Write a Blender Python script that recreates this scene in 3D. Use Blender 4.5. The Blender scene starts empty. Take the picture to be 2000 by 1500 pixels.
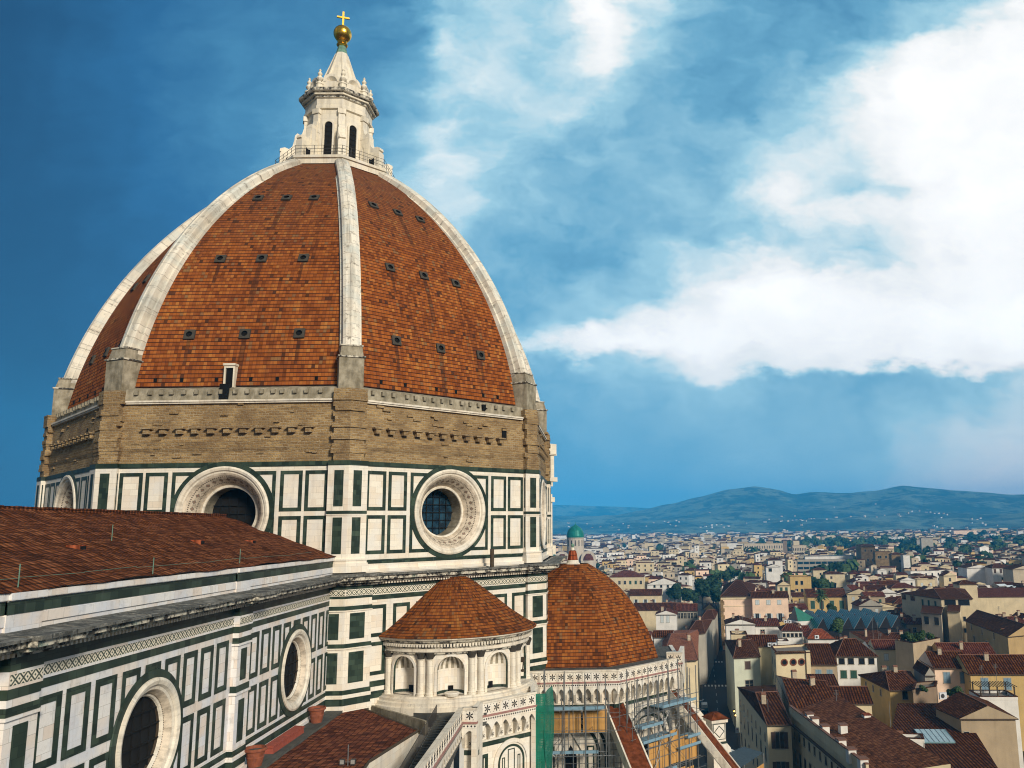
import bpy, bmesh, math, random
from math import sin, cos, pi, radians, sqrt, atan2, degrees, floor
from mathutils import Vector, Matrix
random.seed(7)
S = bpy.context.scene
COL = S.collection

# ------------------------------------------------------------------ camera
CAM = Vector((-92.14, -30.83, 53.21)); YAW, PITCH, ROLL = radians(-1.29), radians(9.25), radians(-0.96)
FPX, PPX, PPY = 1577.67, 1200.06, 774.58            # focal length and principal point, in pixels of the 2000 x 1500 photograph
_F = Vector((cos(PITCH)*cos(YAW), cos(PITCH)*sin(YAW), sin(PITCH)))
_R0 = Vector((sin(YAW), -cos(YAW), 0)); _U0 = _R0.cross(_F)
_R = _R0*cos(ROLL)+_U0*sin(ROLL); _U = -_R0*sin(ROLL)+_U0*cos(ROLL)
cd = bpy.data.cameras.new('camera'); cam = bpy.data.objects.new('camera', cd); COL.objects.link(cam)
cd.sensor_fit = 'HORIZONTAL'; cd.sensor_width = 36; cd.lens = FPX/2000*36
cd.shift_x = (1000-PPX)/2000; cd.shift_y = (PPY-750)/2000
cd.clip_start = 0.5; cd.clip_end = 60000
mw = Matrix((( _R.x, _U.x, -_F.x, CAM.x), (_R.y, _U.y, -_F.y, CAM.y), (_R.z, _U.z, -_F.z, CAM.z), (0, 0, 0, 1)))
cam.matrix_world = mw
S.camera = cam
S.view_settings.view_transform = 'Standard'; S.view_settings.look = 'None'
S.view_settings.exposure = 0.0; S.view_settings.gamma = 1.0
S.cycles.max_bounces = 6; S.cycles.diffuse_bounces = 3; S.cycles.glossy_bounces = 3
S.cycles.transparent_max_bounces = 8; S.cycles.volume_bounces = 1
S.cycles.use_denoising = True; S.cycles.filter_width = 1.1
S.cycles.caustics_reflective = False; S.cycles.caustics_refractive = False

def ray(px, py):
    return _F+_R*((px-PPX)/FPX)-_U*((py-PPY)/FPX)
def at_z(px, py, z):
    d = ray(px, py); return CAM+d*((z-CAM.z)/d.z)
def at_x(px, py, x):
    d = ray(px, py); return CAM+d*((x-CAM.x)/d.x)
def at_y(px, py, y):
    d = ray(px, py); return CAM+d*((y-CAM.y)/d.y)
def at_n(px, py, n, c):
    d = ray(px, py); n = Vector(n); return CAM+d*((c-n.dot(CAM))/n.dot(d))
def at_dist(px, py, dist):
    d = ray(px, py); h = sqrt(d.x*d.x+d.y*d.y); return CAM+d*(dist/h)
def proj(P):
    d = Vector(P)-CAM; z = d.dot(_F)
    return (PPX+FPX*d.dot(_R)/z, PPY-FPX*d.dot(_U)/z, z)

# ------------------------------------------------------------------ node helper
class NG:
    def __init__(s, nt): s.nt = nt; s.L = nt.links
    def node(s, typ, props=None, **ins):
        n = s.nt.nodes.new(typ)
        for k, v in (props or {}).items(): setattr(n, k, v)
        for k, v in ins.items(): s.put(n.inputs[k.replace('_', ' ')] if k.replace('_', ' ') in n.inputs else n.inputs[k], v)
        return n
    def put(s, sock, v):
        if isinstance(v, bpy.types.NodeSocket): s.L.new(v, sock)
        elif hasattr(v, '__len__') and not isinstance(v, str):
            v = tuple(v)
            if len(sock.default_value) == 4 and len(v) == 3: v = v+(1,)
            sock.default_value = v
        else: sock.default_value = v
    def m(s, op, a, b=None, c=None, clamp=False):
        n = s.nt.nodes.new('ShaderNodeMath'); n.operation = op; n.use_clamp = clamp
        for i, v in enumerate((a, b, c)):
            if v is not None: s.put(n.inputs[i], v)
        return n.outputs[0]
    def vm(s, op, a, b=None):
        n = s.nt.nodes.new('ShaderNodeVectorMath'); n.operation = op
        s.put(n.inputs[0], a)
        if b is not None:
            if op == 'SCALE': s.put(n.inputs[3], b)
            else: s.put(n.inputs[1], b)
        return n.outputs[0]
    def mix(s, f, a, b, mode='MIX'):
        n = s.nt.nodes.new('ShaderNodeMix'); n.data_type = 'RGBA'; n.blend_type = mode
        s.put(n.inputs[0], f); s.put(n.inputs[6], a); s.put(n.inputs[7], b)
        return n.outputs[2]
    def ramp(s, f, stops, interp='LINEAR'):
        n = s.nt.nodes.new('ShaderNodeValToRGB'); r = n.color_ramp; r.interpolation = interp
        while len(r.elements) < len(stops): r.elements.new(0.5)
        for e, (p, c) in zip(r.elements, stops):
            e.position = p
        for e, (p, c) in zip(r.elements, stops):
            e.color = (c, c, c, 1) if not hasattr(c, '__len__') else tuple(c)+(1,)
        s.put(n.inputs[0], f); return n.outputs[0]
    def noise(s, vec, scale, detail=3, rough=0.5, out=0, **kw):
        n = s.nt.nodes.new('ShaderNodeTexNoise')
        if vec is not None: s.L.new(vec, n.inputs['Vector'])
        n.inputs['Scale'].default_value = scale; n.inputs['Detail'].default_value = detail; n.inputs['Roughness'].default_value = rough
        for k, v in kw.items(): n.inputs[k].default_value = v
        return n.outputs[out]
    def sep(s, v):
        n = s.nt.nodes.new('ShaderNodeSeparateXYZ'); s.put(n.inputs[0], v); return n.outputs[0], n.outputs[1], n.outputs[2]
    def comb(s, x, y, z=0.0):
        n = s.nt.nodes.new('ShaderNodeCombineXYZ'); s.put(n.inputs[0], x); s.put(n.inputs[1], y); s.put(n.inputs[2], z); return n.outputs[0]
    def uv(s):
        return s.nt.nodes.new('ShaderNodeUVMap').outputs[0]
    def pos(s):
        return s.nt.nodes.new('ShaderNodeNewGeometry').outputs['Position']

# ------------------------------------------------------------------ sky and sun
SUN_AZ, SUN_EL = radians(34), radians(24)           # the sun stands south of west, behind the camera
sun_dir = Vector((-cos(SUN_AZ)*cos(SUN_EL), -sin(SUN_AZ)*cos(SUN_EL), sin(SUN_EL)))
W = bpy.data.worlds.new('World'); S.world = W; W.use_nodes = True
wn = W.node_tree; wn.nodes.clear(); g = NG(wn)
SKY_STRENGTH = 0.1
def build_sky():
    tc = wn.nodes.new('ShaderNodeTexCoord').outputs['Generated']
    d = g.vm('NORMALIZE', tc)
    dx, dy, dz = g.sep(d)
    # map of the eastern half of the sky: gx to the south, gy upward, on a plane facing east
    inv = g.m('DIVIDE', 1.0, g.m('MAXIMUM', dx, 0.12))
    gx = g.m('MULTIPLY', g.m('MULTIPLY', dy, -1.0), inv); gy = g.m('MULTIPLY', dz, inv)
    base = g.comb(gx, gy, 0.0)
    st = g.vm('MULTIPLY', base, (1.0, 1.7, 1.0))
    w1 = g.noise(st, 3.2, 6, 0.55, out=1)
    w2 = g.noise(st, 9.0, 5, 0.6, out=1)
    wob = g.vm('ADD', g.vm('SCALE', g.vm('SUBTRACT', w1, (.5, .5, .5)), 0.13), g.vm('SCALE', g.vm('SUBTRACT', w2, (.5, .5, .5)), 0.10))
    p = g.vm('ADD', base, wob)
    px_, py_, _ = g.sep(p)
    # brightness of the cloud deck on a grid: rows upward, columns to the south
    xs = [0, 100, 200, 300, 400, 500, 600, 700, 800, 900, 1000, 1100, 1200, 1300, 1400, 1500, 1600, 1700, 1800, 1900, 2000]
    rows = [
     (-40,  [.09,.12,.16,.2,.24,.27,.29,.31,.36,.62,.56,.60,.95,.62,.48,.42,.36,.34,.38,.42,.55]),
     (80,   [.09,.13,.17,.21,.25,.29,.32,.34,.39,.78,.56,.60,1.0,.56,.47,.42,.38,.42,.70,1.0,1.05]),
     (190,  [.09,.13,.17,.22,.27,.31,.35,.40,.47,.70,.58,.56,.55,.46,.48,.55,.55,.72,1.05,1.1,1.1]),
     (300,  [.07,.11,.16,.22,.27,.31,.36,.42,.56,.90,.58,.52,.48,.46,.48,.62,.72,.82,1.1,1.1,1.1]),
     (400,  [.06,.10,.14,.19,.25,.30,.35,.44,.60,.74,.58,.48,.45,.46,.56,.84,.78,.62,.98,1.1,1.1]),
     (490,  [.045,.08,.12,.17,.22,.27,.32,.39,.5,.6,.5,.43,.41,.45,.56,.66,.58,.58,.86,1.05,1.1]),
     (580,  [.035,.06,.10,.14,.19,.24,.29,.35,.42,.52,.45,.42,.50,.74,1.05,1.1,.98,.96,1.0,1.1,1.1]),
     (665,  [.03,.05,.085,.12,.16,.2,.25,.3,.38,.5,.58,.80,.98,1.05,1.1,1.1,1.1,1.1,1.1,1.1,1.1]),
     (725,  [.025,.045,.08,.11,.14,.18,.22,.28,.34,.4,.42,.45,.52,.58,.74,.8,.78,.84,.92,.98,1.0]),
     (790,  [.02,.04,.07,.1,.13,.16,.2,.26,.32,.37,.42,.45,.47,.48,.46,.44,.42,.40,.36,.42,.5]),
     (870,  [.02,.04,.06,.09,.12,.15,.18,.24,.32,.38,.42,.44,.45,.46,.50,.52,.50,.52,.64,.74,.78]),
     (970,  [.015,.03,.05,.08,.1,.13,.16,.2,.28,.36,.40,.42,.43,.46,.50,.52,.58,.64,.72,.82,.85]),
     (1040, [.015,.03,.05,.07,.09,.12,.15,.18,.25,.34,.40,.42,.44,.48,.52,.56,.62,.68,.76,.82,.85]),
    ]
    GX = [-0.95+i*(1.62/30) for i in range(31)]
    fine = [
     (-40, [.60,.64,.95,.52,.42,.36,.36,.38,.42,.42,.5]), (40, [.62,.66,1.1,.50,.42,.38,.38,.42,.60,.60,1.0]), (100, [.60,.64,.95,.48,.43,.40,.42,.60,.92,1.0,1.05]),
     (170, [.60,.62,.56,.46,.46,.48,.60,.82,1.1,1.05,1.1]), (240, [.58,.56,.48,.45,.50,.56,.66,.78,1.05,1.05,1.1]), (310, [.56,.52,.46,.46,.54,.78,.70,.56,1.0,1.05,1.1]),
     (360, [.55,.48,.45,.47,.56,.92,.66,.50,.86,1.05,1.1]), (400, [.52,.46,.44,.47,.58,.72,.82,.80,.98,1.05,1.1]), (460, [.48,.44,.44,.50,.58,.64,.58,.58,.92,1.05,1.1]),
     (510, [.46,.44,.46,.56,.74,.98,.70,.56,.82,1.0,1.05]), (560, [.46,.46,.50,.64,1.05,1.2,1.05,.90,.98,1.0,1.05]), (620, [.50,.52,.60,.92,1.05,1.05,1.05,1.05,1.05,1.05,1.2]),
     (675, [.74,.78,.98,1.1,1.05,1.05,1.05,1.05,1.05,1.05,1.2]), (715, [.46,.50,.58,.66,.88,.94,.92,.92,1.05,1.0,1.05]), (755, [.45,.47,.50,.52,.54,.52,.48,.44,.44,.50,.60]),
     (810, [.44,.46,.46,.47,.50,.50,.47,.50,.62,.68,.72]), (870, [.40,.43,.45,.46,.50,.53,.50,.52,.66,.76,.80]), (970, [.38,.42,.43,.45,.50,.52,.57,.63,.72,.80,.85]), (1040, [.38,.42,.44,.48,.52,.56,.62,.68,.76,.82,.85])]
    def lerp_rows(tab, x0, qx, qy):
        n = len(tab[0][1]); t = min(max((qx-x0)/100, 0), n-1.001); i = int(t); f = t-i; k = 0
        while k < len(tab)-2 and qy > tab[k+1][0]: k += 1
        h = min(max((qy-tab[k][0])/(tab[k+1][0]-tab[k][0]), 0), 1); r0, r1 = tab[k][1], tab[k+1][1]
        return (r0[i]*(1-f)+r0[i+1]*f)*(1-h)+(r1[i]*(1-f)+r1[i+1]*f)*h
    def sample(qx, qy):
        a = lerp_rows(rows, 0, min(qx, 1000), qy); b = lerp_rows(fine, 1000, max(qx, 1000), qy); w = min(max((qx-850)/150, 0), 1)
        v = a*(1-w)+b*w
        return v+.03*w*max(0, 1-abs(v-.48)/.2)
    grid = []
    for yy in (1060, 985, 920, 865, 810, 760, 720, 675, 620, 560, 510, 460, 405, 360, 310, 240, 170, 100, 35, -60):
        gyr = ray(1160, yy); gyv = gyr.z/gyr.x
        line = []
        for gxv in GX:
            q = proj(CAM+Vector((1, -gxv, gyv))*100); line.append(sample(q[0], q[1]))
        grid.append((gyv, line))
    fx = g.m('DIVIDE', g.m('SUBTRACT', px_, GX[0]), GX[-1]-GX[0], clamp=True)
    prev = None
    for k, (gyv, line) in enumerate(grid):
        r = g.ramp(fx, [(i/30, v/1.25) for i, v in enumerate(line)], 'EASE')
        if prev is None: prev = r
        else:
            g0 = grid[k-1][0]
            n = wn.nodes.new('ShaderNodeMapRange'); n.interpolation_type = 'SMOOTHSTEP'
            g.put(n.inputs[0], py_); n.inputs[1].default_value = g0; n.inputs[2].default_value = gyv
            prev = g.mix(n.outputs[0], prev, r)
    sfield = g.m('MULTIPLY', prev, 1.25)
    # billows
    det = g.noise(g.vm('MULTIPLY', p, (1.0, 1.5, 1.0)), 11.0, 7, 0.6)
    big = g.noise(g.vm('MULTIPLY', p, (1.0, 1.6, 1.0)), 4.0, 4, 0.5)
    amp = g.m('MULTIPLY', g.m('MINIMUM', sfield, 0.75), 0.62)
    dd = g.m('ADD', g.m('MULTIPLY', g.m('SUBTRACT', det, 0.5), 1.0), g.m('MULTIPLY', g.m('SUBTRACT', big, 0.5), 1.05))
    # smooth rain haze low over the hills
    low = wn.nodes.new('ShaderNodeMapRange'); g.put(low.inputs[0], gy); low.inputs[1].default_value = 0.05; low.inputs[2].default_value = 0.24
    amp = g.m('MULTIPLY', amp, g.m('ADD', 0.15, g.m('MULTIPLY', low.outputs[0], 0.85)))
    sv = g.m('ADD', sfield, g.m('MULTIPLY', dd, amp))
    cl = g.ramp(g.m('DIVIDE', sv, 1.2, clamp=True), [(e/1.2, c_) for e, c_ in ((0.0, (.008, .042, .115)), (.1, (.015, .078, .19)), (.2, (.026, .14, .32)), (.33, (.072, .262, .465)),
                 (.45, (.165, .435, .64)), (.60, (.40, .69, .83)), (.72, (.75, .90, .95)), (.82, (.98, 1.01, 1.01)), (.95, (1.12, 1.12, 1.11)), (1.2, (1.28, 1.28, 1.26)))])
    # behind the camera: broken, warm lit clouds
    back_n = g.noise(d, 2.2, 5, 0.55)
    back = g.ramp(back_n, [(.3, (.05, .085, .13)), (.5, (.15, .19, .23)), (.70, (.60, .55, .48))])
    mr = wn.nodes.new('ShaderNodeMapRange'); g.put(mr.inputs[0], dx); mr.inputs[1].default_value = 0.05; mr.inputs[2].default_value = 0.42
    front = g.mix(mr.outputs[0], back, cl)
    sky = wn.nodes.new('ShaderNodeTexSky'); sky.sky_type = 'NISHITA'; sky.sun_disc = False
    sky.sun_elevation = SUN_EL; sky.sun_rotation = radians(180)+pi/2-SUN_AZ; sky.altitude = 50; sky.dust_density = 2.0
    lit = g.vm('SCALE', front, 1.0/SKY_STRENGTH)
    colr = g.mix(0.94, sky.outputs[0], lit)
    bg = wn.nodes.new('ShaderNodeBackground'); g.put(bg.inputs[0], colr); bg.inputs[1].default_value = SKY_STRENGTH
    out = wn.nodes.new('ShaderNodeOutputWorld'); wn.links.new(bg.outputs[0], out.inputs[0])
build_sky()
sl = bpy.data.lights.new('sun', 'SUN'); sl.energy = 4.2; sl.angle = radians(11); sl.color = (1.0, .91, .77)
so = bpy.data.objects.new('sun', sl); COL.objects.link(so); so.location = (-300, -200, 250)
so.rotation_euler = sun_dir.to_track_quat('Z', 'Y').to_euler()

# ------------------------------------------------------------------ mesh helpers
class MB:
    """collects faces with a material index and metre-scaled UVs, then links them as one mesh object"""
    def __init__(s): s.v = []; s.f = []; s.m = []; s.uv = []; s.sm = []
    def poly(s, pts, m=0, uv=None, smooth=False):
        pts = [Vector(p) for p in pts]; i = len(s.v); s.v += pts; s.f.append(list(range(i, i+len(pts)))); s.m.append(m); s.sm.append(smooth)
        if uv is None:
            n = Vector((0, 0, 0))
            for k in range(len(pts)):
                a, b = pts[k], pts[(k+1) % len(pts)]
                n += Vector(((a.y-b.y)*(a.z+b.z), (a.z-b.z)*(a.x+b.x), (a.x-b.x)*(a.y+b.y)))
            if n.length < 1e-12: n = Vector((0, 0, 1))
            n.normalize()
            t = Vector((-n.y, n.x, 0))
            t = t.normalized() if t.length > .05 else Vector((1, 0, 0))
            b = n.cross(t)
            uv = [(p.dot(t), p.dot(b)) for p in pts]
        s.uv.append(uv)
    def quad(s, a, b, c, d, m=0, uv=None, smooth=False): s.poly((a, b, c, d), m, uv, smooth)
    def hexa(s, b, t, m=0, mt=None):
        """b, t: four bottom and four top points, counter-clockwise from above"""
        n = len(b)
        for i in range(n):
            j = (i+1) % n; s.poly((b[i], b[j], t[j], t[i]), m)
        s.poly(list(reversed(b)), m); s.poly(t, m if mt is None else mt)
    def box(s, fr, t0, t1, n0, n1, z0, z1, m=0, mt=None):
        c = [fr(t0, n1), fr(t1, n1), fr(t1, n0), fr(t0, n0)]
        # order counter-clockwise from above
        a = (c[1]-c[0]).cross(c[2]-c[1]).z
        if a < 0: c.reverse()
        up = Vector((0, 0, 1))
        s.hexa([p+up*z0 for p in c], [p+up*z1 for p in c], m, mt)
    def abox(s, x0, x1, y0, y1, z0, z1, m=0, mt=None):
        c = [Vector((x0, y0, 0)), Vector((x1, y0, 0)), Vector((x1, y1, 0)), Vector((x0, y1, 0))]; up = Vector((0, 0, 1))
        s.hexa([p+up*z0 for p in c], [p+up*z1 for p in c], m, mt)
    def prism(s, pts, z0, z1, m=0, mt=None):
        pts = [Vector((p[0], p[1], 0)) for p in pts]
        ar = sum(pts[i].x*pts[(i+1) % len(pts)].y-pts[(i+1) % len(pts)].x*pts[i].y for i in range(len(pts)))
        if ar < 0: pts.reverse()
        s.hexa([Vector((p.x, p.y, z0)) for p in pts], [Vector((p.x, p.y, z1)) for p in pts], m, mt)
    def tube(s, pts, r, n=8, m=0, caps=True, smooth=True):
        pts = [Vector(p) for p in pts]; rings = []
        rs = r if hasattr(r, '__len__') else [r]*len(pts)
        for i, p in enumerate(pts):
            d = (pts[min(i+1, len(pts)-1)]-pts[max(i-1, 0)]).normalized()
            a = Vector((0, 0, 1)) if abs(d.z) < .9 else Vector((1, 0, 0))
            x = d.cross(a).normalized(); y = d.cross(x)
            rings.append([p+(x*cos(2*pi*k/n)+y*sin(2*pi*k/n))*rs[i] for k in range(n)])
        for a, b in zip(rings, rings[1:]):
            for k in range(n): s.poly((a[k], b[k], b[(k+1) % n], a[(k+1) % n]), m, None, smooth)
        if caps: s.poly(rings[0], m); s.poly(list(reversed(rings[-1])), m)
    def lathe(s, c, prof, n=24, m=0, a0=0.0, a1=2*pi, smooth=True, axis=None):
        """prof: (radius, height) from bottom to top; m may be a list per band"""
        c = Vector(c); full = abs(a1-a0-2*pi) < 1e-6
        P = lambda k, r, z: c+Vector((r*cos(a0+(a1-a0)*k/n), r*sin(a0+(a1-a0)*k/n), z))
        L = [0.0]
        for (r0, z0), (r1, z1) in zip(prof, prof[1:]): L.append(L[-1]+math.hypot(r1-r0, z1-z0))
        rm = max(r for r, z in prof)
        for i, ((r0, z0), (r1, z1)) in enumerate(zip(prof, prof[1:])):
            mm = m[i] if hasattr(m, '__len__') else m
            for k in range(n):
                u0, u1 = (a1-a0)*k/n*rm, (a1-a0)*(k+1)/n*rm
                q = [P(k, r0, z0), P(k+1, r0, z0), P(k+1, r1, z1), P(k, r1, z1)]; w = [(u0, L[i]), (u1, L[i]), (u1, L[i+1]), (u0, L[i+1])]
                if r1 < 1e-6: q, w = q[:3], w[:3]
                elif r0 < 1e-6: q, w = [q[0], q[2], q[3]], [w[0], w[2], w[3]]
                s.poly(q, mm, w, smooth)
    def build(s, name, mats, parent=None, weld=False):
        me = bpy.data.meshes.new(name)
        me.from_pydata([tuple(p) for p in s.v], [], s.f)
        if not hasattr(mats, '__len__'): mats = [mats]
        for m in mats: me.materials.append(m)
        me.polygons.foreach_set('material_index', s.m); me.polygons.foreach_set('use_smooth', s.sm)
        ul = me.uv_layers.new(name='UVMap'); flat = []
        for u in s.uv:
            for a in u: flat += [a[0], a[1]]
        ul.data.foreach_set('uv', flat)
        if weld:
            bm = bmesh.new(); bm.from_mesh(me); bmesh.ops.remove_doubles(bm, verts=bm.verts, dist=1e-4); bm.to_mesh(me); bm.free()
        me.update()
        o = bpy.data.objects.new(name, me); COL.objects.link(o)
        if parent is not None: attach(o, parent)
        return o
def attach(o, parent):
    o.parent = parent; o.matrix_parent_inverse = Matrix.Translation(-parent.location)
def tag(o, label=None, cat=None, group=None, kind=None):
    if label: o['label'] = label
    if cat: o['category'] = cat
    if group: o['group'] = group
    if kind: o['kind'] = kind
    return o
def thing(name, loc, label, cat, group=None):
    o = bpy.data.objects.new(name, None); COL.objects.link(o); o.location = loc; o.empty_display_size = .5
    return tag(o, label, cat, group)
class Frame:
    """a vertical wall frame: t to the right seen from outside, n outward"""
    def __init__(s, origin, ang):
        s.o = Vector((origin[0], origin[1], 0)); s.ang = ang
        s.n = Vector((cos(ang), sin(ang), 0)); s.t = Vector((-sin(ang), cos(ang), 0))
    def __call__(s, t, n, z=0.0): return s.o+s.t*t+s.n*n+Vector((0, 0, z))
def octa(k): return radians(22.5+45*k)
C22 = cos(pi/8); T22 = math.tan(pi/8)
# ------------------------------------------------------------------ materials
def mat(name, rough=0.8, metallic=0.0, spec=None):
    m = bpy.data.materials.new(name); m.use_nodes = True
    b = m.node_tree.nodes['Principled BSDF']; b.inputs['Roughness'].default_value = rough; b.inputs['Metallic'].default_value = metallic
    b.inputs['Specular IOR Level'].default_value = 0.3 if spec is None else spec
    return m, NG(m.node_tree), b
def setc(g, b, col): g.put(b.inputs['Base Color'], col)
def bump(g, b, h, dist=0.02, strength=0.6):
    n = g.node('ShaderNodeBump', None, Strength=strength, Distance=dist); g.put(n.inputs['Height'], h); g.L.new(n.outputs[0], b.inputs['Normal'])
def bricktex(g, vec, c1, c2, mo, w, h, ms=0.01, bias=0.0, offset=0.5, scale=1.0):
    n = g.node('ShaderNodeTexBrick', {'offset': offset}, Color1=c1, Color2=c2, Mortar=mo, Scale=scale)
    n.inputs['Mortar Size'].default_value = ms; n.inputs['Bias'].default_value = bias
    n.inputs['Brick Width'].default_value = w; n.inputs['Row Height'].default_value = h
    n.inputs['Mortar Smooth'].default_value = 0.3
    g.L.new(vec, n.inputs['Vector']); return n
def streaks(g, vec, lo, hi, sx=1.3, sy=0.12, scale=1.0):
    v = g.vm('MULTIPLY', vec, (sx, sy, 1)); return g.ramp(g.noise(v, scale, 5, .65), [(lo, 0.0), (hi, 1.0)])

def marble(name, light=(.86, .80, .68), mid=(.77, .67, .55), cool=(.74, .74, .72), grime=0.35, lo=.52, hi=.80, joints=True, bw=1.25, rh=.62, ms=.008, blot=0.0):
    m, g, b = mat(name, .55)
    u = g.uv()
    bt = bricktex(g, u, light, mid, (.42, .38, .32) if joints else mid, bw, rh, ms, -.25)
    c = g.mix(g.ramp(g.noise(u, .55, 3), [(.45, 0.), (.62, .7)]), bt.outputs[0], cool)
    c = g.mix(g.ramp(g.noise(u, 5.5, 4, .6), [(.45, 0.), (.8, .25)]), c, (.62, .52, .42))
    st = streaks(g, u, lo, hi)
    c = g.mix(g.m('MULTIPLY', st, grime), c, (.20, .17, .13))
    if blot: c = g.mix(g.m('MULTIPLY', g.ramp(g.noise(u, 1.7, 6, .75), [(.54, 0.), (.66, 1.)]), blot), c, (.16, .135, .10))
    setc(g, b, c); bump(g, b, g.noise(u, 9, 4), .01, .25)
    return m
M_MARBLE = marble('white_marble', (.82, .76, .64), (.70, .59, .46), (.72, .70, .65), .34, .54, .80, bw=.95, rh=.5, blot=.08)
M_WALLM = marble('white_marble_wall', (.84, .81, .77), (.76, .62, .50), (.66, .69, .75), .45, .52, .78, bw=.95, rh=.5, blot=.22)
M_TRIM = marble('marble_trim', (.80, .73, .60), (.68, .58, .45), (.64, .61, .54), .55, .48, .74, blot=.35)
M_RIB = marble('rib_marble', (.78, .72, .60), (.66, .60, .48), (.56, .59, .54), .7, .48, .70, True, 6.0, 1.35, .035, .85)
M_LANT = marble('lantern_marble', (.82, .74, .58), (.68, .60, .46), (.68, .64, .56), .5, .46, .75)

m, g, b = mat('green_marble', .5)
u = g.uv(); bt = bricktex(g, u, (.013, .026, .017), (.050, .078, .052), (.010, .016, .012), .55, .42, .01, -.1)
c = g.mix(g.ramp(g.noise(u, 1.2, 4), [(.4, 0.), (.75, .5)]), bt.outputs[0], (.010, .019, .014))
c = g.mix(g.m('MULTIPLY', streaks(g, u, .6, .8, 3, .2), .25), c, (.30, .33, .30))
setc(g, b, c); M_GREEN = m

def dome_tile(name, tw, th, cols, dark=.55, seed=0.0, vents=False):
    m, g, b = mat(name, .9, 0., .08)
    u = g.uv(); us = g.vm('ADD', u, (seed, seed*1.7, 0))
    x, y, z = g.sep(us)
    yy = g.m('DIVIDE', y, th); row = g.m('FLOOR', yy)
    off = g.m('MULTIPLY', g.m('FRACT', g.m('MULTIPLY', row, .618)), .06)
    xx = g.m('ADD', g.m('DIVIDE', x, tw), off); colm = g.m('FLOOR', xx)
    wn_ = g.node('ShaderNodeTexWhiteNoise', {'noise_dimensions': '2D'}); g.L.new(g.comb(colm, row), wn_.inputs['Vector'])
    rv = wn_.outputs['Value']; wn2, _a, _b = g.sep(wn_.outputs['Color'])
    big = g.noise(us, .16, 4, .6); med = g.noise(g.comb(colm, row), .23, 2)
    val = g.m('ADD', g.m('ADD', g.m('MULTIPLY', rv, .46), g.m('MULTIPLY', g.m('SUBTRACT', med, .5), .55)), g.m('ADD', .26, g.m('MULTIPLY', g.m('SUBTRACT', big, .5), .5)), clamp=True)
    c = g.ramp(val, cols)
    st = streaks(g, us, .54, .72, 1.5, .09)
    if vents:
        ul = g.m('SUBTRACT', g.m('MODULO', g.m('ADD', x, 20.0), 40.0), 20.0); vm_ = None; wob = g.m('MULTIPLY', g.m('SUBTRACT', g.noise(us, 1.5, 3), .5), .25)
        for v0, us0 in ((5.0, (-4.75, .05, 4.8)), (13.4, (-3.9, -.1, 3.75)), (23.2, (-3.0, -.15, 2.6))):
            for u0 in us0:
                w_ = .24 if abs(u0) < 1 else .15; ln_ = 5.6 if abs(u0) < 1 else 3.0
                q = g.m('MULTIPLY', g.m('LESS_THAN', g.m('ABSOLUTE', g.m('ADD', g.m('SUBTRACT', ul, u0*1.0), wob)), w_), g.m('MULTIPLY', g.m('LESS_THAN', y, v0-.4), g.m('GREATER_THAN', y, v0-ln_)))
                vm_ = q if vm_ is None else g.m('MAXIMUM', vm_, q)
        old = g.ramp(g.m('ADD', g.m('DIVIDE', y, 34.0), g.m('MULTIPLY', g.m('SUBTRACT', big, .5), .5)), [(.35, 0.), (.85, .62)])
        c = g.mix(old, c, (.135, .058, .03)); c = g.mix(g.m('MULTIPLY', vm_, .6), c, (.05, .022, .013))
    c = g.mix(g.m('MULTIPLY', st, dark), c, (.055, .024, .014))
    c = g.mix(g.ramp(g.noise(us, 2.5, 5, .7), [(.58, 0.), (.78, .45)]), c, (.10, .055, .035))
    c = g.mix(g.ramp(g.noise(g.vm('MULTIPLY', us, (1, .5, 1)), 1.1, 6, .75), [(.66, 0.), (.74, .35)]), c, (.42, .34, .26))
    fy = g.m('FRACT', yy); fx = g.m('FRACT', xx)
    ln = g.m('MAXIMUM', g.m('LESS_THAN', fy, .21), g.m('MULTIPLY', g.m('LESS_THAN', fx, .12), .42))
    c = g.mix(g.m('MULTIPLY', g.m('GREATER_THAN', wn2, .965), .6), c, (.13, .09, .05)); c = g.mix(g.m('MULTIPLY', g.m('LESS_THAN', wn2, .025), .7), c, (.045, .024, .014))
    c = g.mix(g.m('MULTIPLY', ln, .92), c, (.035, .014, .009))
    setc(g, b, c)
    h = g.m('ADD', g.m('SUBTRACT', 1.0, fy), g.m('MULTIPLY', rv, .3)); bump(g, b, h, .06, .7)
    return m
TILE = [(0.0, (.060, .022, .008)), (.2, (.135, .036, .009)), (.42, (.245, .068, .015)), (.62, (.33, .098, .020)), (.76, (.40, .15, .034)), (.9, (.41, .21, .062)), (1.0, (.42, .27, .12))]
TILE2 = [(0.0, (.034, .015, .007)), (.25, (.105, .033, .009)), (.45, (.22, .062, .013)), (.65, (.30, .094, .018)), (.85, (.36, .145, .034)), (1.0, (.39, .20, .07))]
M_DOME = dome_tile('dome_tiles', .30, .38, TILE, .6, 0.0, True)
M_DOMED = dome_tile('dome_tiles_shaded_side', .30, .38, TILE, .7, 31.0)  # copy for the shaded side: stronger dark streaks put shade into the colour
M_TRIB = dome_tile('tribune_tiles', .27, .33, TILE2, .85, 11.0)
M_EXR = dome_tile('exedra_tiles', .27, .38, TILE2, .8, 5.0)

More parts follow.
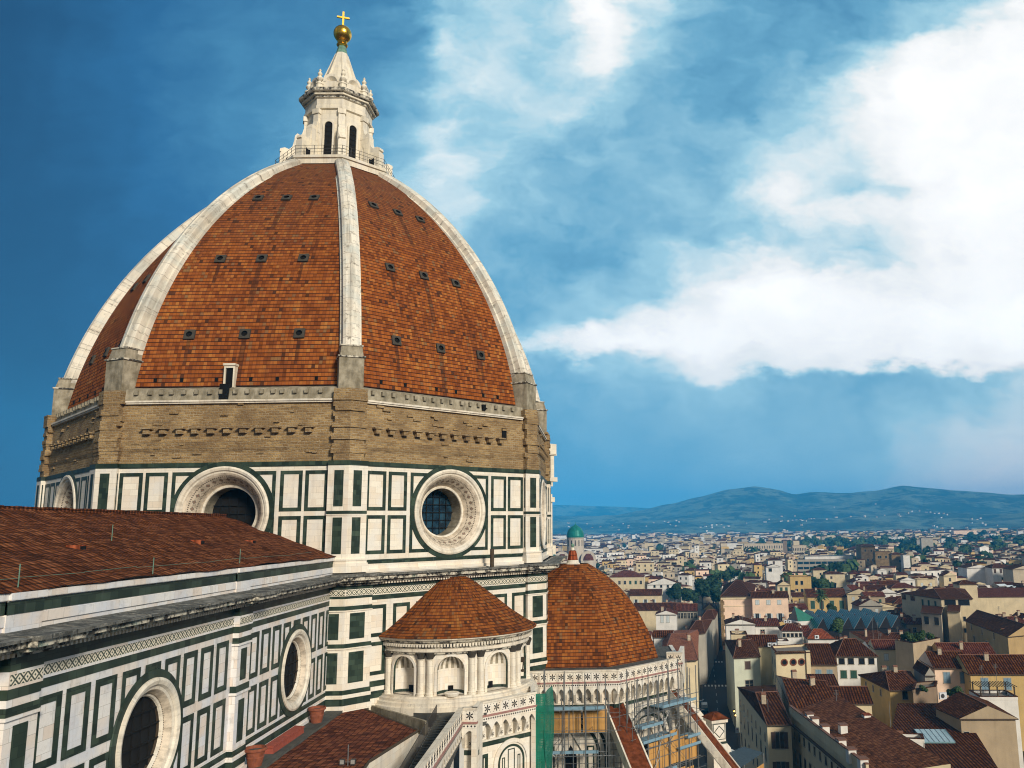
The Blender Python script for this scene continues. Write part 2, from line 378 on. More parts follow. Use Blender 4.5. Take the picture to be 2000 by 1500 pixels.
def pantile(name, dark, light, spot, per=.42, rowh=.45, rnd=False, wave=.6):
    """ribbed clay roof: channels run down the slope"""
    m, g, b = mat(name, .92, 0., .06)
    u = g.uv(); x, y, z = g.sep(u)
    n1 = g.noise(u, .35, 4, .6); n2 = g.noise(u, 3.2, 4, .65)
    xi = g.m('FLOOR', g.m('DIVIDE', x, per)); y = g.m('ADD', y, g.m('MULTIPLY', g.m('SUBTRACT', g.noise(u, .8, 3), .5), .25)); yi = g.m('FLOOR', g.m('DIVIDE', y, rowh))
    wn_ = g.node('ShaderNodeTexWhiteNoise', {'noise_dimensions': '2D'}); g.L.new(g.comb(xi, yi), wn_.inputs['Vector'])
    val = g.m('ADD', g.m('MULTIPLY', wn_.outputs['Value'], .45), g.m('ADD', g.m('MULTIPLY', n1, .45), g.m('MULTIPLY', n2, .35)))
    c = g.ramp(val, [(.3, dark), (.62, light), (.95, spot)])
    if rnd:
        oi = g.node('ShaderNodeObjectInfo'); c = g.mix(g.m('MULTIPLY', oi.outputs['Random'], .5), c, (dark[0]*1.1, dark[1]*1.1, dark[2]*.9))
    w = g.m('ABSOLUTE', g.m('SUBTRACT', g.m('FRACT', g.m('DIVIDE', x, per)), .5))      # 0 on the crest, .5 in the channel
    c = g.mix(g.m('MULTIPLY', g.ramp(w, [(.20, 0.), (.40, 1.)]), wave), c, (dark[0]*.3, dark[1]*.3, dark[2]*.3))
    c = g.mix(g.m('MULTIPLY', g.m('LESS_THAN', g.m('FRACT', g.m('DIVIDE', y, rowh)),   .16), .75), c, (dark[0]*.3, dark[1]*.35, dark[2]*.35))
    setc(g, b, c); bump(g, b, g.m('SUBTRACT', 1.0, g.m('MULTIPLY', w, 2.0)), .08, .8)
    return m
M_NAVE = pantile('nave_roof_tiles', (.042, .015, .007), (.150, .047, .019), (.27, .10, .042), .34, .46, wave=.5)
M_AISLE = pantile('aisle_roof_tiles', (.045, .016, .011), (.16, .050, .026), (.30, .11, .05), .30, .36, wave=.4)
M_ROOF = pantile('city_roof_tiles', (.044, .014, .004), (.135, .040, .011), (.23, .085, .026), .62, .7, True, 1.0)
M_ROOFR = pantile('red_roof_tiles', (.075, .020, .012), (.19, .055, .030), (.28, .10, .05), .62, .7, True, .9)
M_ROOFN = pantile('new_red_roof_tiles', (.16, .035, .015), (.33, .075, .028), (.42, .12, .05), .45, .5, False)
M_ROOFP = pantile('pink_clay_roof_tiles', (.15, .050, .026), (.29, .105, .055), (.38, .16, .09), .45, .40, False, .35)

m, g, b = mat('rough_stone', .9)
u = g.uv(); wv = g.vm('ADD', u, g.vm('SCALE', g.noise(u, 1.3, 4, .6, out=1), .30))
bt = bricktex(g, wv, (.27, .165, .065), (.46, .31, .135), (.44, .34, .21), .52, .21, .035, -.1)
c = g.mix(g.ramp(g.noise(u, .35, 4, .6), [(.42, 0.), (.66, .7)]), bt.outputs[0], (.17, .105, .05))
c = g.mix(g.ramp(g.noise(u, 3.5, 4, .7), [(.62, 0.), (.72, .65)]), c, (.60, .50, .37))
c = g.mix(g.ramp(g.noise(g.vm('MULTIPLY', u, (.25, 2.0, 1)), 1.2, 4, .6), [(.58, 0.), (.74, .75)]), c, (.11, .07, .038))
setc(g, b, c); bump(g, b, g.m('ADD', g.m('MULTIPLY', bt.outputs[1], -1.0), g.noise(u, 4, 5, .7)), .14, .9); M_STONE = m

m, g, b = mat('old_plaster', .9)
u = g.uv(); c = g.mix(g.ramp(g.noise(u, .8, 5, .65), [(.38, 0.), (.66, 1.)]), (.40, .355, .265), (.19, .16, .105))
c = g.mix(g.m('MULTIPLY', streaks(g, u, .45, .68, 1.6, .5), .75), c, (.10, .085, .055)); setc(g, b, c); bump(g, b, g.noise(u, 3, 5), .05, .5); M_PLAST = m
m, g, b = mat('grimy_cornice', .85)
u = g.uv(); c = g.mix(g.ramp(g.noise(u, 1.6, 6, .72), [(.44, 0.), (.56, 1.)]), (.62, .57, .46), (.035, .032, .028))
c = g.mix(g.ramp(g.noise(u, .7, 3), [(.60, 0.), (.7, .45)]), c, (.25, .36, .30)); setc(g, b, c); bump(g, b, g.noise(u, 5, 5), .05, .6); M_GRIME = m
m, g, b = mat('slate_covering', .8)
u = g.uv(); bt = bricktex(g, u, (.10, .10, .09), (.26, .25, .22), (.03, .03, .03), 1.4, .9, .03)
c = g.mix(g.ramp(g.noise(u, 1.5, 5, .7), [(.42, 0.), (.6, .8)]), bt.outputs[0], (.035, .036, .032)); c = g.mix(g.ramp(g.noise(u, 3.2, 5, .75), [(.56, 0.), (.66, .7)]), c, (.42, .41, .36)); setc(g, b, c); bump(g, b, g.noise(u, 2.5, 5, .7), .12, .9); M_SLATE = m
m, g, b = mat('dark_paving', .85)
u = g.uv(); bt = bricktex(g, u, (.055, .055, .05), (.085, .085, .075), (.03, .03, .028), .9, .45, .02)
c = g.mix(g.ramp(g.noise(u, .9, 5, .6), [(.4, 0.), (.7, .6)]), bt.outputs[0], (.12, .115, .09)); setc(g, b, c); M_PAVE = m
def plain(name, col, rough=.7, metallic=0., var=.25, scale=3.0, spec=None):
    m, g, b = mat(name, rough, metallic, spec); u = g.uv()
    c = g.mix(g.ramp(g.noise(u, scale, 4, .6), [(.35, 0.), (.7, 1.)]), col, tuple(x*(1-var) for x in col)); setc(g, b, c); return m
M_DARK = plain('dark_interior', (.008, .007, .006), .9)
M_BLACK = plain('black_hole', (.004, .004, .004), .95)
M_GRIDB = plain('iron_bars', (.014, .013, .012), .7, 0., .2, 3.0, .1)
M_IRON = plain('railing_iron', (.05, .045, .04), .55)
M_GOLD = plain('gilded_copper', (.83, .48, .07), .26, 1.0, .12)
M_VERDI = plain('verdigris_copper', (.16, .30, .22), .6, 0., .5, 2.0)
M_TERRA = plain('terracotta', (.28, .085, .042), .8, 0., .4)
M_REDBOX = plain('red_box', (.33, .075, .045), .8, 0., .3)
M_PORT = plain('grey_stone_surround', (.060, .052, .040), .85)
M_WOOD = plain('old_timber', (.07, .05, .03), .8)
M_PLY = None
m, g, b = mat('plywood', .7)
u = g.uv(); bt = bricktex(g, u, (.56, .31, .095), (.46, .25, .075), (.18, .09, .03), 1.25, 2.5, .012, 0, 0.0)
c = g.mix(g.ramp(g.noise(g.vm('MULTIPLY', u, (5, .4, 1)), 1.0, 4), [(.4, 0.), (.7, .5)]), bt.outputs[0], (.36, .16, .035)); setc(g, b, c); M_PLY = m
M_STEEL = plain('scaffold_steel', (.26, .27, .27), .45, .6)
M_DECK = plain('blue_grey_deck', (.20, .33, .42), .6)
M_SLING = plain('buttress_tiles', (.19, .055, .022), .9, 0., .75, 1.8, .05)
m, g, b = mat('window_glass_blue', .12, 0., .5)
u = g.uv(); c = g.mix(g.ramp(g.noise(u, 1.4, 3), [(.4, 0.), (.65, 1.)]), (.008, .018, .030), (.020, .060, .095)); setc(g, b, c); M_GLASS = m
m, g, b = mat('green_netting', .8)
u = g.uv(); c = g.mix(g.noise(u, 1.2, 4), (.0, .085, .05), (.01, .20, .13)); setc(g, b, c)
x, y, z = g.sep(u)
gr = g.m('MAXIMUM', g.m('LESS_THAN', g.m('FRACT', g.m('MULTIPLY', x, 5.)), .5), g.m('LESS_THAN', g.m('FRACT', g.m('MULTIPLY', y, 5.)), .5))
al = g.m('MAXIMUM', g.m('MULTIPLY', gr, .95), g.ramp(g.noise(u, .9, 4), [(.3, .55), (.65, .95)])); g.put(b.inputs['Alpha'], al); M_NET = m

# inlaid frieze: crosses and lozenges, one cell per .42 m
def inlay(name, cell, ground=(.72, .66, .53), figure=(.030, .050, .040)):
    m, g, b = mat(name, .6); u = g.uv(); x, y, z = g.sep(u)
    fx = g.m('ABSOLUTE', g.m('SUBTRACT', g.m('FRACT', g.m('DIVIDE', x, cell)), .5)); fy = g.m('ABSOLUTE', g.m('SUBTRACT', g.m('FRACT', g.m('DIVIDE', y, cell)), .5))
    xx = g.m('LESS_THAN', g.m('ABSOLUTE', g.m('SUBTRACT', g.m('ADD', fx, fy), .5)), .115)
    dm = g.m('LESS_THAN', g.m('ADD', fx, fy), .13)
    tri = g.m('GREATER_THAN', g.m('ADD', fx, fy), .80)
    f = g.m('MAXIMUM', g.m('MAXIMUM', xx, dm), tri)
    c = g.mix(f, ground, g.mix(g.noise(u, 1.0, 3), figure, (.10, .12, .09)))
    c = g.mix(g.ramp(g.noise(u, 1.3, 5, .7), [(.5, 0.), (.75, .4)]), c, (.28, .22, .14)); setc(g, b, c); return m
M_INLAY = inlay('inlaid_frieze', .42, (.78, .72, .58), (.018, .032, .026))
# round-window funnel: rings of beads and lozenges; u runs round the ring, v inward
def funnel(name, ground, figure, dirt):
    m, g, b = mat(name, .65); u = g.uv(); x, y, z = g.sep(u)
    fx = g.m('ABSOLUTE', g.m('SUBTRACT', g.m('FRACT', g.m('DIVIDE', x, .62)), .5))
    yc = g.m('ABSOLUTE', g.m('SUBTRACT', y, .80))
    loz = g.m('LESS_THAN', g.m('ADD', g.m('MULTIPLY', fx, .62), g.m('MULTIPLY', yc, .9)), .20)
    lozi = g.m('LESS_THAN', g.m('ADD', g.m('MULTIPLY', fx, .62), g.m('MULTIPLY', yc, .9)), .11)
    bead = g.m('LESS_THAN', g.m('FRACT', g.m('DIVIDE', x, .17)), .55)
    b1 = g.m('MULTIPLY', bead, g.m('LESS_THAN', g.m('ABSOLUTE', g.m('SUBTRACT', y, .42)), .055))
    b2 = g.m('MULTIPLY', bead, g.m('LESS_THAN', g.m('ABSOLUTE', g.m('SUBTRACT', y, 1.2)), .055))
    f = g.m('MAXIMUM', g.m('MAXIMUM', g.m('MULTIPLY', loz, .75), g.m('MULTIPLY', b1, .9)), g.m('MULTIPLY', b2, .9))
    c = g.mix(f, ground, figure); c = g.mix(g.m('MULTIPLY', lozi, .6), c, (.36, .20, .14))
    c = g.mix(g.m('MULTIPLY', g.ramp(g.noise(u, 1.2, 6, .7), [(.42, 0.), (.7, 1.)]), dirt), c, (.12, .095, .065)); setc(g, b, c); return m
M_FUN = funnel('round_window_inlay', (.70, .60, .47), (.07, .055, .042), .85)
# ------------------------------------------------------------------ the cathedral: drum and dome
CATH = thing('cathedral', (0, 0, 0), 'great marble cathedral with ribbed red tiled dome, white lantern and green striped walls', 'cathedral')
FACES = [(k, radians(45*k)) for k in range(8)]                 # outward direction of every side; 4 = west, 5 = south-west, 6 = south
AP = 24.55                                                    # wall apothem of the upper drum
ZC = 54.95                                                    # height of the round windows

def panel(mb, fr, n0, t0, t1, z0, z1, bw=.27, pr=.03, hole=None, mg=1, clip=None):
    """inlaid green frame standing a little proud of the white wall; hole = (tc, zc, r) keeps a circle clear"""
    n1 = n0+pr
    if hole is not None:
        tc, zc, r = hole
        dx = max(t0-tc, 0, tc-t1); dz = max(z0-zc, 0, zc-z1)
        if math.hypot(dx, dz) > r: hole = None
    if hole is None:
        a = [(t0, z0), (t1, z0), (t1, z1), (t0, z1)]; b = [(t0+bw, z0+bw), (t1-bw, z0+bw), (t1-bw, z1-bw), (t0+bw, z1-bw)]
        for i in range(4):
            j = (i+1) % 4
            mb.quad(fr(a[i][0], n1, a[i][1]), fr(a[j][0], n1, a[j][1]), fr(b[j][0], n1, b[j][1]), fr(b[i][0], n1, b[i][1]), mg)
            mb.quad(fr(a[i][0], n0, a[i][1]), fr(a[j][0], n0, a[j][1]), fr(a[j][0], n1, a[j][1]), fr(a[i][0], n1, a[i][1]), mg)
            mb.quad(fr(b[i][0], n1, b[i][1]), fr(b[j][0], n1, b[j][1]), fr(b[j][0], n0, b[j][1]), fr(b[i][0], n0, b[i][1]), mg)
        return
    def cells(u0, u1, w0, w1):
        nu = max(1, int(math.ceil((u1-u0)/.12))); nw = max(1, int(math.ceil((w1-w0)/.12)))
        for i in range(nu):
            for k in range(nw):
                q = [(u0+(u1-u0)*(i+e)/nu, w0+(w1-w0)*(k+h)/nw) for e, h in ((0, 0), (1, 0), (1, 1), (0, 1))]
                if all(math.hypot(a-tc, c-zc) > r for a, c in q): mb.quad(*[fr(a, n1, c) for a, c in q], mg)
    cells(t0, t1, z0, z0+bw); cells(t0, t1, z1-bw, z1); cells(t0, t0+bw, z0+bw, z1-bw); cells(t1-bw, t1, z0+bw, z1-bw)

def holed_wall(mb, fr, n0, t0, t1, z0, z1, tc, zc, r, m=0, N=48):
    """flat wall with a round opening"""
    def edge(a):
        c, s_ = cos(a), sin(a); k = 1e9
        if c > 1e-9: k = min(k, (t1-tc)/c)
        if c < -1e-9: k = min(k, (t0-tc)/c)
        if s_ > 1e-9: k = min(k, (z1-zc)/s_)
        if s_ < -1e-9: k = min(k, (z0-zc)/s_)
        return (tc+c*k, zc+s_*k)
    angs = sorted(set([2*pi*i/N for i in range(N)]+[atan2(z-zc, t-tc) % (2*pi) for t in (t0, t1) for z in (z0, z1)]))
    for i, a in enumerate(angs):
        b = angs[(i+1) % len(angs)]
        e0, e1 = edge(a), edge(b); c0 = (tc+r*cos(a), zc+r*sin(a)); c1 = (tc+r*cos(b), zc+r*sin(b))
        mb.quad(fr(c0[0], n0, c0[1]), fr(e0[0], n0, e0[1]), fr(e1[0], n0, e1[1]), fr(c1[0], n0, c1[1]), m)

def ring(mb, fr, tc, zc, prof, m, N=56):
    """prof: (radius, n) pairs swept round a horizontal axis; uv runs round and inward"""
    L = [0.0]
    for (r0, n0), (r1, n1) in zip(prof, prof[1:]): L.append(L[-1]+math.hypot(r1-r0, n1-n0))
    for i, ((r0, n0), (r1, n1)) in enumerate(zip(prof, prof[1:])):
        mm = m[i] if hasattr(m, '__len__') else m
        base = max(r0, r1)
        for k in range(N):
            a, b = 2*pi*k/N, 2*pi*(k+1)/N
            q = [fr(tc+r0*cos(a), n0, zc+r0*sin(a)), fr(tc+r0*cos(b), n0, zc+r0*sin(b)), fr(tc+r1*cos(b), n1, zc+r1*sin(b)), fr(tc+r1*cos(a), n1, zc+r1*sin(a))]
            mb.poly(q, mm, [(a*3.0, L[i]), (b*3.0, L[i]), (b*3.0, L[i+1]), (a*3.0, L[i+1])], True)

def oculus(parent, fr, n0, tc, zc, ro, ri, d1, d2, glass, bars=6, gm=None, rf=.25):
    """round window: moulded frame, inlaid funnel, then the glazing with its iron grid"""
    mb = MB()
    ring(mb, fr, tc, zc, [(ro+.38, n0+.0), (ro+.36, n0+.075), (ro-.02, n0+.08)], 0); gring = mb.build('green_surround', M_GREEN, None)
    mb = MB()
    ring(mb, fr, tc, zc, [(ro, n0+.02), (ro-.02, n0+.16), (ro-.16, n0+.22), (ro-.34, n0+.16), (ro-.42, n0+.03), (ro-.55, n0+.0)], 0)
    q = [(ro-.55, n0)]
    for i in range(1, 7): f = i/6.; q.append((ro-.55+(ri+rf-ro+.55)*f, n0-d1*f**1.5))
    ring(mb, fr, tc, zc, q, 1)
    ring(mb, fr, tc, zc, [(ri+rf, n0-d1), (ri+rf*.7, n0-d1+.10), (ri+.03, n0-d1+.05), (ri, n0-d1-.05), (ri, n0-d2)], [0, 0, 0, 2])
    fo = mb.build('round_window', [M_TRIM, M_FUN, gm or M_PLAST], parent)
    attach(gring, fo)
    mb = MB(); N = 40
    mb.poly([fr(tc+ri*cos(2*pi*i/N), n0-d2+.02, zc+ri*sin(2*pi*i/N)) for i in range(N)], 0)
    mb.build('glazing', glass, fo)
    mb = MB()
    for i in range(1, bars):
        x = -ri+2*ri*i/bars; h = sqrt(ri*ri-x*x)
        mb.box(fr, tc+x-.035, tc+x+.035, n0-d2+.06, n0-d2+.12, zc-h, zc+h); mb.box(fr, tc-h, tc+h, n0-d2+.125, n0-d2+.18, zc+x-.03, zc+x+.03)
    mb.build('iron_grid', M_GRIDB, fo)
    return fo

Z0, Z1 = 51.10, 59.13
PT = [(-8.54, -6.65), (-6.42, -4.60), (-4.25, -2.3)]         # panel edges left of the round window
for k, ang in FACES:
    fr = Frame((0, 0), ang)
    hw = AP*T22
    vis = k in (3, 4, 5, 6)
    mb = MB()
    R_H = 3.6
    holed_wall(mb, fr, AP, -hw, hw, 49.9, Z1, 0, ZC, R_H)
    if vis:
        for (a, b_) in PT+[(-b, -a) for a, b in reversed(PT)]:
            panel(mb, fr, AP, a, b_, 55.02, 58.36, .30, hole=(0, ZC, 4.02)); panel(mb, fr, AP, a, b_, 51.40, 54.63, .30, hole=(0, ZC, 4.02))
        mb.box(fr, -hw, hw, AP-.2, AP+.05, 58.72, Z1, 1)                       # green band at the top
        mb.box(fr, -9.0, 9.0, AP-.2, AP+.04, 50.62, 50.95, 1)
        mb.box(fr, -9.2, -8.85, AP-.2, AP+.025, 51.1, 58.7, 1) ; mb.box(fr, 8.85, 9.2, AP-.2, AP+.025, 51.1, 58.7, 1)
        mb.box(fr, -9.2, 9.2, AP-.2, AP+.22, 49.9, 50.18, 0)
    w = mb.build('drum_wall', [M_MARBLE, M_GREEN], CATH)
    if vis:
        oculus(w, fr, AP, 0, ZC, 3.86, 2.15, 1.36, 2.9, M_DARK if k == 4 else M_GLASS, 6)
    # lower drum
    AL = 25.3; hl = AL*T22
    mb = MB()
    mb.quad(fr(-hl, AL, 38.5), fr(hl, AL, 38.5), fr(hl, AL, 49.9), fr(-hl, AL, 49.9), 0)
    if k in (5, 6):
        mb.box(fr, -hl, hl, AL-.2, AL+.05, 39.55, 39.95, 0); mb.box(fr, -hl, hl, AL-.2, AL+.03, 39.95, 40.5, 1)
        mb.box(fr, -hl, hl, AL-.2, AL+.03, 40.85, 41.3, 1)
        for a, b_ in [(-8.45, -6.75), (-6.1, -4.5), (-3.9, -2.3), (2.3, 3.9), (4.4, 6.0), (6.6, 8.3)]:
            panel(mb, fr, AL, a, b_, 41.75, 44.35, .30); panel(mb, fr, AL, a, b_, 44.75, 47.3, .30)
        mb.box(fr, -hl, hl, AL-.2, AL+.03, 47.72, 48.1, 1)
        mb.quad(fr(-hl, AL+.03, 48.2), fr(hl, AL+.03, 48.2), fr(hl, AL+.03, 48.66), fr(-hl, AL+.03, 48.66), 2, [(-hl, 0), (hl, 0), (hl, .42), (-hl, .42)])
        mb.box(fr, -hl, hl, AL-.2, AL+.05, 48.70, 49.02, 1)
    mb.build('lower_drum_wall', [M_MARBLE, M_GREEN, M_INLAY], CATH)
    # cornice between the two storeys
    mb = MB()
    for z_0, z_1, n1, mm in ((49.02, 49.22, .35, 0), (49.22, 49.42, .75, 0), (49.42, 49.72, 1.15, 0), (49.72, 49.86, 1.35, 1)):
        a0, a1 = AL-.3, AL+n1
        p = [fr(-a1*T22, a1), fr(a1*T22, a1), fr(a0*T22, a0), fr(-a0*T22, a0)]
        up = Vector((0, 0, 1)); mb.hexa([q+up*z_0 for q in (p[0], p[3], p[2], p[1])][::-1], [q+up*z_1 for q in (p[0], p[3], p[2], p[1])][::-1], mm, 1)
    if k in (5, 6):
        x = -hl
        while x < hl: mb.box(fr, x, x+.13, AL+.1, AL+.62, 49.03, 49.21, 2); x += .27
    mb.build('cornice', [M_GRIME, M_SLATE, M_TRIM], CATH)
    # rough stone storey
    mb = MB(); A1, A2 = 24.35, 24.15
    rows = [59.13, 60.0, 60.35, 60.38, 60.9, 60.93, 61.3, 64.25]
    offs = [.0, .0, .12, .0, .10, .02, .0, -.12]
    for (za, oa), (zb, ob) in zip(zip(rows, offs), zip(rows[1:], offs[1:])):
        mb.quad(fr(-A1*T22, A1+oa, za), fr(A1*T22, A1+oa, za), fr(A1*T22, A1+ob, zb), fr(-A1*T22, A1+ob, zb), 0)
    if vis:
        random.seed(40+k)
        for i in range(11):
            t = -6.6+i*1.33+random.uniform(-.06, .06)
            if k == 5: t = -7.6+i*1.33
            mb.box(fr, t-.24, t+.24, A1-.1, A1+.42, 61.55, 61.95, 0); mb.box(fr, t-.42, t+.42, A1-.1, A1+.55, 61.95, 62.08, 0)
        for i in range(26):
            t = random.uniform(-8, 8); z = random.uniform(59.5, 64); s_ = random.uniform(.15, .5)
            mb.box(fr, t, t+s_*1.6, A1-.1, A1+random.uniform(.05, .16), z, z+s_*.4, 0)
        if k == 5: mb.box(fr, 6.05, 6.6, A1-.2, A1+.03, 62.0, 63.1, 3)
        if k == 3: mb.box(fr, 4.0, 4.25, A1-.2, A1+.03, 61.6, 62.7, 3)
    mb.build('rough_stone_band', [M_STONE, M_TRIM, M_SLATE, M_BLACK], CATH)
    # plaster strip with a thin marble moulding under the tiles
    mb = MB()
    mb.quad(fr(-A1*T22, A1-.15, 64.2), fr(A1*T22, A1-.15, 64.2), fr(A1*T22, A2-.1, 65.45), fr(-A1*T22, A2-.1, 65.45), 0)
    mb.quad(fr(-A2*T22, A2-.1, 65.45), fr(A2*T22, A2-.1, 65.45), fr(22.9*T22, 22.9, 65.8), fr(-22.9*T22, 22.9, 65.8), 0)
    mb.box(fr, -8.6, 8.6, A1-.4, A1+.22, 64.25, 64.40, 1); mb.box(fr, -8.6, 8.6, A1-.4, A1+.12, 64.12, 64.25, 1)
    if vis:
        random.seed(3+k)
        for i in range(16):
            t = -8+i*1.02+random.uniform(-.2, .2); mb.box(fr, t, t+.3, A1-.5, A1-.02+random.uniform(0, .05), 64.95, 65.3, 0)
        if k == 5: mb.box(fr, 3.7, 4.1, A1-.5, A1+.0, 64.7, 65.25, 2)
        if k == 4: mb.box(fr, -.98, -.25, A1-.6, A1-.03, 64.45, 65.8, 2)
    mb.build('plaster_strip', [M_PLAST, M_TRIM, M_BLACK], CATH)

# dome profile at the corners
def r_rib(z): return -15.3+sqrt(42.2**2-(z-58.8)**2)
def r_tile(z): return r_rib(z)-1.05
def prof_pts(z0, z1, n, fn):
    P = [(fn(z0+(z1-z0)*i/n), z0+(z1-z0)*i/n) for i in range(n+1)]
    return P
ZT0, ZT1 = 65.75, 94.6
PR = prof_pts(ZT0, ZT1, 44, r_tile)
LEN = [0.0]
for (r0, z0), (r1, z1) in zip(PR, PR[1:]): LEN.append(LEN[-1]+math.hypot((r1-r0)*C22, z1-z0))
def tile_at(fr, t, z, off=0.0):
    a = r_tile(z)*C22; return fr(t, a+off, z)
for k, ang in FACES:
    fr = Frame((0, 0), ang); mb = MB()
    for i in range(len(PR)-1):
        a0, a1 = PR[i][0]*C22, PR[i+1][0]*C22; h0, h1 = a0*T22, a1*T22
        for j in range(6):
            f0, f1 = -1+j/3., -1+(j+1)/3.
            mb.poly((fr(h0*f0, a0, PR[i][1]), fr(h0*f1, a0, PR[i][1]), fr(h1*f1, a1, PR[i+1][1]), fr(h1*f0, a1, PR[i+1][1])), 0,
                    [(h0*f0+k*40, LEN[i]), (h0*f1+k*40, LEN[i]), (h1*f1+k*40, LEN[i+1]), (h1*f0+k*40, LEN[i+1])], False)
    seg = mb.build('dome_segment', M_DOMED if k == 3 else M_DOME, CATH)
    if k not in (3, 4, 5): continue
    # stone framed round vents, three rows of three, leaning with the shell
    for z, ts in ((70.55, (-4.75, 0.05, 4.8)), (78.45, (-3.9, -.1, 3.75)), (86.6, (-3.0, -.15, 2.6))):
        a = r_tile(z)*C22; da = (r_tile(z+.1)-r_tile(z-.1))*C22/.2
        upv = (fr.n*da+Vector((0, 0, 1))).normalized(); nv = fr.t.cross(upv).normalized()
        if nv.dot(fr.n) < 0: nv = -nv
        for t in ts:
            c = fr(t, a, z); mb = MB(); s_ = .46
            P = lambda x, y, d: c+fr.t*x+upv*y+nv*d
            N = 16
            for i in range(N):
                b0, b1 = 2*pi*i/N-pi/4, 2*pi*(i+1)/N-pi/4
                sq = lambda b: (max(-1, min(1, cos(b)*1.4143)), max(-1, min(1, sin(b)*1.4143)))
                e0, e1 = sq(b0), sq(b1); r = .27
                mb.quad(P(r*cos(b0), r*sin(b0), .20), P(e0[0]*s_, e0[1]*s_, .17), P(e1[0]*s_, e1[1]*s_, .17), P(r*cos(b1), r*sin(b1), .20), 0)
                mb.quad(P(e0[0]*s_, e0[1]*s_, .17), P(e0[0]*s_, e0[1]*s_, -.1), P(e1[0]*s_, e1[1]*s_, -.1), P(e1[0]*s_, e1[1]*s_, .17), 0)
                mb.quad(P(r*cos(b0), r*sin(b0), .20), P(r*cos(b1), r*sin(b1), .20), P(r*cos(b1), r*sin(b1), .03), P(r*cos(b0), r*sin(b0), .03), 1)
            mb.poly([P(.275*cos(2*pi*i/N), .275*sin(2*pi*i/N), .03) for i in range(N)], 1)
            mb.build('vent_port', [M_PORT, M_BLACK], seg)
    random.seed(90+k)
    for q in range(6):                                     # small square putlog holes along the lowest courses
        t = -7+q*2.75+random.uniform(-.6, .6); z = 66.25; c = tile_at(fr, t, z); mb = MB()
        mb.box(fr, t-.13, t+.13, (c-fr(t, 0, z)).dot(fr.n)-.3, (c-fr(t, 0, z)).dot(fr.n)+.05, z-.05, z+.3); mb.build('drain_hole', M_BLACK, seg)
    if k == 4:
        mb = MB(); a = r_tile(66.6)*C22
        mb.box(fr, -1.0, -.86, a-.9, a+.45, 65.6, 67.5, 0); mb.box(fr, -.22, -.08, a-.9, a+.45, 65.6, 67.5, 0); mb.box(fr, -.86, -.22, a-.9, a+.45, 67.3, 67.5, 0)
        mb.box(fr, -1.06, -.02, a-.9, a+.55, 67.5, 67.68, 0); mb.box(fr, -.86, -.22, a-.8, a+.30, 65.5, 67.3, 1)
        mb.build('dormer_door', [M_LANT, M_BLACK], seg)

# marble ribs with their pedestals
RIBP = prof_pts(67.0, 95.05, 40, r_rib)
SEC = [(-.90, -1.5), (-.90, -.92), (-.72, -.86), (-.72, -.30), (-.48, -.12), (-.12, -.04), (-.07, .02), (.07, .02), (.12, -.04), (.48, -.12), (.72, -.30), (.72, -.86), (.90, -.92), (.90, -1.5)]
for k in range(8):
    fr = Frame((0, 0), octa(k)); mb = MB(); rings = []; L = [0.0]
    for i, (r, z) in enumerate(RIBP):
        tz = sqrt(max(42.2**2-(z-58.8)**2, 1)); nx, nz = tz/42.2, (z-58.8)/42.2         # outward normal of the arc
        rings.append([fr(t, r+o*nx, z+o*nz) for t, o in SEC])
        if i: L.append(L[-1]+math.hypot(r-RIBP[i-1][0], z-RIBP[i-1][1]))
    for i in range(len(rings)-1):
        for j in range(len(SEC)-1):
            w0 = SEC[j][0]+SEC[j][1]*.3+k*9; w1 = SEC[j+1][0]+SEC[j+1][1]*.3+k*9
            mb.poly((rings[i][j], rings[i][j+1], rings[i+1][j+1], rings[i+1][j]), 0, [(w0, L[i]+k*7), (w1, L[i]+k*7), (w1, L[i+1]+k*7), (w0, L[i+1]+k*7)])
    rb = mb.build('dome_rib', [M_RIB], CATH)
    if k in (2, 3, 4, 5, 6):
        mb = MB()                                          # pedestal carrying the rib
        r0 = r_rib(67.0)
        def rr(z): return r_rib(z)
        mb.box(fr, -1.02, 1.02, r0-1.7, r0+.02, 65.25, 68.0, 0); mb.box(fr, -1.14, 1.14, r0-1.8, r0+.12, 68.0, 68.14, 1)
        p = [fr(-.96, r0-.05, 68.14), fr(.96, r0-.05, 68.14), fr(.96, r0-1.7, 68.14), fr(-.96, r0-1.7, 68.14)]
        q = [fr(-.86, r0-.30, 69.05), fr(.86, r0-.30, 69.05), fr(.86, r0-2.0, 69.05), fr(-.86, r0-2.0, 69.05)]
        mb.hexa(p, q, 0); mb.box(fr, -.94, .94, r0-1.9, r0-.22, 69.05, 69.17, 1)
        mb.build('pedestal', [M_PLAST, M_GRIME, M_BLACK], rb)

# corner pilasters: marble below, rough stone above
def wedge(mb, k, wing, ain, aout, z0, z1, m=0, mt=None):
    """L-shaped pier wrapped round corner k: wing metres along each side, between two apothems"""
    a = octa(k); f0 = Frame((0, 0), a-pi/8); f1 = Frame((0, 0), a+pi/8)
    # corner of side f0 is at +t, of side f1 at -t
    co = f0(aout*T22, aout); p = [f0(aout*T22-wing, aout), co, f1(-aout*T22+wing, aout), f1(-aout*T22+wing, ain), f0(ain*T22, ain), f0(aout*T22-wing, ain)]
    mb.prism(p, z0, z1, m, mt)
def wing_panels(mb, k, wing, aout, zs, w0, w1):
    a = octa(k)
    for f, s_ in ((Frame((0, 0), a-pi/8), 1), (Frame((0, 0), a+pi/8), -1)):
        c = s_*aout*T22
        for z0, z1 in zs:
            t0, t1 = sorted((c-s_*w0, c-s_*w1)); mb.box(f, t0, t1, aout-.1, aout+.025, z0, z1, 1)
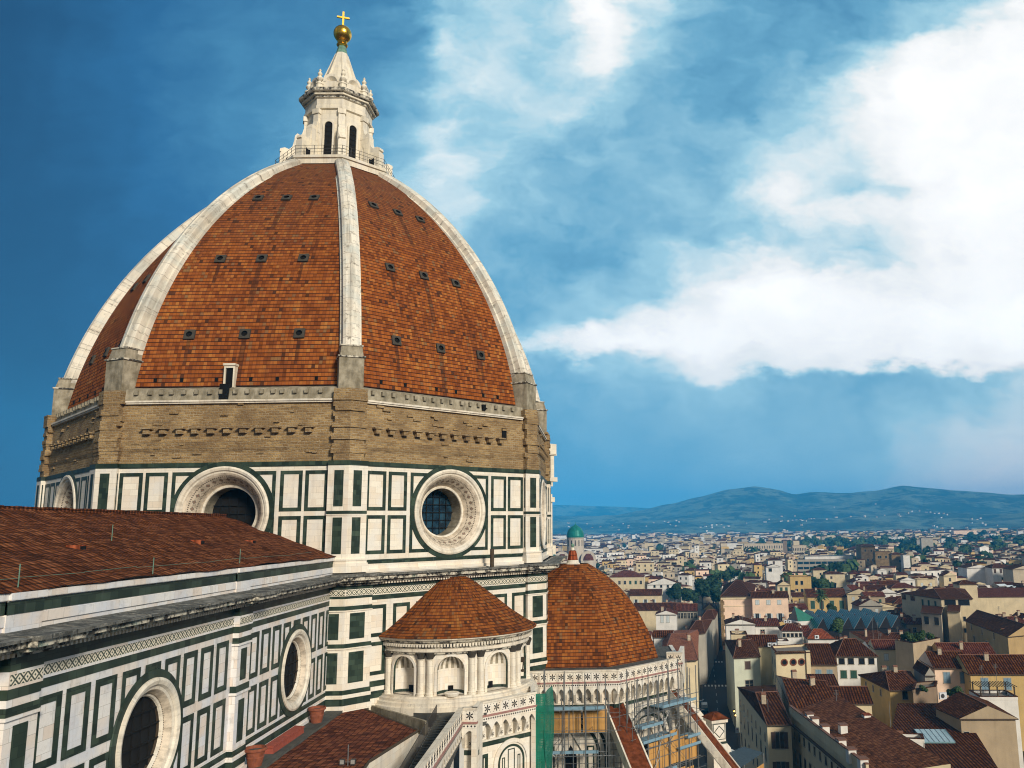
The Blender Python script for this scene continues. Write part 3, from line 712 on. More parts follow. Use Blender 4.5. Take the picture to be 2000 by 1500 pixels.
for k in range(8):
    mb = MB(); ao = 27.0*C22
    wedge(mb, k, 1.72, AP-.2, ao, 51.1, 58.72, 0); wedge(mb, k, 1.74, AP-.2, ao+.03, 58.72, 59.13, 1)
    wedge(mb, k, 1.95, AP-.2, ao+.25, 50.0, 50.75, 0); wedge(mb, k, 1.85, AP-.2, ao+.14, 50.75, 50.95, 0); wedge(mb, k, 1.90, AP-.2, ao+.2, 50.95, 51.1, 0)
    if k in (2, 3, 4, 5, 6):
        wing_panels(mb, k, 1.72, ao, [(51.5, 54.45), (55.35, 58.32)], .42, 1.18)
        wedge(mb, k, 1.735, AP-.2, ao+.03, 54.72, 54.98, 1); wedge(mb, k, 1.76, AP-.2, ao+.06, 54.64, 54.72, 0)
        a = octa(k)
        for f, s_ in ((Frame((0, 0), a-pi/8), 1), (Frame((0, 0), a+pi/8), -1)):       # narrow inlay on the return faces
            c = s_*(ao*T22-1.72)
            for z0, z1 in [(51.5, 54.45), (55.35, 58.32)]:
                t0, t1 = sorted((c, c-s_*.02)); mb.box(f, t0, t1, AP+.17, AP+.27, z0, z1, 1)
    mb.build('corner_pilaster', [M_MARBLE, M_GREEN], CATH)
    mb = MB(); random.seed(k)
    z = 59.13
    while z < 65.2:                                          # toothed, unfinished stone
        z2 = min(65.25, z+random.uniform(.25, .55)); wedge(mb, k, 1.45+random.uniform(-.16, .2), 24.0, 24.75+random.uniform(-.06, .16)+(65-z)*.01, z, z2, 0); z = z2
    mb.build('stone_corner', [M_STONE], CATH)
    # lower corner piers
    mb = MB(); ao = 27.75*C22; ai = 25.0
    wedge(mb, k, 2.35, ai, ao, 40.9, 48.0, 0)
    if k in (4, 5, 6):
        wedge(mb, k, 2.55, ai, ao+.18, 39.4, 39.85, 0); wedge(mb, k, 2.45, ai, ao+.08, 39.85, 40.38, 1); wedge(mb, k, 2.48, ai, ao+.11, 40.38, 40.66, 0); wedge(mb, k, 2.45, ai, ao+.08, 40.66, 41.0, 1)
        wedge(mb, k, 2.42, ai, ao+.09, 44.1, 44.2, 0); wedge(mb, k, 2.39, ai, ao+.035, 44.2, 44.52, 1)
        wedge(mb, k, 2.42, ai, ao+.09, 47.0, 47.1, 0); wedge(mb, k, 2.39, ai, ao+.035, 47.1, 47.42, 1)
        wing_panels(mb, k, 2.35, ao, [(41.5, 43.85), (44.85, 46.85)], .45, 1.75)
    wedge(mb, k, 2.39, ai, ao+.03, 48.0, 48.2, 1)
    a = octa(k)
    wedge(mb, k, 2.36, ai, ao+.01, 48.2, 48.72, 0)
    for f, s_ in ((Frame((0, 0), a-pi/8), 1), (Frame((0, 0), a+pi/8), -1)):
        c = s_*ao*T22; t0, t1 = sorted((c-s_*.06, c-s_*2.3))
        mb.quad(f(t0, ao+.03, 48.25), f(t1, ao+.03, 48.25), f(t1, ao+.03, 48.67), f(t0, ao+.03, 48.67), 2, [(t0, 0), (t1, 0), (t1, .42), (t0, .42)])
    wedge(mb, k, 2.39, ai, ao+.04, 48.72, 49.04, 1)
    for z0, z1, n1, mm in ((49.02, 49.24, .35, 3), (49.24, 49.44, .8, 3), (49.44, 49.74, 1.15, 3), (49.74, 49.9, 1.3, 4)):
        wedge(mb, k, 2.4+n1, ai, ao+n1, z0, z1, mm, 4)
    mb.build('lower_corner_pier', [M_MARBLE, M_GREEN, M_INLAY, M_GRIME, M_SLATE], CATH)

# finished white gallery on the south-east side, seen from its end
fr = Frame((0, 0), radians(45*7)); mb = MB(); A = AP
mb.box(fr, -9.9, 9.9, A-.2, A+1.9, 59.2, 59.75, 0); mb.box(fr, -9.7, 9.7, A-.2, A+1.3, 58.6, 59.2, 0); mb.box(fr, -9.7, 9.7, A-.2, A+.8, 57.6, 58.6, 0)
mb.box(fr, -9.9, 9.9, A-.2, A+1.75, 62.7, 64.0, 0); mb.box(fr, -9.8, 9.8, A-.2, A+1.9, 62.55, 62.7, 0)
for i in range(12):
    t = -9.2+i*1.67; mb.box(fr, t-.45, t+.45, A+.95, A+1.55, 59.75, 62.55, 0)
mb.box(fr, -9.6, 9.6, A-.2, A+.6, 59.75, 62.55, 1)
mb.box(fr, -9.9, -8.3, A-.2, A+1.0, 51.2, 57.6, 0); mb.box(fr, -10.1, -8.2, A-.2, A+1.25, 56.6, 57.2, 0); mb.box(fr, -9.3, -8.9, A+.9, A+1.03, 51.8, 56.2, 2); mb.box(fr, -10.2, -8.1, A-.2, A+1.3, 50.1, 51.2, 0)
mb.build('marble_gallery', [M_LANT, M_BLACK, M_GREEN], CATH)

# ------------------------------------------------------------------ lantern
lan = MB()
ZL = 95.05
lan.prism([(6.95*cos(octa(k)), 6.95*sin(octa(k))) for k in range(8)], 94.1, 94.75, 0); lan.prism([(7.15*cos(octa(k)), 7.15*sin(octa(k))) for k in range(8)], 94.75, ZL, 0)
R8 = lambda r, z: [Vector((r*cos(octa(k)), r*sin(octa(k)), z)) for k in range(8)]
def octband(mb, r0, z0, r1, z1, m=0):
    a, b = R8(r0, z0), R8(r1, z1)
    for k in range(8): mb.quad(a[k], a[(k+1) % 8], b[(k+1) % 8], b[k], m)
octband(lan, 3.72, ZL, 3.72, 102.2)
for r0, z0, r1, z1 in ((3.72, 102.2, 3.98, 102.28), (3.98, 102.28, 3.98, 102.6), (3.98, 102.6, 3.86, 102.68), (3.86, 102.68, 3.86, 103.55), (3.86, 103.55, 4.05, 103.6), (4.05, 103.6, 4.05, 103.85), (4.05, 103.85, 4.3, 103.9), (4.3, 103.9, 4.3, 104.1), (4.3, 104.1, 4.55, 104.18), (4.55, 104.18, 4.66, 104.25), (4.66, 104.25, 4.66, 104.6), (4.66, 104.6, 3.0, 104.75)):
    octband(lan, r0, z0, r1, z1, 1 if z0 in (104.25, 104.6, 104.1, 103.6) else 0)
octband(lan, 3.1, 104.7, 3.1, 105.9); octband(lan, 3.1, 105.9, 2.75, 106.3); octband(lan, 2.75, 106.3, 2.3, 106.7)
LAN = lan.build('lantern', [M_LANT, M_GRIME], CATH)
for k, ang in FACES:
    fr = Frame((0, 0), ang); a = 3.72*C22
    # tall arched window
    mb = MB(); w, zb, zt = .46, ZL+.1, 100.2
    pts = [(-w, zb), (w, zb)]+[(w*cos(pi*i/10), zt+w*sin(pi*i/10)) for i in range(11)]
    mb.poly([fr(t, a+.012, z) for t, z in pts], 0)
    wo = [(-w-.22, zb)]+[((w+.22)*cos(pi-pi*i/10), zt+(w+.22)*sin(pi-pi*i/10)) for i in range(11)]+[(w+.22, zb)]
    wi = [(-w, zb)]+[(w*cos(pi-pi*i/10), zt+w*sin(pi-pi*i/10)) for i in range(11)]+[(w, zb)]
    for i in range(len(wo)-1):
        mb.quad(fr(wo[i][0], a+.16, wo[i][1]), fr(wo[i+1][0], a+.16, wo[i+1][1]), fr(wi[i+1][0], a+.16, wi[i+1][1]), fr(wi[i][0], a+.16, wi[i][1]), 1)
        mb.quad(fr(wi[i][0], a+.16, wi[i][1]), fr(wi[i+1][0], a+.16, wi[i+1][1]), fr(wi[i+1][0], a, wi[i+1][1]), fr(wi[i][0], a, wi[i][1]), 1)
        mb.quad(fr(wo[i][0], a, wo[i][1]), fr(wo[i+1][0], a, wo[i+1][1]), fr(wo[i+1][0], a+.16, wo[i+1][1]), fr(wo[i][0], a+.16, wo[i][1]), 1)
    for i in range(1, 9): mb.box(fr, -w, w, a+.02, a+.06, zb+i*.62, zb+i*.62+.07, 2)
    mb.build('arched_window', [M_DARK, M_LANT, M_GRIDB], LAN)
    # shell niche above the cornice
    mb = MB(); a2 = 3.3*C22
    mb.box(fr, -.95, .95, a2-.1, a2+.25, 104.75, 105.9, 0)
    arc = [(.95*cos(pi*i/12), 105.9+.95*sin(pi*i/12)) for i in range(13)]; arci = [(.68*cos(pi*i/12), 105.85+.68*sin(pi*i/12)) for i in range(13)]
    for i in range(12):
        mb.quad(fr(arc[i][0], a2+.3, arc[i][1]), fr(arc[i+1][0], a2+.3, arc[i+1][1]), fr(arci[i+1][0], a2+.3, arci[i+1][1]), fr(arci[i][0], a2+.3, arci[i][1]), 0)
        mb.quad(fr(arc[i][0], a2-.5, arc[i][1]), fr(arc[i+1][0], a2-.5, arc[i+1][1]), fr(arc[i+1][0], a2+.3, arc[i+1][1]), fr(arc[i][0], a2+.3, arc[i][1]), 0)
        mb.poly((fr(0, a2-.35, 105.85), fr(arci[i][0], a2+.3, arci[i][1]), fr(arci[i+1][0], a2+.3, arci[i+1][1])), 0)
    mb.build('shell_niche', [M_LANT], LAN)
for k in range(8):
    fr = Frame((0, 0), octa(k))
    # radial buttress with its scroll
    mb = MB(); hw = .34
    side = [(2.9, ZL), (6.3, ZL), (6.3, 97.35), (6.45, 97.45), (6.4, 97.75), (5.9, 97.95), (5.45, 97.8), (5.1, 98.2), (4.95, 98.9), (4.85, 99.65), (4.6, 99.95), (4.25, 99.75), (4.1, 100.0), (3.95, 100.6), (3.6, 100.9), (2.9, 101.0)]
    A_ = [fr(-hw, r, z) for r, z in side]; B_ = [fr(hw, r, z) for r, z in side]
    mb.poly(list(reversed(A_)), 0); mb.poly(B_, 0)
    for i in range(len(side)): j = (i+1) % len(side); mb.quad(A_[i], A_[j], B_[j], B_[i], 0)
    mb.box(fr, -.45, .45, 5.75, 6.4, ZL, 97.2, 0); mb.box(fr, -.42, .42, 4.2, 4.9, ZL, 99.4, 0)
    mb.box(fr, -.36, .36, 4.95, 5.7, ZL+.05, 96.7, 1)
    for s_ in (-1, 1):                                      # carved scroll disc on each flank
        for rad, cz, cr in ((.55, 98.6, 4.35), (.45, 96.9, 5.3)):
            mb.poly([fr(s_*(hw+.05), cr+rad*cos(2*pi*i/16), cz+rad*sin(2*pi*i/16)) for i in range(16)], 0)
            for i in range(16):
                a0, a1 = 2*pi*i/16, 2*pi*(i+1)/16
                mb.quad(fr(s_*hw, cr+rad*cos(a0), cz+rad*sin(a0)), fr(s_*hw, cr+rad*cos(a1), cz+rad*sin(a1)), fr(s_*(hw+.05), cr+rad*cos(a1), cz+rad*sin(a1)), fr(s_*(hw+.05), cr+rad*cos(a0), cz+rad*sin(a0)), 0)
    mb.build('buttress', [M_LANT, M_BLACK], LAN)
    # corner pilaster of the lantern
    mb = MB(); mb.box(fr, -.36, .36, 3.2, 3.92, ZL, 102.2, 0); mb.box(fr, -.46, .46, 3.2, 4.04, 101.6, 102.2, 0); mb.box(fr, -.40, .40, 3.2, 3.98, 99.2, 99.5, 0)
    mb.build('corner_shaft', [M_LANT], LAN)
    mb = MB()                                               # turned finial
    c = fr(0, 3.55, 104.7)
    mb.lathe(c, [(.42, 0), (.42, .7), (.5, .75), (.5, .9), (.22, 1.0), (.16, 1.15), (.34, 1.35), (.40, 1.5), (.30, 1.72), (.15, 1.85), (.26, 2.02), (.28, 2.15), (.14, 2.35), (.10, 2.45), (.16, 2.6), (0, 2.8)], 10)
    mb.build('finial', [M_LANT], LAN)
mb = MB(); n8 = [(2.42, 106.4), (1.5, 108.6), (.42, 112.35)]
octband(mb, 2.42, 106.4, 1.42, 109.2, 0); octband(mb, 1.42, 109.2, .72, 111.35, 0); octband(mb, .72, 111.35, .44, 112.5, 1)
for k in range(8):
    fr = Frame((0, 0), octa(k)); mb.tube([fr(0, 2.42, 106.4), fr(0, 1.42, 109.2), fr(0, .72, 111.3)], [.13, .09, .06], 6, 0)
mb.build('cone_roof', [M_LANT, M_VERDI], LAN)
mb = MB()
mb.lathe((0, 0, 0), [(.40, 112.4), (.62, 112.5), (.68, 112.62), (.62, 112.74), (.5, 112.82), (.56, 112.95), (.60, 113.05), (.5, 113.15)], 24, 0)
P_ = [(1.08*cos(a), 114.12+1.08*sin(a)) for a in [-1.09+i*(2.6/20) for i in range(21)]]
mb.lathe((0, 0, 0), P_+[(.2, 115.19)], 32, 0); mb.build('golden_ball', [M_GOLD], LAN)
mb = MB(); fr = Frame((0, 0), radians(198))
mb.box(fr, -.11, .11, -.1, .1, 115.1, 117.15, 0); mb.box(fr, -.74, -.11, -.09, .09, 116.27, 116.47, 0); mb.box(fr, .11, .74, -.09, .09, 116.27, 116.47, 0); mb.build('cross', [M_GOLD], LAN)
mb = MB(); c = R8(6.85, ZL)
for k in range(8):
    a, b = c[k], c[(k+1) % 8]
    for i in range(5):
        p = a+(b-a)*i/5; mb.tube([p, p+Vector((0, 0, 1.25))], .03, 5)
    for h in (.45, .85, 1.25): mb.tube([a+Vector((0, 0, h)), b+Vector((0, 0, h))], .022, 5)
mb.build('railing', [M_IRON], LAN)
# ------------------------------------------------------------------ nave: clerestory wall, cornice, attic and roof
SW_ = Frame((0, 0), -pi/2)                                   # south side: t = x, n = -y
YN = 9.35; XE, XW = -24.3, -104.0
def bay(xc, x0, x1, panels, wall):
    mb = MB()
    holed_wall(mb, SW_, YN, x0, x1, 39.3, 48.0, xc, 43.75, 2.5)
    for a, b in panels:
        panel(mb, SW_, YN, a, b, 44.44, 47.18, .31, hole=(xc, 43.75, 2.93)); panel(mb, SW_, YN, a, b, 41.14, 43.97, .31, hole=(xc, 43.75, 2.93))
    w = mb.build('clerestory_wall', [M_WALLM, M_GREEN], CATH)
    oculus(w, SW_, YN, xc, 43.75, 2.75, 1.86, .42, .62, M_DARK, 5, M_WOOD, .14)  # dark timber tone on the tube puts its recess shade into the colour
    return w
R1 = [(-40.35, -38.97), (-38.58, -37.16), (-36.78, -35.38), (-35.0, -33.65), (-33.18, -31.85), (-31.42, -30.05), (-29.62, -28.4), (-27.96, -26.72), (-26.24, -24.99)]
R2 = [(-59.55, -57.99), (-57.71, -56.15), (-55.79, -54.26), (-53.86, -52.39), (-52.0, -50.61), (-50.23, -48.74), (-48.37, -46.94), (-46.53, -45.11), (-44.72, -43.25)]
R3 = [(a-18.85, b-18.85) for a, b in R2]
bay(-32.45, -41.9, XE, R1, None); bay(-51.3, -60.75, -41.9, R2, None); bay(-70.15, -79.6, -60.75, R3, None)
mb = MB()
def band(z0, z1, n, m): mb.box(SW_, -80, XE, YN-.2, YN+n, z0, z1, m)
band(39.55, 39.74, .12, 0); band(39.94, 40.36, .03, 1); band(40.62, 40.93, .03, 1); band(47.51, 47.87, .03, 1); band(47.87, 47.98, .07, 0)
mb.box(SW_, -80, XE, YN-.2, YN+.055, 48.37, 48.48, 0); band(48.48, 49.0, .035, 1)
mb.quad(SW_(-80, YN+.03, 47.98), SW_(XE, YN+.03, 47.98), SW_(XE, YN+.03, 48.37), SW_(-80, YN+.03, 48.37), 2, [(-80, .0), (XE, 0), (XE, .41), (-80, .41)])
mb.box(SW_, -80, XE, YN-.25, YN+.02, 48.0, 49.0, 0)
# upper attic band above the cornice
mb.box(SW_, XW, XE, YN-.3, YN, 49.6, 51.0, 0); mb.box(SW_, XW, XE, YN-.3, YN+.03, 50.47, 50.93, 1); mb.box(SW_, XW, XE, YN-.3, YN+.14, 50.98, 51.24, 0); mb.box(SW_, XW, XE, YN-.3, YN+.07, 50.05, 50.42, 0)
mb.build('inlaid_bands', [M_WALLM, M_GREEN, M_INLAY], CATH)
mb = MB()
random.seed(12)
for z0, z1, n, m in ((49.0, 49.2, .3, 0), (49.2, 49.38, .85, 0), (49.38, 49.62, 1.25, 0)):
    mb.box(SW_, XW, XE-.6, YN-.2, YN+n, z0, z1, m)
x = XW
while x < XE-1.2:                                            # slate slabs, none quite level
    w = random.uniform(.9, 1.5); a = random.uniform(0, .05); mb.hexa([SW_(x, YN+1.42+a, 49.62), SW_(x+w-.03, YN+1.40+a, 49.62), SW_(x+w-.03, YN-.1, 49.62), SW_(x, YN-.1, 49.62)], [SW_(x, YN+1.42+a, 49.70+a*.6), SW_(x+w-.03, YN+1.40+a, 49.70+a*.4), SW_(x+w-.03, YN-.1, 49.86), SW_(x, YN-.1, 49.86)], 1); x += w
x = -80
while x < XE-.9: mb.box(SW_, x, x+.13, YN-.1, YN+.62, 49.01, 49.19, 2); x += .27
mb.build('nave_cornice', [M_GRIME, M_SLATE, M_TRIM], CATH)
for xc in (-41.87, -60.72):
    mb = MB(); p = .34; a, b = xc-.87, xc+.87
    mb.box(SW_, a, b, YN-.2, YN+p, 39.5, 48.0, 0)
    for z0, z1, n, m in ((39.55, 39.74, .12, 0), (39.94, 40.36, .03, 1), (40.62, 40.93, .03, 1), (40.36, 40.5, .06, 0), (44.0, 44.14, .10, 0), (44.14, 44.5, .03, 1), (46.78, 46.9, .10, 0), (46.9, 47.22, .03, 1), (47.51, 47.87, .03, 1), (47.87, 48.48, .05, 0), (48.48, 49.0, .035, 1)):
        mb.box(SW_, a-n, b+n, YN-.2, YN+p+n, z0, z1, m)
    for z0, z1, n, m in ((49.0, 49.2, .3, 3), (49.2, 49.38, .85, 3), (49.38, 49.62, 1.25, 3), (49.62, 49.78, 1.42, 4)): mb.box(SW_, a-n*.4, b+n*.4, YN-.2, YN+p+n, z0, z1+.003, m)
    mb.quad(SW_(a, YN+p+.055, 47.98), SW_(b, YN+p+.055, 47.98), SW_(b, YN+p+.055, 48.37), SW_(a, YN+p+.055, 48.37), 2, [(a, 0), (b, 0), (b, .41), (a, .41)])
    for z0, z1 in ((41.3, 43.65), (44.75, 46.55)): mb.box(SW_, xc-.42, xc+.36, YN, YN+p+.02, z0, z1, 1)
    mb.box(SW_, a-.1, b+.1, YN-.3, YN+.10, 49.6, 51.0, 0); mb.box(SW_, a-.1, b+.1, YN-.3, YN+.13, 50.47, 50.93, 1); mb.box(SW_, a-.1, b+.1, YN-.3, YN+.24, 50.98, 51.24, 0)
    mb.build('wall_pilaster', [M_WALLM, M_GREEN, M_INLAY, M_GRIME, M_SLATE], CATH)
# roof, gently uneven
mb = MB(); random.seed(5)
NX, NY = 60, 16
def rz(i, j):
    f = j/NY; return 51.30+(54.72-51.30)*f+.05*sin(i*1.7+j*.9)+.04*sin(i*.53-j*1.3)
for side in (1, -1):
    for i in range(NX):
        for j in range(NY):
            xs_ = [XW+(XE-XW)*(i+e)/NX for e in (0, 1)]; ys_ = [-(YN+.22)*(1-(j+e)/NY)*side for e in (0, 1)]
            L_ = [10.2*(j+e)/NY for e in (0, 1)]
            mb.poly((Vector((xs_[0], ys_[0], rz(i, j))), Vector((xs_[1], ys_[0], rz(i+1, j))), Vector((xs_[1], ys_[1], rz(i+1, j+1))), Vector((xs_[0], ys_[1], rz(i, j+1)))), 0,
                    [(xs_[0], L_[0]), (xs_[1], L_[0]), (xs_[1], L_[1]), (xs_[0], L_[1])])
x = XW
while x < XE: mb.box(SW_, x, x+.40, -.16, .16, 54.66, 54.86+random.uniform(0, .04), 0); x += .43
roof = mb.build('nave_roof', [M_NAVE], CATH)
for px, py in ((148, 1072), (385, 1060), (487, 1060)):         # lifted vent tiles
    p = at_n(px, py, (0, -sin(radians(20.4)), cos(radians(20.4))), 0)
    # meet the roof plane by stepping along the ray
    d = ray(px, py); best = None
    for s_ in range(200, 1600):
        q = CAM+d*(s_*.1)
        if abs(q.y) < YN and q.z < 51.3+3.42*(1-abs(q.y)/YN): best = q; break
    if best:
        mb = MB(); f2 = Frame((best.x, best.y), -pi/2); mb.box(f2, -.28, .28, -.3, .35, best.z-.2, best.z+.18, 0); mb.box(f2, -.22, .22, .3, .37, best.z-.1, best.z+.13, 1); mb.build('vent_tile', [M_ROOFN, M_BLACK], roof)
# lightning conductor along the eaves: posts and wire
LC = thing('lightning_conductor', (-50, -8.6, 51.6), 'green copper lightning conductor wire with short posts along the nave roof eaves', 'lightning rod')
for px, py in ((35, 1147), (218, 1056), (298, 1124), (468, 1100)):
    best = None; d = ray(px, py)
    for s_ in range(200, 1600):
        q = CAM+d*(s_*.1)
        if abs(q.y) < YN+.2 and q.z < 51.35+3.42*(1-abs(q.y)/YN): best = q; break
    if best: mb = MB(); mb.tube([best, best+Vector((0, 0, .85))], .022, 5); mb.build('post', M_VERDI, LC)
mb = MB()
for i in range(14): 
    a = Vector((-84+i*4, -8.6, 51.72)); mb.tube([a, a+Vector((4, 0, .05*sin(i*2)))], .010, 4)
mb.build('wire', M_VERDI, LC)

# ------------------------------------------------------------------ exedra in the corner
EXF = Frame((0, 0), radians(225)); EO = EXF(0, 25.2)
mb = MB(); a0, a1 = radians(225-100), radians(225+100)
mb.lathe(EO, [(7.55, 38.9), (7.55, 39.45), (7.40, 39.5), (7.40, 39.75), (7.2, 39.8), (7.2, 40.02), (6.95, 40.08), (6.95, 40.2), (6.0, 40.21)], 60, [0]*8, a0, a1)
mb.lathe(EO, [(6.62, 43.55), (6.72, 43.6), (6.72, 43.85), (6.8, 43.9)], 60, 0, a0, a1)
mb.lathe(EO, [(6.8, 43.9), (6.8, 44.0), (6.82, 44.28)], 60, 1, a0, a1)
mb.lathe(EO, [(6.82, 44.28), (7.0, 44.36), (7.08, 44.5)], 60, 1, a0, a1); mb.lathe(EO, [(6.63, 43.42), (6.66, 43.55)], 60, 1, a0, a1)
mb.lathe(EO, [(7.08, 44.5), (7.25, 44.6), (7.25, 44.78), (7.0, 44.86), (6.4, 44.9)], 60, 0, a0, a1)
i = 0
while True:
    a = a0+i*.036; i += 1
    if a > a1: break
    f = Frame((EO.x, EO.y), a); mb.box(f, -.065, .065, 6.7, 7.0, 44.03, 44.26, 0)
EX = mb.build('exedra', [M_TRIM, M_GRIME], CATH)
mb = MB(); mb.lathe(EO, [(7.38, 44.72), (7.40, 44.82), (6.6, 45.22), (5.2, 46.15), (3.6, 47.42), (2.0, 48.62), (1.1, 49.15), (.5, 49.35), (0, 49.4)], 60, 0, a0, a1, False)
mb.build('cone_roof', M_EXR, EX)
niches = [-72, -36, 0, 36, 72]
for ac in niches:
    f = Frame((EO.x, EO.y), radians(225+ac)); mb = MB(); RW = 6.45
    hw = 1.08; zb, zs = 40.25, 42.15                          # opening half width, sill, spring line
    N = 12
    # front wall segment with an arched opening
    def fp(t, z, n=0.0):                                     # wrap t onto the drum
        a = radians(225+ac)+t/RW; return EO+Vector(((RW+n)*cos(a), (RW+n)*sin(a), z))
    W2 = RW*radians(18)
    for t0, t1 in ((-W2, -hw), (hw, W2)):
        for q in range(3):
            u0, u1 = t0+(t1-t0)*q/3, t0+(t1-t0)*(q+1)/3; mb.quad(fp(u0, 40.1), fp(u1, 40.1), fp(u1, 43.6), fp(u0, 43.6), 0)
    arc = [(-hw*cos(pi*i/N), zs+hw*sin(pi*i/N)) for i in range(N+1)]
    for (t0, z0), (t1, z1) in zip(arc, arc[1:]): mb.quad(fp(t0, z0), fp(t1, z1), fp(t1, 43.6), fp(t0, 43.6), 0)
    # archivolt
    ho = hw+.2; arco = [(-ho*cos(pi*i/N), zs+ho*sin(pi*i/N)) for i in range(N+1)]
    arcq = [(-ho, zb-.1)]+arco+[(ho, zb-.1)]; arcp = [(-hw, zb-.1)]+arc+[(hw, zb-.1)]
    for i in range(len(arcq)-1):
        mb.quad(fp(*arcq[i], .1), fp(*arcq[i+1], .1), fp(*arcp[i+1], .1), fp(*arcp[i], .1), 0)
        mb.quad(fp(*arcq[i], 0), fp(*arcq[i+1], 0), fp(*arcq[i+1], .1), fp(*arcq[i], .1), 0); mb.quad(fp(*arcp[i], .1), fp(*arcp[i+1], .1), fp(*arcp[i+1], 0), fp(*arcp[i], 0), 0)
    # niche: half cylinder and shell
    K = 14
    def nic(i, z, r=hw): a = pi*i/K; return f(-r*cos(a), RW-.05-r*sin(a)*.92, z)
    for i in range(K):
        mm = 1 if i in (0, K-1) else 2
        mb.quad(nic(i, zb), nic(i+1, zb), nic(i+1, zs), nic(i, zs), mm, None, False)
        for q in range(6):
            b0, b1 = pi/2*q/6, pi/2*(q+1)/6; mm2 = 1 if i in (0, K-1) else (3 if i % 2 else 2)
            A_ = [f(-hw*cos(pi*e/K)*cos(b), RW-.05-hw*sin(pi*e/K)*cos(b)*.92, zs+hw*sin(b)) for e, b in ((i, b0), (i+1, b0), (i+1, b1), (i, b1))]
            mb.poly(A_ if q < 5 else A_[:3], mm2, None, False)
        mb.quad(nic(i, zb+.02), nic(i+1, zb+.02), f(0, RW, zb+.02), f(0, RW, zb+.02), 0)
        mb.quad(nic(i, zb+.02, hw*.985), nic(i+1, zb+.02, hw*.985), nic(i+1, zb+.24, hw*.985), nic(i, zb+.24, hw*.985), 1)
    mb.box(f, -.2, .2, RW-1.15, RW-.93, zb+.06, zb+.55, 4)
    for s_ in (-1, 1):                                       # green triangles in the spandrels
        t0, t1 = s_*(hw+.02), s_*(hw+.42)
        mb.poly([fp(t0, 43.5, .02), fp(t1, 43.5, .02), fp(t1, 43.0, .02)] if s_ > 0 else [fp(t1, 43.5, .02), fp(t0, 43.5, .02), fp(t1, 43.0, .02)], 1)
    mb.build('niche', [M_MARBLE, M_GREEN, M_MARBLE, M_PLAST, M_BLACK], EX)
for ac in (-90, -54, -18, 18, 54, 90):
    for da in (-3.3, 3.3):
        f = Frame((EO.x, EO.y), radians(225+ac+da)); mb = MB(); c = f(0, 6.55)
        mb.lathe(c, [(.36, 40.1), (.36, 40.25), (.30, 40.3), (.33, 40.4), (.25, 40.48), (.25, 42.85), (.23, 42.95), (.30, 43.0), (.26, 43.05), (.31, 43.25), (.40, 43.5), (.42, 43.58)], 12, [0]*8+[1]*3, 0, 2*pi)
        mb.build('half_column', [M_TRIM, M_PORT], EX)

# ------------------------------------------------------------------ lower terraces and the south aisle roof
mb = MB()
T_ = [(-80, -9.2), (-24, -9.2), (-10, -22), (-12.5, -24.2), (-22.3, -25.5), (-25.9, -21.6), (-27.9, -21.4), (-27.9, -17.8), (-22.7, -11.1), (-26, -10.95), (-80, -10.9)]
mb.prism([(-80, -9.2), (-23.6, -9.2), (-23.6, -10.75), (-80, -10.95)], 38.4, 39.56, 0)
mb.prism([(-23.6, -9.2), (-8, -20), (-12.5, -24.2), (-22.3, -25.5), (-25.9, -21.6), (-26.2, -18.3), (-22.9, -11.3), (-23.6, -10.75)], 38.2, 39.15, 0)
mb.build('stone_terrace', [M_PAVE], CATH)
# stairs going down to the west behind the parapet
mb = MB()
for i in range(34):
    x1 = -26.0-i*.5; z = 38.95-.068*i*1.0; mb.abox(x1-.5, x1, -20.3, -18.15, z-1.2, z, 0)
mb.build('terrace_stair', [M_PAVE], CATH)
# aisle roof
def arz(x, y): return 39.42-.075*(-10.75-y)+.03*sin(x*1.3)*sin(y*1.1)
V_ = [(-23.3, -11.0), (-30.0, -17.55), (-38.2, -16.25), (-47, -17.0)]
mb = MB()
def roof_y(x):                                               # southern edge of the roof at x
    pts = sorted(V_)
    if x <= pts[0][0]: return pts[0][1]
    for (a, b), (c, d) in zip(pts, pts[1:]):
        if a <= x <= c: return b+(d-b)*(x-a)/(c-a)
    return pts[-1][1]
xs_ = [-47+i*(23.7/60) for i in range(61)]
for a, b in zip(xs_, xs_[1:]):
    for j in range(8):
        P4 = []
        for x, e in ((a, j+1), (b, j+1), (b, j), (a, j)):
            y0 = -10.8; y1 = min(roof_y(x), y0-.01); y = y0+(y1-y0)*e/8; P4.append(Vector((x, y, arz(x, y))))
        mb.poly(P4, 0, [(p.x, p.y) for p in P4])
for (a, b), (c, d) in zip(V_, V_[1:]):                        # plastered wall under the eaves
    mb.quad((a, b, arz(a, b)-.12), (c, d, arz(c, d)-.12), (c, d, 35.5), (a, b, 37.8), 1)
    mb.tube([(a, b-.03, arz(a, b)+.0), (c, d-.03, arz(c, d)+.0)], .09, 6, 2)
mb.build('aisle_roof', [M_AISLE, M_MARBLE, M_WOOD], CATH)
mb = MB()                                                    # low whitewashed wall along the verge
for (a, b), (c, d) in [((-21.9, -10.95), (-29.3, -18.0))]:
    dx, dy = c-a, d-b; l = math.hypot(dx, dy); nx, ny = -dy/l*.1, dx/l*.1
    mb.prism([(a+nx, b+ny), (c+nx, d+ny), (c-nx, d-ny), (a-nx, b-ny)], 38.4, 39.42, 0)
mb.build('low_wall', [M_PLAST], CATH)
mb = MB()
P_ = [(-26.2+.0, -18.15, 38.95), (-30, -18.15, 38.45), (-34, -18.1, 37.9), (-38, -18.05, 37.4), (-43, -18.0, 36.7)]
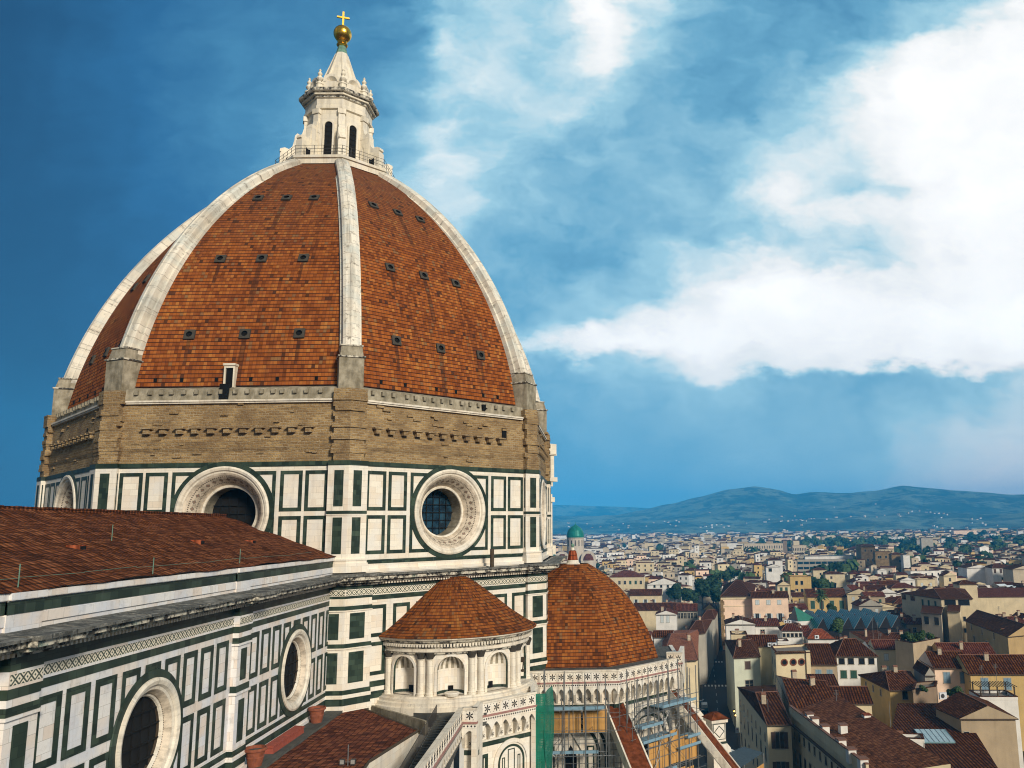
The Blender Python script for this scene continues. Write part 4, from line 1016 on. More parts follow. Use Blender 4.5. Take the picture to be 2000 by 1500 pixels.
for (a, b) in zip(P_, P_[1:]):
    a, b = Vector(a), Vector(b)
    for h in (1.0, .1): mb.tube([a+Vector((0, 0, h)), b+Vector((0, 0, h))], .025, 5)
    for i in range(26): p = a+(b-a)*i/26; mb.tube([p, p+Vector((0, 0, 1.0))], .012, 4)
tag(mb.build('iron_railing', M_IRON), 'thin iron railing along the dark stair beside the aisle roof', 'railing')

# ------------------------------------------------------------------ parapets on corbelled arches
def star(mb, P, r, m, n=6):
    for i in range(n):
        a = pi/2+2*pi*i/n; w = .34
        mb.poly([P(0, 0), P(r*.5*cos(a-w), r*.5*sin(a-w)), P(r*.95*cos(a-w*.42), r*.95*sin(a-w*.42)), P(r*cos(a), r*sin(a)), P(r*.95*cos(a+w*.42), r*.95*sin(a+w*.42)), P(r*.5*cos(a+w), r*.5*sin(a+w))], m)
def parapet(a, b, zt, wall_in=.62, mod=.9, corbels=True, wallz=36.9):
    """a, b: ends of the outer face at the top (seen left to right from outside)"""
    a, b = Vector((a[0], a[1], 0)), Vector((b[0], b[1], 0)); d = b-a; L = d.length
    ang = atan2(d.y, d.x)-pi/2; fr = Frame((a.x, a.y), ang)   # t runs from a to b
    mb = MB()
    n = max(1, round(L/mod)); w = L/n
    mb.box(fr, 0, L, -.24, 0, zt-1.02, zt-.14, 0); mb.box(fr, -.05, L+.05, -.32, .09, zt-.14, zt, 1); mb.box(fr, -.03, L+.03, -.3, .10, zt-1.16, zt-1.02, 3)
    mb.box(fr, 0, L, -.24, .02, zt-1.50, zt-1.16, 0)
    for i in range(n):
        tc = (i+.5)*w
        mb.box(fr, tc-w/2-.045, tc-w/2+.045, -.2, .035, zt-1.0, zt-.15, 0)
        star(mb, lambda x, z: fr(tc+x, .012, zt-.58+z), .30, 5)
        for e in (-1, 1):
            for h in (-1, 1): mb.poly([fr(tc+e*.28+.04*cos(pi/2*q), .012, zt-.58+h*.29+.04*sin(pi/2*q)) for q in range(4)], 4)
        for q in range(4):
            x = tc+(q-1.5)*w/4; mb.poly([fr(x+.075*cos(pi/2*e), .032, zt-1.33+.085*sin(pi/2*e)) for e in range(4)], 5)
        if corbels:
            z0, z1 = zt-2.2, zt-1.5; hw = w/2-.10; N = 8
            arc = []
            for q in range(N+1):                                # pointed arch
                u = -1+2*q/N; arc.append((tc+u*hw, z0+.12+.42*(1-abs(u)**1.6)))
            for (t0, h0), (t1, h1) in zip(arc, arc[1:]):
                mb.quad(fr(t0, 0, h0), fr(t1, 0, h1), fr(t1, 0, z1), fr(t0, 0, z1), 0); mb.quad(fr(t0, 0, h0), fr(t0, -.24, h0), fr(t1, -.24, h1), fr(t1, 0, h1), 1)
            for t0, t1 in ((tc-w/2, tc-hw), (tc+hw, tc+w/2)): mb.quad(fr(t0, 0, z0), fr(t1, 0, z0), fr(t1, 0, z1), fr(t0, 0, z1), 0)
            t0 = tc-w/2
            mb.hexa([fr(t0-.09, -wall_in+.2, zt-3.0), fr(t0-.09, -wall_in, zt-3.0), fr(t0+.09, -wall_in, zt-3.0), fr(t0+.09, -wall_in+.2, zt-3.0)], [fr(t0-.11, 0, z0+.02), fr(t0-.11, -wall_in, z0+.02), fr(t0+.11, -wall_in, z0+.02), fr(t0+.11, 0, z0+.02)], 1)
            mb.box(fr, t0-.10, t0+.10, -wall_in, -.02, z0, z1, 0)
            mb.box(fr, tc-.26, tc+.26, -wall_in-.05, -wall_in+.03, zt-3.0, zt-2.45, 0); star(mb, lambda x, z: fr(tc+x, -wall_in+.045, zt-2.72+z), .2, 4)
    if corbels:
        mb.box(fr, 0, L, -wall_in-.3, -wall_in, zt-3.1, zt-1.4, 1); mb.box(fr, 0, L, -wall_in-.3, -wall_in+.14, zt-3.16, zt-3.0, 1); mb.box(fr, 0, L, -wall_in-.3, -wall_in+.03, zt-3.55, zt-3.16, 2)
        mb.box(fr, 0, L, -wall_in-.3, -wall_in-.0, zt-9, zt-3.55, 0)
    mb.build('pierced_parapet', [M_MARBLE, M_TRIM, M_GREEN, M_PINK, M_PORT, M_BLACK], CATH)
    return fr, L
M_PINK = plain('pink_marble', (.42, .22, .19), .6, 0., .45)
PA = [(-60, -20.75), (-27.85, -20.4), (-27.95, -21.5), (-25.85, -21.65), (-22.35, -25.5)]
parapet(PA[0], PA[1], 40.0); parapet(PA[1], PA[2], 40.0, mod=1.1); 
fr45, L45 = parapet(PA[3], PA[4], 40.0)
mb = MB()
mb.prism([PA[2], PA[3], (-25.6, -21.2), (-27.9, -21.1)], 30, 40.0, 0); mb.prism([PA[4], (-12.6, -24.4), (-12.4, -24.0), (-22.2, -25.1)], 30, 40.0, 0)
mb.build('parapet_return', [M_MARBLE], CATH)
# blind arch window on the wall below the diagonal parapet
mb = MB(); n0 = -.62; tc, zs = 3.2, 34.9; N = 20
for r0, r1, nn, mm in ((1.75, 1.45, .12, 0), (1.45, 1.3, .02, 0), (1.3, 1.12, .04, 1)):
    for i in range(N):
        a0_, a1_ = pi*i/N, pi*(i+1)/N
        mb.quad(fr45(tc+r0*cos(a0_), n0+nn, zs+r0*sin(a0_)), fr45(tc+r0*cos(a1_), n0+nn, zs+r0*sin(a1_)), fr45(tc+r1*cos(a1_), n0+nn, zs+r1*sin(a1_)), fr45(tc+r1*cos(a0_), n0+nn, zs+r1*sin(a0_)), mm)
        mb.quad(fr45(tc+r0*cos(a0_), n0, zs+r0*sin(a0_)), fr45(tc+r0*cos(a1_), n0, zs+r0*sin(a1_)), fr45(tc+r0*cos(a1_), n0+nn, zs+r0*sin(a1_)), fr45(tc+r0*cos(a0_), n0+nn, zs+r0*sin(a0_)), 0)
    for s_ in (-1, 1):
        t0, t1 = sorted((tc+s_*r0, tc+s_*r1)); mb.box(fr45, t0, t1, n0-.1, n0+nn, 30, zs, mm)
for t0, t1, z in ((-.9, -.62, 35.3), (-.34, .34, 35.85), (.62, .9, 35.3)): panel(mb, fr45, n0, tc+t0, tc+t1, 31, z, .08, .02)
panel(mb, fr45, n0, .25, .95, 31, 35.9, .3, .02)
mb.build('blind_arch', [M_MARBLE, M_GREEN], CATH)

# ------------------------------------------------------------------ south tribune
TC = Vector((-2, -28, 0)); RT0 = 10.0
def r_tr(z): return -5.38*1.04+sqrt(max(15.33**2-(z-35.79)**2, 0))+.40
PT_ = prof_pts(39.9, 49.45, 24, r_tr); LT = [0.0]
for (r0, z0), (r1, z1) in zip(PT_, PT_[1:]): LT.append(LT[-1]+math.hypot((r1-r0)*C22, z1-z0))
mb = MB()
mb.lathe(TC, [(.80, 49.2), (.80, 49.5), (.66, 49.58), (.62, 49.85)], 16, 0); mb.lathe(TC, [(.56, 49.84), (.50, 50.3), (.38, 50.8), (.26, 50.9)], 16, 1, smooth=False)
mb.lathe(TC, [(.20, 50.85), (.18, 51.15), (.10, 51.2), (.14, 51.3), (.20, 51.42), (.14, 51.55), (0, 51.65)], 12, [0, 0, 2, 2, 2, 2])
TRI = mb.build('tribune', [M_TRIM, M_ROOFN, M_VERDI], CATH)
for k in range(8):
    fr = Frame((TC.x, TC.y), radians(45*k)); mb = MB()
    for i in range(len(PT_)-1):
        a0, a1 = max(PT_[i][0]*C22, .02), max(PT_[i+1][0]*C22, .02); h0, h1 = a0*T22, a1*T22
        for j in range(4):
            f0, f1 = -1+j/2., -1+(j+1)/2.
            mb.poly((fr(h0*f0, a0, PT_[i][1]), fr(h0*f1, a0, PT_[i][1]), fr(h1*f1, a1, PT_[i+1][1]), fr(h1*f0, a1, PT_[i+1][1])), 0, [(h0*f0+k*30, LT[i]), (h0*f1+k*30, LT[i]), (h1*f1+k*30, LT[i+1]), (h1*f0+k*30, LT[i+1])])
    mb.build('tribune_dome_segment', M_TRIB, TRI)
for k in (3, 4, 5, 6):
    fr = Frame((TC.x, TC.y), radians(45*k)); ap = 10.95; hw = ap*T22
    p0, p1 = fr(-hw, ap), fr(hw, ap); parapet((p0.x, p0.y), (p1.x, p1.y), 40.05, mod=.86)
    mb = MB(); aw = ap-.6; h2 = aw*T22
    mb.quad(fr(-h2, aw, 0), fr(h2, aw, 0), fr(h2, aw, 39), fr(-h2, aw, 39), 0)
    mb.quad(fr(-hw, ap-.3, 39.95), fr(hw, ap-.3, 39.95), fr(7*T22, 7, 39.98), fr(-7*T22, 7, 39.98), 2)
    # great round arch with nested mouldings and a gabled window inside
    zs = 32.6
    for r0, r1, nn, mm in ((3.9, 3.45, .30, 0), (3.45, 3.15, .12, 1), (3.15, 2.75, .2, 0), (2.75, 2.45, .05, 1)):
        for i in range(24):
            a0_, a1_ = pi*i/24, pi*(i+1)/24
            mb.quad(*[fr(r*cos(a), aw+nn, zs+r*sin(a)) for r, a in ((r0, a0_), (r0, a1_), (r1, a1_), (r1, a0_))], mm)
            mb.quad(*[fr(r0*cos(a), aw+o, zs+r0*sin(a)) for o, a in ((0, a0_), (0, a1_), (nn, a1_), (nn, a0_))], 0)
        for s_ in (-1, 1): t0, t1 = sorted((s_*r0, s_*r1)); mb.box(fr, t0, t1, aw-.1, aw+nn, 20, zs, mm)
    mb.poly([fr(-.55, aw+.03, 22), fr(.55, aw+.03, 22), fr(.55, aw+.03, 32.3), fr(0, aw+.03, 33.3), fr(-.55, aw+.03, 32.3)], 3)
    for s_ in (-1, 1):
        mb.quad(fr(0, aw+.2, 35.0), fr(0, aw+.2, 34.5), fr(s_*1.3, aw+.2, 32.4), fr(s_*1.5, aw+.2, 32.6), 0); mb.box(fr, s_*1.0-.16, s_*1.0+.16, aw-.1, aw+.22, 22, 32.6, 0)
        panel(mb, fr, aw, s_*1.85-.35, s_*1.85+.35, 26, 33.2, .14, .03)
    for z in (24.5, 28.4): mb.box(fr, -h2, h2, aw-.1, aw+.34, z, z+.35, 0)
    for z in (25.5, 26.4, 29.4, 30.3): mb.box(fr, -h2, -3.95, aw-.1, aw+.06, z, z+.4, 1); mb.box(fr, 3.95, h2, aw-.1, aw+.06, z, z+.4, 1)
    mb.build('tribune_wall', [M_MARBLE, M_GREEN, M_PAVE, M_DARK], TRI)
for k in (4, 5, 6):
    fr = Frame((TC.x, TC.y), octa(k)); mb = MB()
    r0, z0, r1, z1 = (10.4, 37.15, 18.5, 30.9) if k == 4 else (10.4, 37.7, 18.5, 28.4)
    p0, p1 = fr(-.9, r0, z0), fr(.9, r0, z0); q0, q1 = fr(-.9, r1, z1), fr(.9, r1, z1); dn = Vector((0, 0, -1.1))
    mb.quad(p0, p1, q1, q0, 0, [(0, 0), (1.6, 0), (1.6, 10), (0, 10)])
    for s_ in (-1, 1):
        a, b = fr(s_*.9, r0, z0), fr(s_*.9, r1, z1); c, d = fr(s_*1.05, r0, z0+.10), fr(s_*1.05, r1, z1+.10)
        a2, b2 = fr(s_*.9, r0, z0+.10), fr(s_*.9, r1, z1+.10)
        mb.quad(a2, c, d, b2, 1); mb.quad(a, a2, b2, b, 1); mb.quad(c, c+dn, d+dn, d, 1)
    mb.quad(fr(-1.05, r0, z0)+dn, fr(1.05, r0, z0)+dn, fr(1.05, r1, z1)+dn, fr(-1.05, r1, z1)+dn, 1)
    mb.box(fr, -1.0, 1.0, r1-1.2, r1+1.2, 0, z1-.6, 2)
    mb.build('flying_buttress', [M_SLING, M_TRIM, M_MARBLE], TRI)
# little pier with a lozenge panel and tiled cap at the corner
fr = Frame((-3.0, -42.9), radians(200)); mb = MB()
mb.box(fr, -.75, .75, -.75, .75, 20, 33.0, 0); mb.box(fr, -.95, .95, -.95, .95, 33.0, 33.35, 1); mb.box(fr, -.85, .85, -.85, .85, 30.9, 31.1, 2)
mb.hexa([fr(-1.1, 1.1, 33.35), fr(1.1, 1.1, 33.35), fr(1.1, -1.1, 33.35), fr(-1.1, -1.1, 33.35)], [fr(-.3, .3, 33.9), fr(.3, .3, 33.9), fr(.3, -.3, 33.9), fr(-.3, -.3, 33.9)], 3)
for s_ in (.62, .5): mb.poly([fr(s_*cos(pi/2*i), .755+(.62-s_)*.05, 32.1+s_*sin(pi/2*i)) for i in range(4)], 2 if s_ == .62 else 0)
panel(mb, fr, .75, -.7, .7, 31.3, 32.9, .07, .012, mg=2)
mb.build('corner_pier', [M_MARBLE, M_TRIM, M_GREEN, M_SLING], TRI)
# small parapet outcrop right of the tribune dome
p0, p1 = Vector((-6.6, -38.0, 0)), Vector((-6.9, -39.4, 0)); parapet((-6.4, -37.7), (-6.75, -39.2), 40.6, mod=.8)
mb = MB(); mb.prism([(-6.4, -37.8), (-6.6, -39.2), (-2.4, -39.9), (-2.2, -39.5), (-6.0, -38.9), (-5.9, -37.9)], 37, 40.6, 0); mb.prism([(-6.0, -37.8), (-6.1, -39.0), (-2.4, -39.5), (-2.4, -38)], 30, 39.6, 0); mb.build('parapet_outcrop', [M_MARBLE], TRI)
# ------------------------------------------------------------------ small things on the terraces
def flower_pot(c, r, h, label):
    mb = MB()
    mb.lathe(c, [(0, 0), (r*.58, 0), (r*.60, h*.05), (r*.74, h*.45), (r*.77, h*.47), (r*.77, h*.52), (r*.74, h*.54), (r*.84, h*.82), (r*.98, h*.85), (r, h*.9), (r*.98, h), (r*.88, h), (r*.86, h*.86), (r*.80, h*.84), (0, h*.84)], 28, [0]*13+[1])
    return tag(mb.build('flower_pot', [M_TERRA, M_PAVE]), label, 'flower pot', 'terracotta pots along the clerestory ledge')
flower_pot(Vector((-40.6, -10.15, 39.56)), .66, 1.05, 'terracotta pot nearest the bottom edge, in front of the wall pilaster')
flower_pot(Vector((-29.6, -10.05, 39.56)), .64, 1.05, 'empty terracotta pot with broken shards behind it, below the round window')
flower_pot(Vector((-24.3, -10.05, 39.56)), .60, 1.0, 'terracotta pot tucked into the corner under the drum pier')
mb = MB()
for i in range(7):
    random.seed(i); x, y = -29.0+random.uniform(-.5, .7), -9.75+random.uniform(-.12, .2); s_ = random.uniform(.15, .34)
    mb.hexa([Vector((x, y, 39.56)), Vector((x+s_, y, 39.56)), Vector((x+s_, y+s_, 39.56)), Vector((x, y+s_, 39.56))], [Vector((x+.05, y, 39.56+s_*.5)), Vector((x+s_, y+.05, 39.56+s_*.8)), Vector((x+s_*.9, y+s_, 39.56+s_*.4)), Vector((x, y+s_*.9, 39.56+s_*.6))])
tag(mb.build('broken_shards', M_TERRA), 'little heap of broken terracotta shards behind a pot on the ledge', 'shards')
for x0, x1, l in ((-38.0, -35.3, 'nearer red terracotta box lying along the ledge'), (-35.25, -32.6, 'farther red terracotta box lying along the ledge')):
    mb = MB(); a, b = -9.62, -10.22
    mb.hexa([Vector((x0, b, 39.56)), Vector((x1, b, 39.56)), Vector((x1, a, 39.56)), Vector((x0, a, 39.56))], [Vector((x0+.05, b+.05, 40.0)), Vector((x1-.05, b+.05, 40.0)), Vector((x1-.05, a, 40.06)), Vector((x0+.05, a, 40.06))])
    mb.abox(x0-.02, x1+.02, b-.02, a+.02, 39.9, 39.97); tag(mb.build('planter_box', M_REDBOX), l, 'planter', 'red boxes on the ledge')
# twin floodlights on a pole
p = at_z(679, 1500, 38.95); fl = thing('floodlight_pole', (p.x, p.y, 38.9), 'slim pole with two silver floodlights standing on the aisle roof', 'floodlight')
mb = MB(); mb.tube([p, p+Vector((0, 0, 1.35))], .035, 6); mb.tube([p+Vector((0, .32, .35)), p+Vector((0, -.32, .35))], .025, 5); mb.build('pole', M_STEEL, fl)
M_LAMPG = plain('lamp_glass', (.75, .78, .74), .15, .6, .3)
for s_ in (-1, 1):
    f = Frame((p.x, p.y+s_*.33), radians(180)); mb = MB(); mb.box(f, -.15, .15, -.1, .12, p.z+.2, p.z+.52, 0); mb.box(f, -.12, .12, .1, .14, p.z+.26, p.z+.5, 1); mb.build('lamp_head', [M_IRON, M_LAMPG], fl)
# wall bracket in the corner and dark speaker box
f = Frame((-25.0, -9.35), -pi/2); mb = MB()
mb.tube([f(0, .02, 43.55), f(-.3, 1.2, 43.6)], .03, 5); mb.tube([f(0, .02, 42.95), f(-.3, 1.2, 43.55)], .025, 5); tag(mb.build('wall_bracket', M_IRON), 'thin iron bracket sticking out of the clerestory wall by the corner', 'bracket')
f = Frame((-24.9, -9.35), -pi/2); mb = MB(); mb.box(f, -.25, .25, .05, .45, 44.9, 46.1); mb.box(f, -.2, .2, .45, .5, 45.0, 46.0); tag(mb.build('loudspeaker_box', M_IRON), 'black box fixed high in the corner between nave and drum', 'loudspeaker')
# pole standing on the cornice before the drum
q = at_n(961, 1100, (-cos(pi/4), -sin(pi/4), 0), 26.2); mb = MB(); f = Frame((q.x, q.y), radians(225)); mb.box(f, -.16, .16, -.1, .1, 49.86, 51.5); tag(mb.build('chimney_pipe', M_WOOD), 'dark square pipe standing on the cornice beside the drum window', 'pipe')
# lamp in the third niche
f = Frame((EO.x, EO.y), radians(225+36)); mb = MB(); mb.box(f, -.55, -.15, 6.3, 6.6, 41.9, 42.3); mb.tube([f(-.35, 6.5, 41.9), f(-.35, 6.45, 41.3)], .05, 6); mb.lathe(f(-.35, 6.45), [(0, 41.05), (.16, 41.1), (.18, 41.25), (0, 41.35)], 8); tag(mb.build('wall_lamp', M_WOOD), 'rusty lamp hanging in the right hand shell niche', 'lamp')
mb = MB(); f = Frame((EO.x, EO.y), radians(225-36)); mb.lathe(f(.1, 6.7), [(0, 40.2), (.5, 40.22), (.62, 40.45), (.55, 40.5), (0, 40.48)], 16); tag(mb.build('stone_slab', M_MARBLE), 'pale stone slab lying in the left shell niche of the exedra', 'stone')

# ------------------------------------------------------------------ scaffold round the tribune
SC = thing('scaffold', (-16, -34, 17), 'steel tube scaffold with blue grey decks and orange plywood round the tribune', 'scaffolding')
def pole(a, b, r=.045):
    mb = MB(); mb.tube([a, b], r, 6); return mb.build('scaffold_pole', M_STEEL, SC)
def deck(fr, t0, t1, n0, n1, z, name='deck', m=None):
    mb = MB(); mb.box(fr, t0, t1, n0, n1, z, z+.09); mb.box(fr, t0, t1, n1-.04, n1, z+.09, z+.26); mb.build(name, m or M_DECK, SC)
def board(fr, t0, t1, n, z0, z1):
    mb = MB(); mb.box(fr, t0, t1, n-.03, n, z0, z1); mb.build('plywood_sheet', M_PLY, SC)
fw = Frame((TC.x, TC.y), radians(180)); fs = Frame((TC.x, TC.y), radians(225))
random.seed(21)
for fr, ts, ztop in ((fw, (-4.2, -2.3, -.5, 1.4, 3.3), 39.4), (fs, (-4.4, -2.9, -1.4, .1, 1.6, 3.1, 4.4), 39.0)):
    for n in (11.9, 13.1):
        for t in ts: pole(fr(t, n, 18), fr(t, n, ztop+random.uniform(-.3, 1.4)))
        for z in (25, 27, 29, 31, 33, 35, 37): pole(fr(ts[0]-.4, n, z+random.uniform(-.1, .1)), fr(ts[-1]+.4, n, z+random.uniform(-.1, .1)), .035)
    for t in ts[::3]:
        for z in (29, 33): pole(fr(t, 11.6, z), fr(t, 13.4, z), .03)
for z, t0, t1 in ((36.95, -3.6, 3.2), (31.2, -3.9, 1.0), (27.6, -3.9, 1.2), (24.4, -3.9, 2.0)): deck(fw, t0, t1, 11.8, 13.0, z)
for t0, t1 in ((-4.3, -3.2), (-3.05, -.95), (-.9, 1.0), (1.2, 3.4)): board(fw, t0, t1, 12.0, 34.75, 36.75+random.uniform(-.1, .3))
for z, t0, t1 in ((36.3, -1.0, 4.2), (33.6, -3.8, 1.0), (30.6, -2.4, .9), (28.3, -1.9, 1.6), (25.8, -3.4, 2.5)): deck(fs, t0, t1, 11.7, 13.3, z)
for t0, t1, z0, z1, n in ((-2.9, -1.4, 30.8, 33.4, 13.0), (-1.35, .2, 30.9, 33.8, 13.0), (.25, 1.6, 31.0, 34.0, 13.0), (-2.2, -.7, 28.5, 30.5, 13.1), (-.65, .9, 28.5, 30.6, 13.1), (.95, 2.5, 28.2, 30.4, 13.0), (2.55, 3.8, 28.3, 30.2, 13.0), (-2.4, -.8, 25.9, 28.1, 13.1), (-.75, 1.2, 25.9, 28.2, 13.1)): board(fs, t0, t1, n, z0, z1)
for z, t0, t1 in ((35.0, -4.2, -1.2), (32.2, 1.2, 4.4), (29.6, -4.2, -2.2), (27.0, -.5, 4.3), (33.0, 2.4, 4.4)): deck(fs, t0, t1, 12.2, 13.5, z)
for z, t0, t1 in ((33.2, -4.2, 2.6), (29.4, -4.3, .5), (26.0, -4.3, 1.0)): deck(fw, t0, t1, 12.3, 13.1, z)
for t0, t1, z0, z1, n in ((1.7, 3.0, 30.9, 33.2, 13.0), (3.0, 4.3, 30.8, 32.8, 13.05), (-4.3, -3.0, 28.4, 30.2, 13.05), (1.3, 3.0, 25.6, 27.9, 13.1)): board(fs, t0, t1, n, z0, z1)
for q in range(26):
    fr = random.choice([fw, fs]); t = random.uniform(-4.3, 4.2); n = random.uniform(11.5, 13.4); z = random.uniform(24, 37); pole(fr(t, n, z-random.uniform(1, 3)), fr(t, n, z+random.uniform(1, 3)), .03)
for q in range(16):
    fr = random.choice([fw, fs]); t = random.uniform(-4.3, 2.0); n = random.choice([11.9, 13.15]); z = random.uniform(24, 37); pole(fr(t, n, z), fr(t+random.uniform(1.2, 2.6), n, z+random.choice([0, 0, 1.6, -1.6])), .03)
for a, b in (((-3.5, 13.15, 28), (-1.8, 13.15, 32)), ((1.8, 13.15, 26), (3.5, 13.15, 30)), ((-1.8, 13.15, 32), (0, 13.15, 36))): pole(fs(*a), fs(*b), .035)
for a, b in (((-2.3, 13.15, 30), (-.5, 13.15, 34)), ((1.4, 13.15, 26), (3.3, 13.15, 30))): pole(fw(*a), fw(*b), .035)
mb = MB()
for fr, t0, t1 in ((fw, -4.9, 4.4), (fs, -5.2, 5.0)):                # dense lattice of inner tubes, couplings and guard rails
    t = t0
    while t <= t1:
        for n in (11.7, 12.5, 13.3): mb.tube([fr(t+random.uniform(-.12, .12), n, 17), fr(t+random.uniform(-.12, .12), n, random.uniform(36.4, 39.6))], .03, 4)
        t += 1.05
    for q in range(16):
        z = 20.5+q*1.05+random.uniform(-.12, .12)
        for n in (11.7, 13.3): mb.tube([fr(t0-.3, n, z), fr(t1+.3, n, z+random.uniform(-.08, .08))], .024, 4)
        if q % 2 == 0:
            for e in range(5): t = t0+(t1-t0)*e/4; mb.tube([fr(t, 11.4, z), fr(t, 13.6, z)], .024, 4)
    for q in range(12):
        t = random.uniform(t0, t1-2); z = random.uniform(21, 35); mb.tube([fr(t, 13.35, z), fr(t+2.1, 13.35, z+random.choice([2, -2]))], .024, 4)
o = mb.build('scaffold_tubes', M_STEEL, SC); o['kind'] = 'stuff'
mb = MB()
for i in range(14):
    for j in range(10):
        def P(u, v): 
            x = -19.5+3.4*u; y = -26.1-.45*u+.14*sin(v*9+u*3); return Vector((x+.1*sin(v*14), y, 39.3-15*v))
        a, b, c, d = P(i/14, j/10), P((i+1)/14, j/10), P((i+1)/14, (j+1)/10), P(i/14, (j+1)/10); mb.quad(d, c, b, a, 0, [(i*.33, j*1.5), ((i+1)*.33, j*1.5), ((i+1)*.33, (j+1)*1.5), (i*.33, (j+1)*1.5)])
        def Q(u, v): return Vector((-19.5+.08*sin(v*8), -24.6-1.5*u, 39.3-15*v))
        a, b, c, d = Q(i/14, j/10), Q((i+1)/14, j/10), Q((i+1)/14, (j+1)/10), Q(i/14, (j+1)/10); mb.quad(d, c, b, a, 0, [(i*.12+9, j*1.5), ((i+1)*.12+9, j*1.5), ((i+1)*.12+9, (j+1)*1.5), (i*.12+9, (j+1)*1.5)])
mb.build('safety_net', M_NET, SC)
# corrugated canopy at the foot
M_CORR = plain('corrugated_sheet', (.075, .105, .125), .5, .3, .3)
CN = thing('corrugated_canopy', (0, -46, 0), 'blue grey corrugated canopy roof on posts below the tribune scaffold', 'canopy')
zc = 28.0; A_, B_, C_, D_ = at_z(1330, 1512, zc), at_z(1452, 1458, zc+.2), at_z(1491, 1470, zc), at_z(1400, 1530, zc-.3)
mb = MB(); NN = 40
for i in range(NN):
    def E(u): o = Vector((0, 0, .06*sin(u*NN*pi))); return A_+(B_-A_)*u+o, D_+(C_-D_)*u+o
    (a, b), (c, d) = E(i/NN), E((i+1)/NN)
    for h0, h1 in ((0, .5), (.5, 1)):
        p0, p1 = E((i+h0)/NN); q0, q1 = E((i+h1)/NN); mb.quad(p1, q1, q0, p0, 0)
mb.build('roof_sheet', M_CORR, CN)
mb = MB()
for p in (A_, B_, C_, D_, (C_+D_)/2): mb.tube([Vector((p.x, p.y, 0)), p-Vector((0, 0, .1))], .07, 6)
mb.build('post', M_STEEL, CN)
mb = MB(); a, b = D_+(C_-D_)*.3, C_; dn = Vector((0, 0, -1.1)); mb.quad(a+dn*2.2, b+dn*2.2, b+dn, a+dn); mb.build('plywood_side', M_PLY, CN)
# ------------------------------------------------------------------ ground and street
def plaster(name, col, dirt=.35):
    m, g, b = mat(name, .9); u = g.uv()
    c = g.mix(g.ramp(g.noise(u, .25, 5, .6), [(.35, 0.), (.7, 1.)]), col, tuple(x*.80 for x in col))
    c = g.mix(g.m('MULTIPLY', streaks(g, u, .48, .78, .9, .12), dirt), c, tuple(x*.45 for x in col))
    c = g.mix(g.m('MULTIPLY', g.ramp(g.noise(u, 1.1, 5, .7), [(.6, 0.), (.75, 1.)]), dirt*.6), c, (.30, .26, .20)); setc(g, b, c); return m
PL = {'cream': plaster('cream_plaster', (.70, .58, .37)), 'yellow': plaster('yellow_plaster', (.62, .43, .17)), 'ochre': plaster('ochre_plaster', (.46, .32, .15)), 'pink': plaster('pink_plaster', (.92, .67, .49), .12),
      'white': plaster('white_plaster', (.80, .77, .71), .3), 'grey': plaster('grey_plaster', (.38, .35, .29), .4), 'tan': plaster('tan_plaster', (.44, .34, .22)), 'beige': plaster('beige_plaster', (.60, .50, .36), .45),
      'brown': plaster('brown_plaster', (.25, .18, .12), .4), 'pale green': plaster('pale_green_plaster', (.62, .64, .50), .25), 'orange': plaster('orange_plaster', (.58, .31, .13)), 'red': plaster('red_plaster', (.34, .10, .06))}
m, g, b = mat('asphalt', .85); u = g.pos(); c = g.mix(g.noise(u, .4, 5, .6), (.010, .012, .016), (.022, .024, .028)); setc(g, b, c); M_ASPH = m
m, g, b = mat('town_ground', .95); u = g.pos(); c = g.mix(g.ramp(g.noise(u, .02, 6, .65), [(.4, 0.), (.65, 1.)]), (.075, .06, .045), (.05, .055, .03)); setc(g, b, c); M_GROUND = m
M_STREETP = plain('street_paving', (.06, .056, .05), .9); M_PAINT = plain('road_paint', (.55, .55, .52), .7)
mb = MB(); R = 9300
mb.poly([(-400, -R, 0), (R, -R, 0), (R, 1700, 0), (-400, 1700, 0)], 0); tag(mb.build('ground', M_GROUND), kind='structure')
RD0, RD1 = Vector((-20, -43.4, 0)), Vector((470, -104.2, 0)); rdir = (RD1-RD0).normalized(); RF = Frame((RD0.x, RD0.y), atan2(rdir.y, rdir.x)-pi/2)   # t along the street, n to its south
RLEN = (RD1-RD0).length
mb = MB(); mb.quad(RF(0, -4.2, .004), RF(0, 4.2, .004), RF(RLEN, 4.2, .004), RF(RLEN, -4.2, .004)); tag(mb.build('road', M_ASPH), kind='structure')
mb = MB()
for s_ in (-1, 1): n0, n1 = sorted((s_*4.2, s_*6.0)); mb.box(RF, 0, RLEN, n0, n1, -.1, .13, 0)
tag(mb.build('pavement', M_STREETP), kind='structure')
mb = MB()
for tz, wd in ((213, 3.0), (262, 3.0), (345, 3.0)):
    for i in range(7): n = -3.7+i*1.15; mb.quad(RF(tz, n, .010), RF(tz, n+.55, .010), RF(tz+wd, n+.55, .010), RF(tz+wd, n, .010), 0)
for i in range(40): mb.quad(RF(i*11, -.07, .010), RF(i*11, .07, .010), RF(i*11+4, .07, .010), RF(i*11+4, -.07, .010), 0)
tag(mb.build('road_markings', M_PAINT), kind='structure')

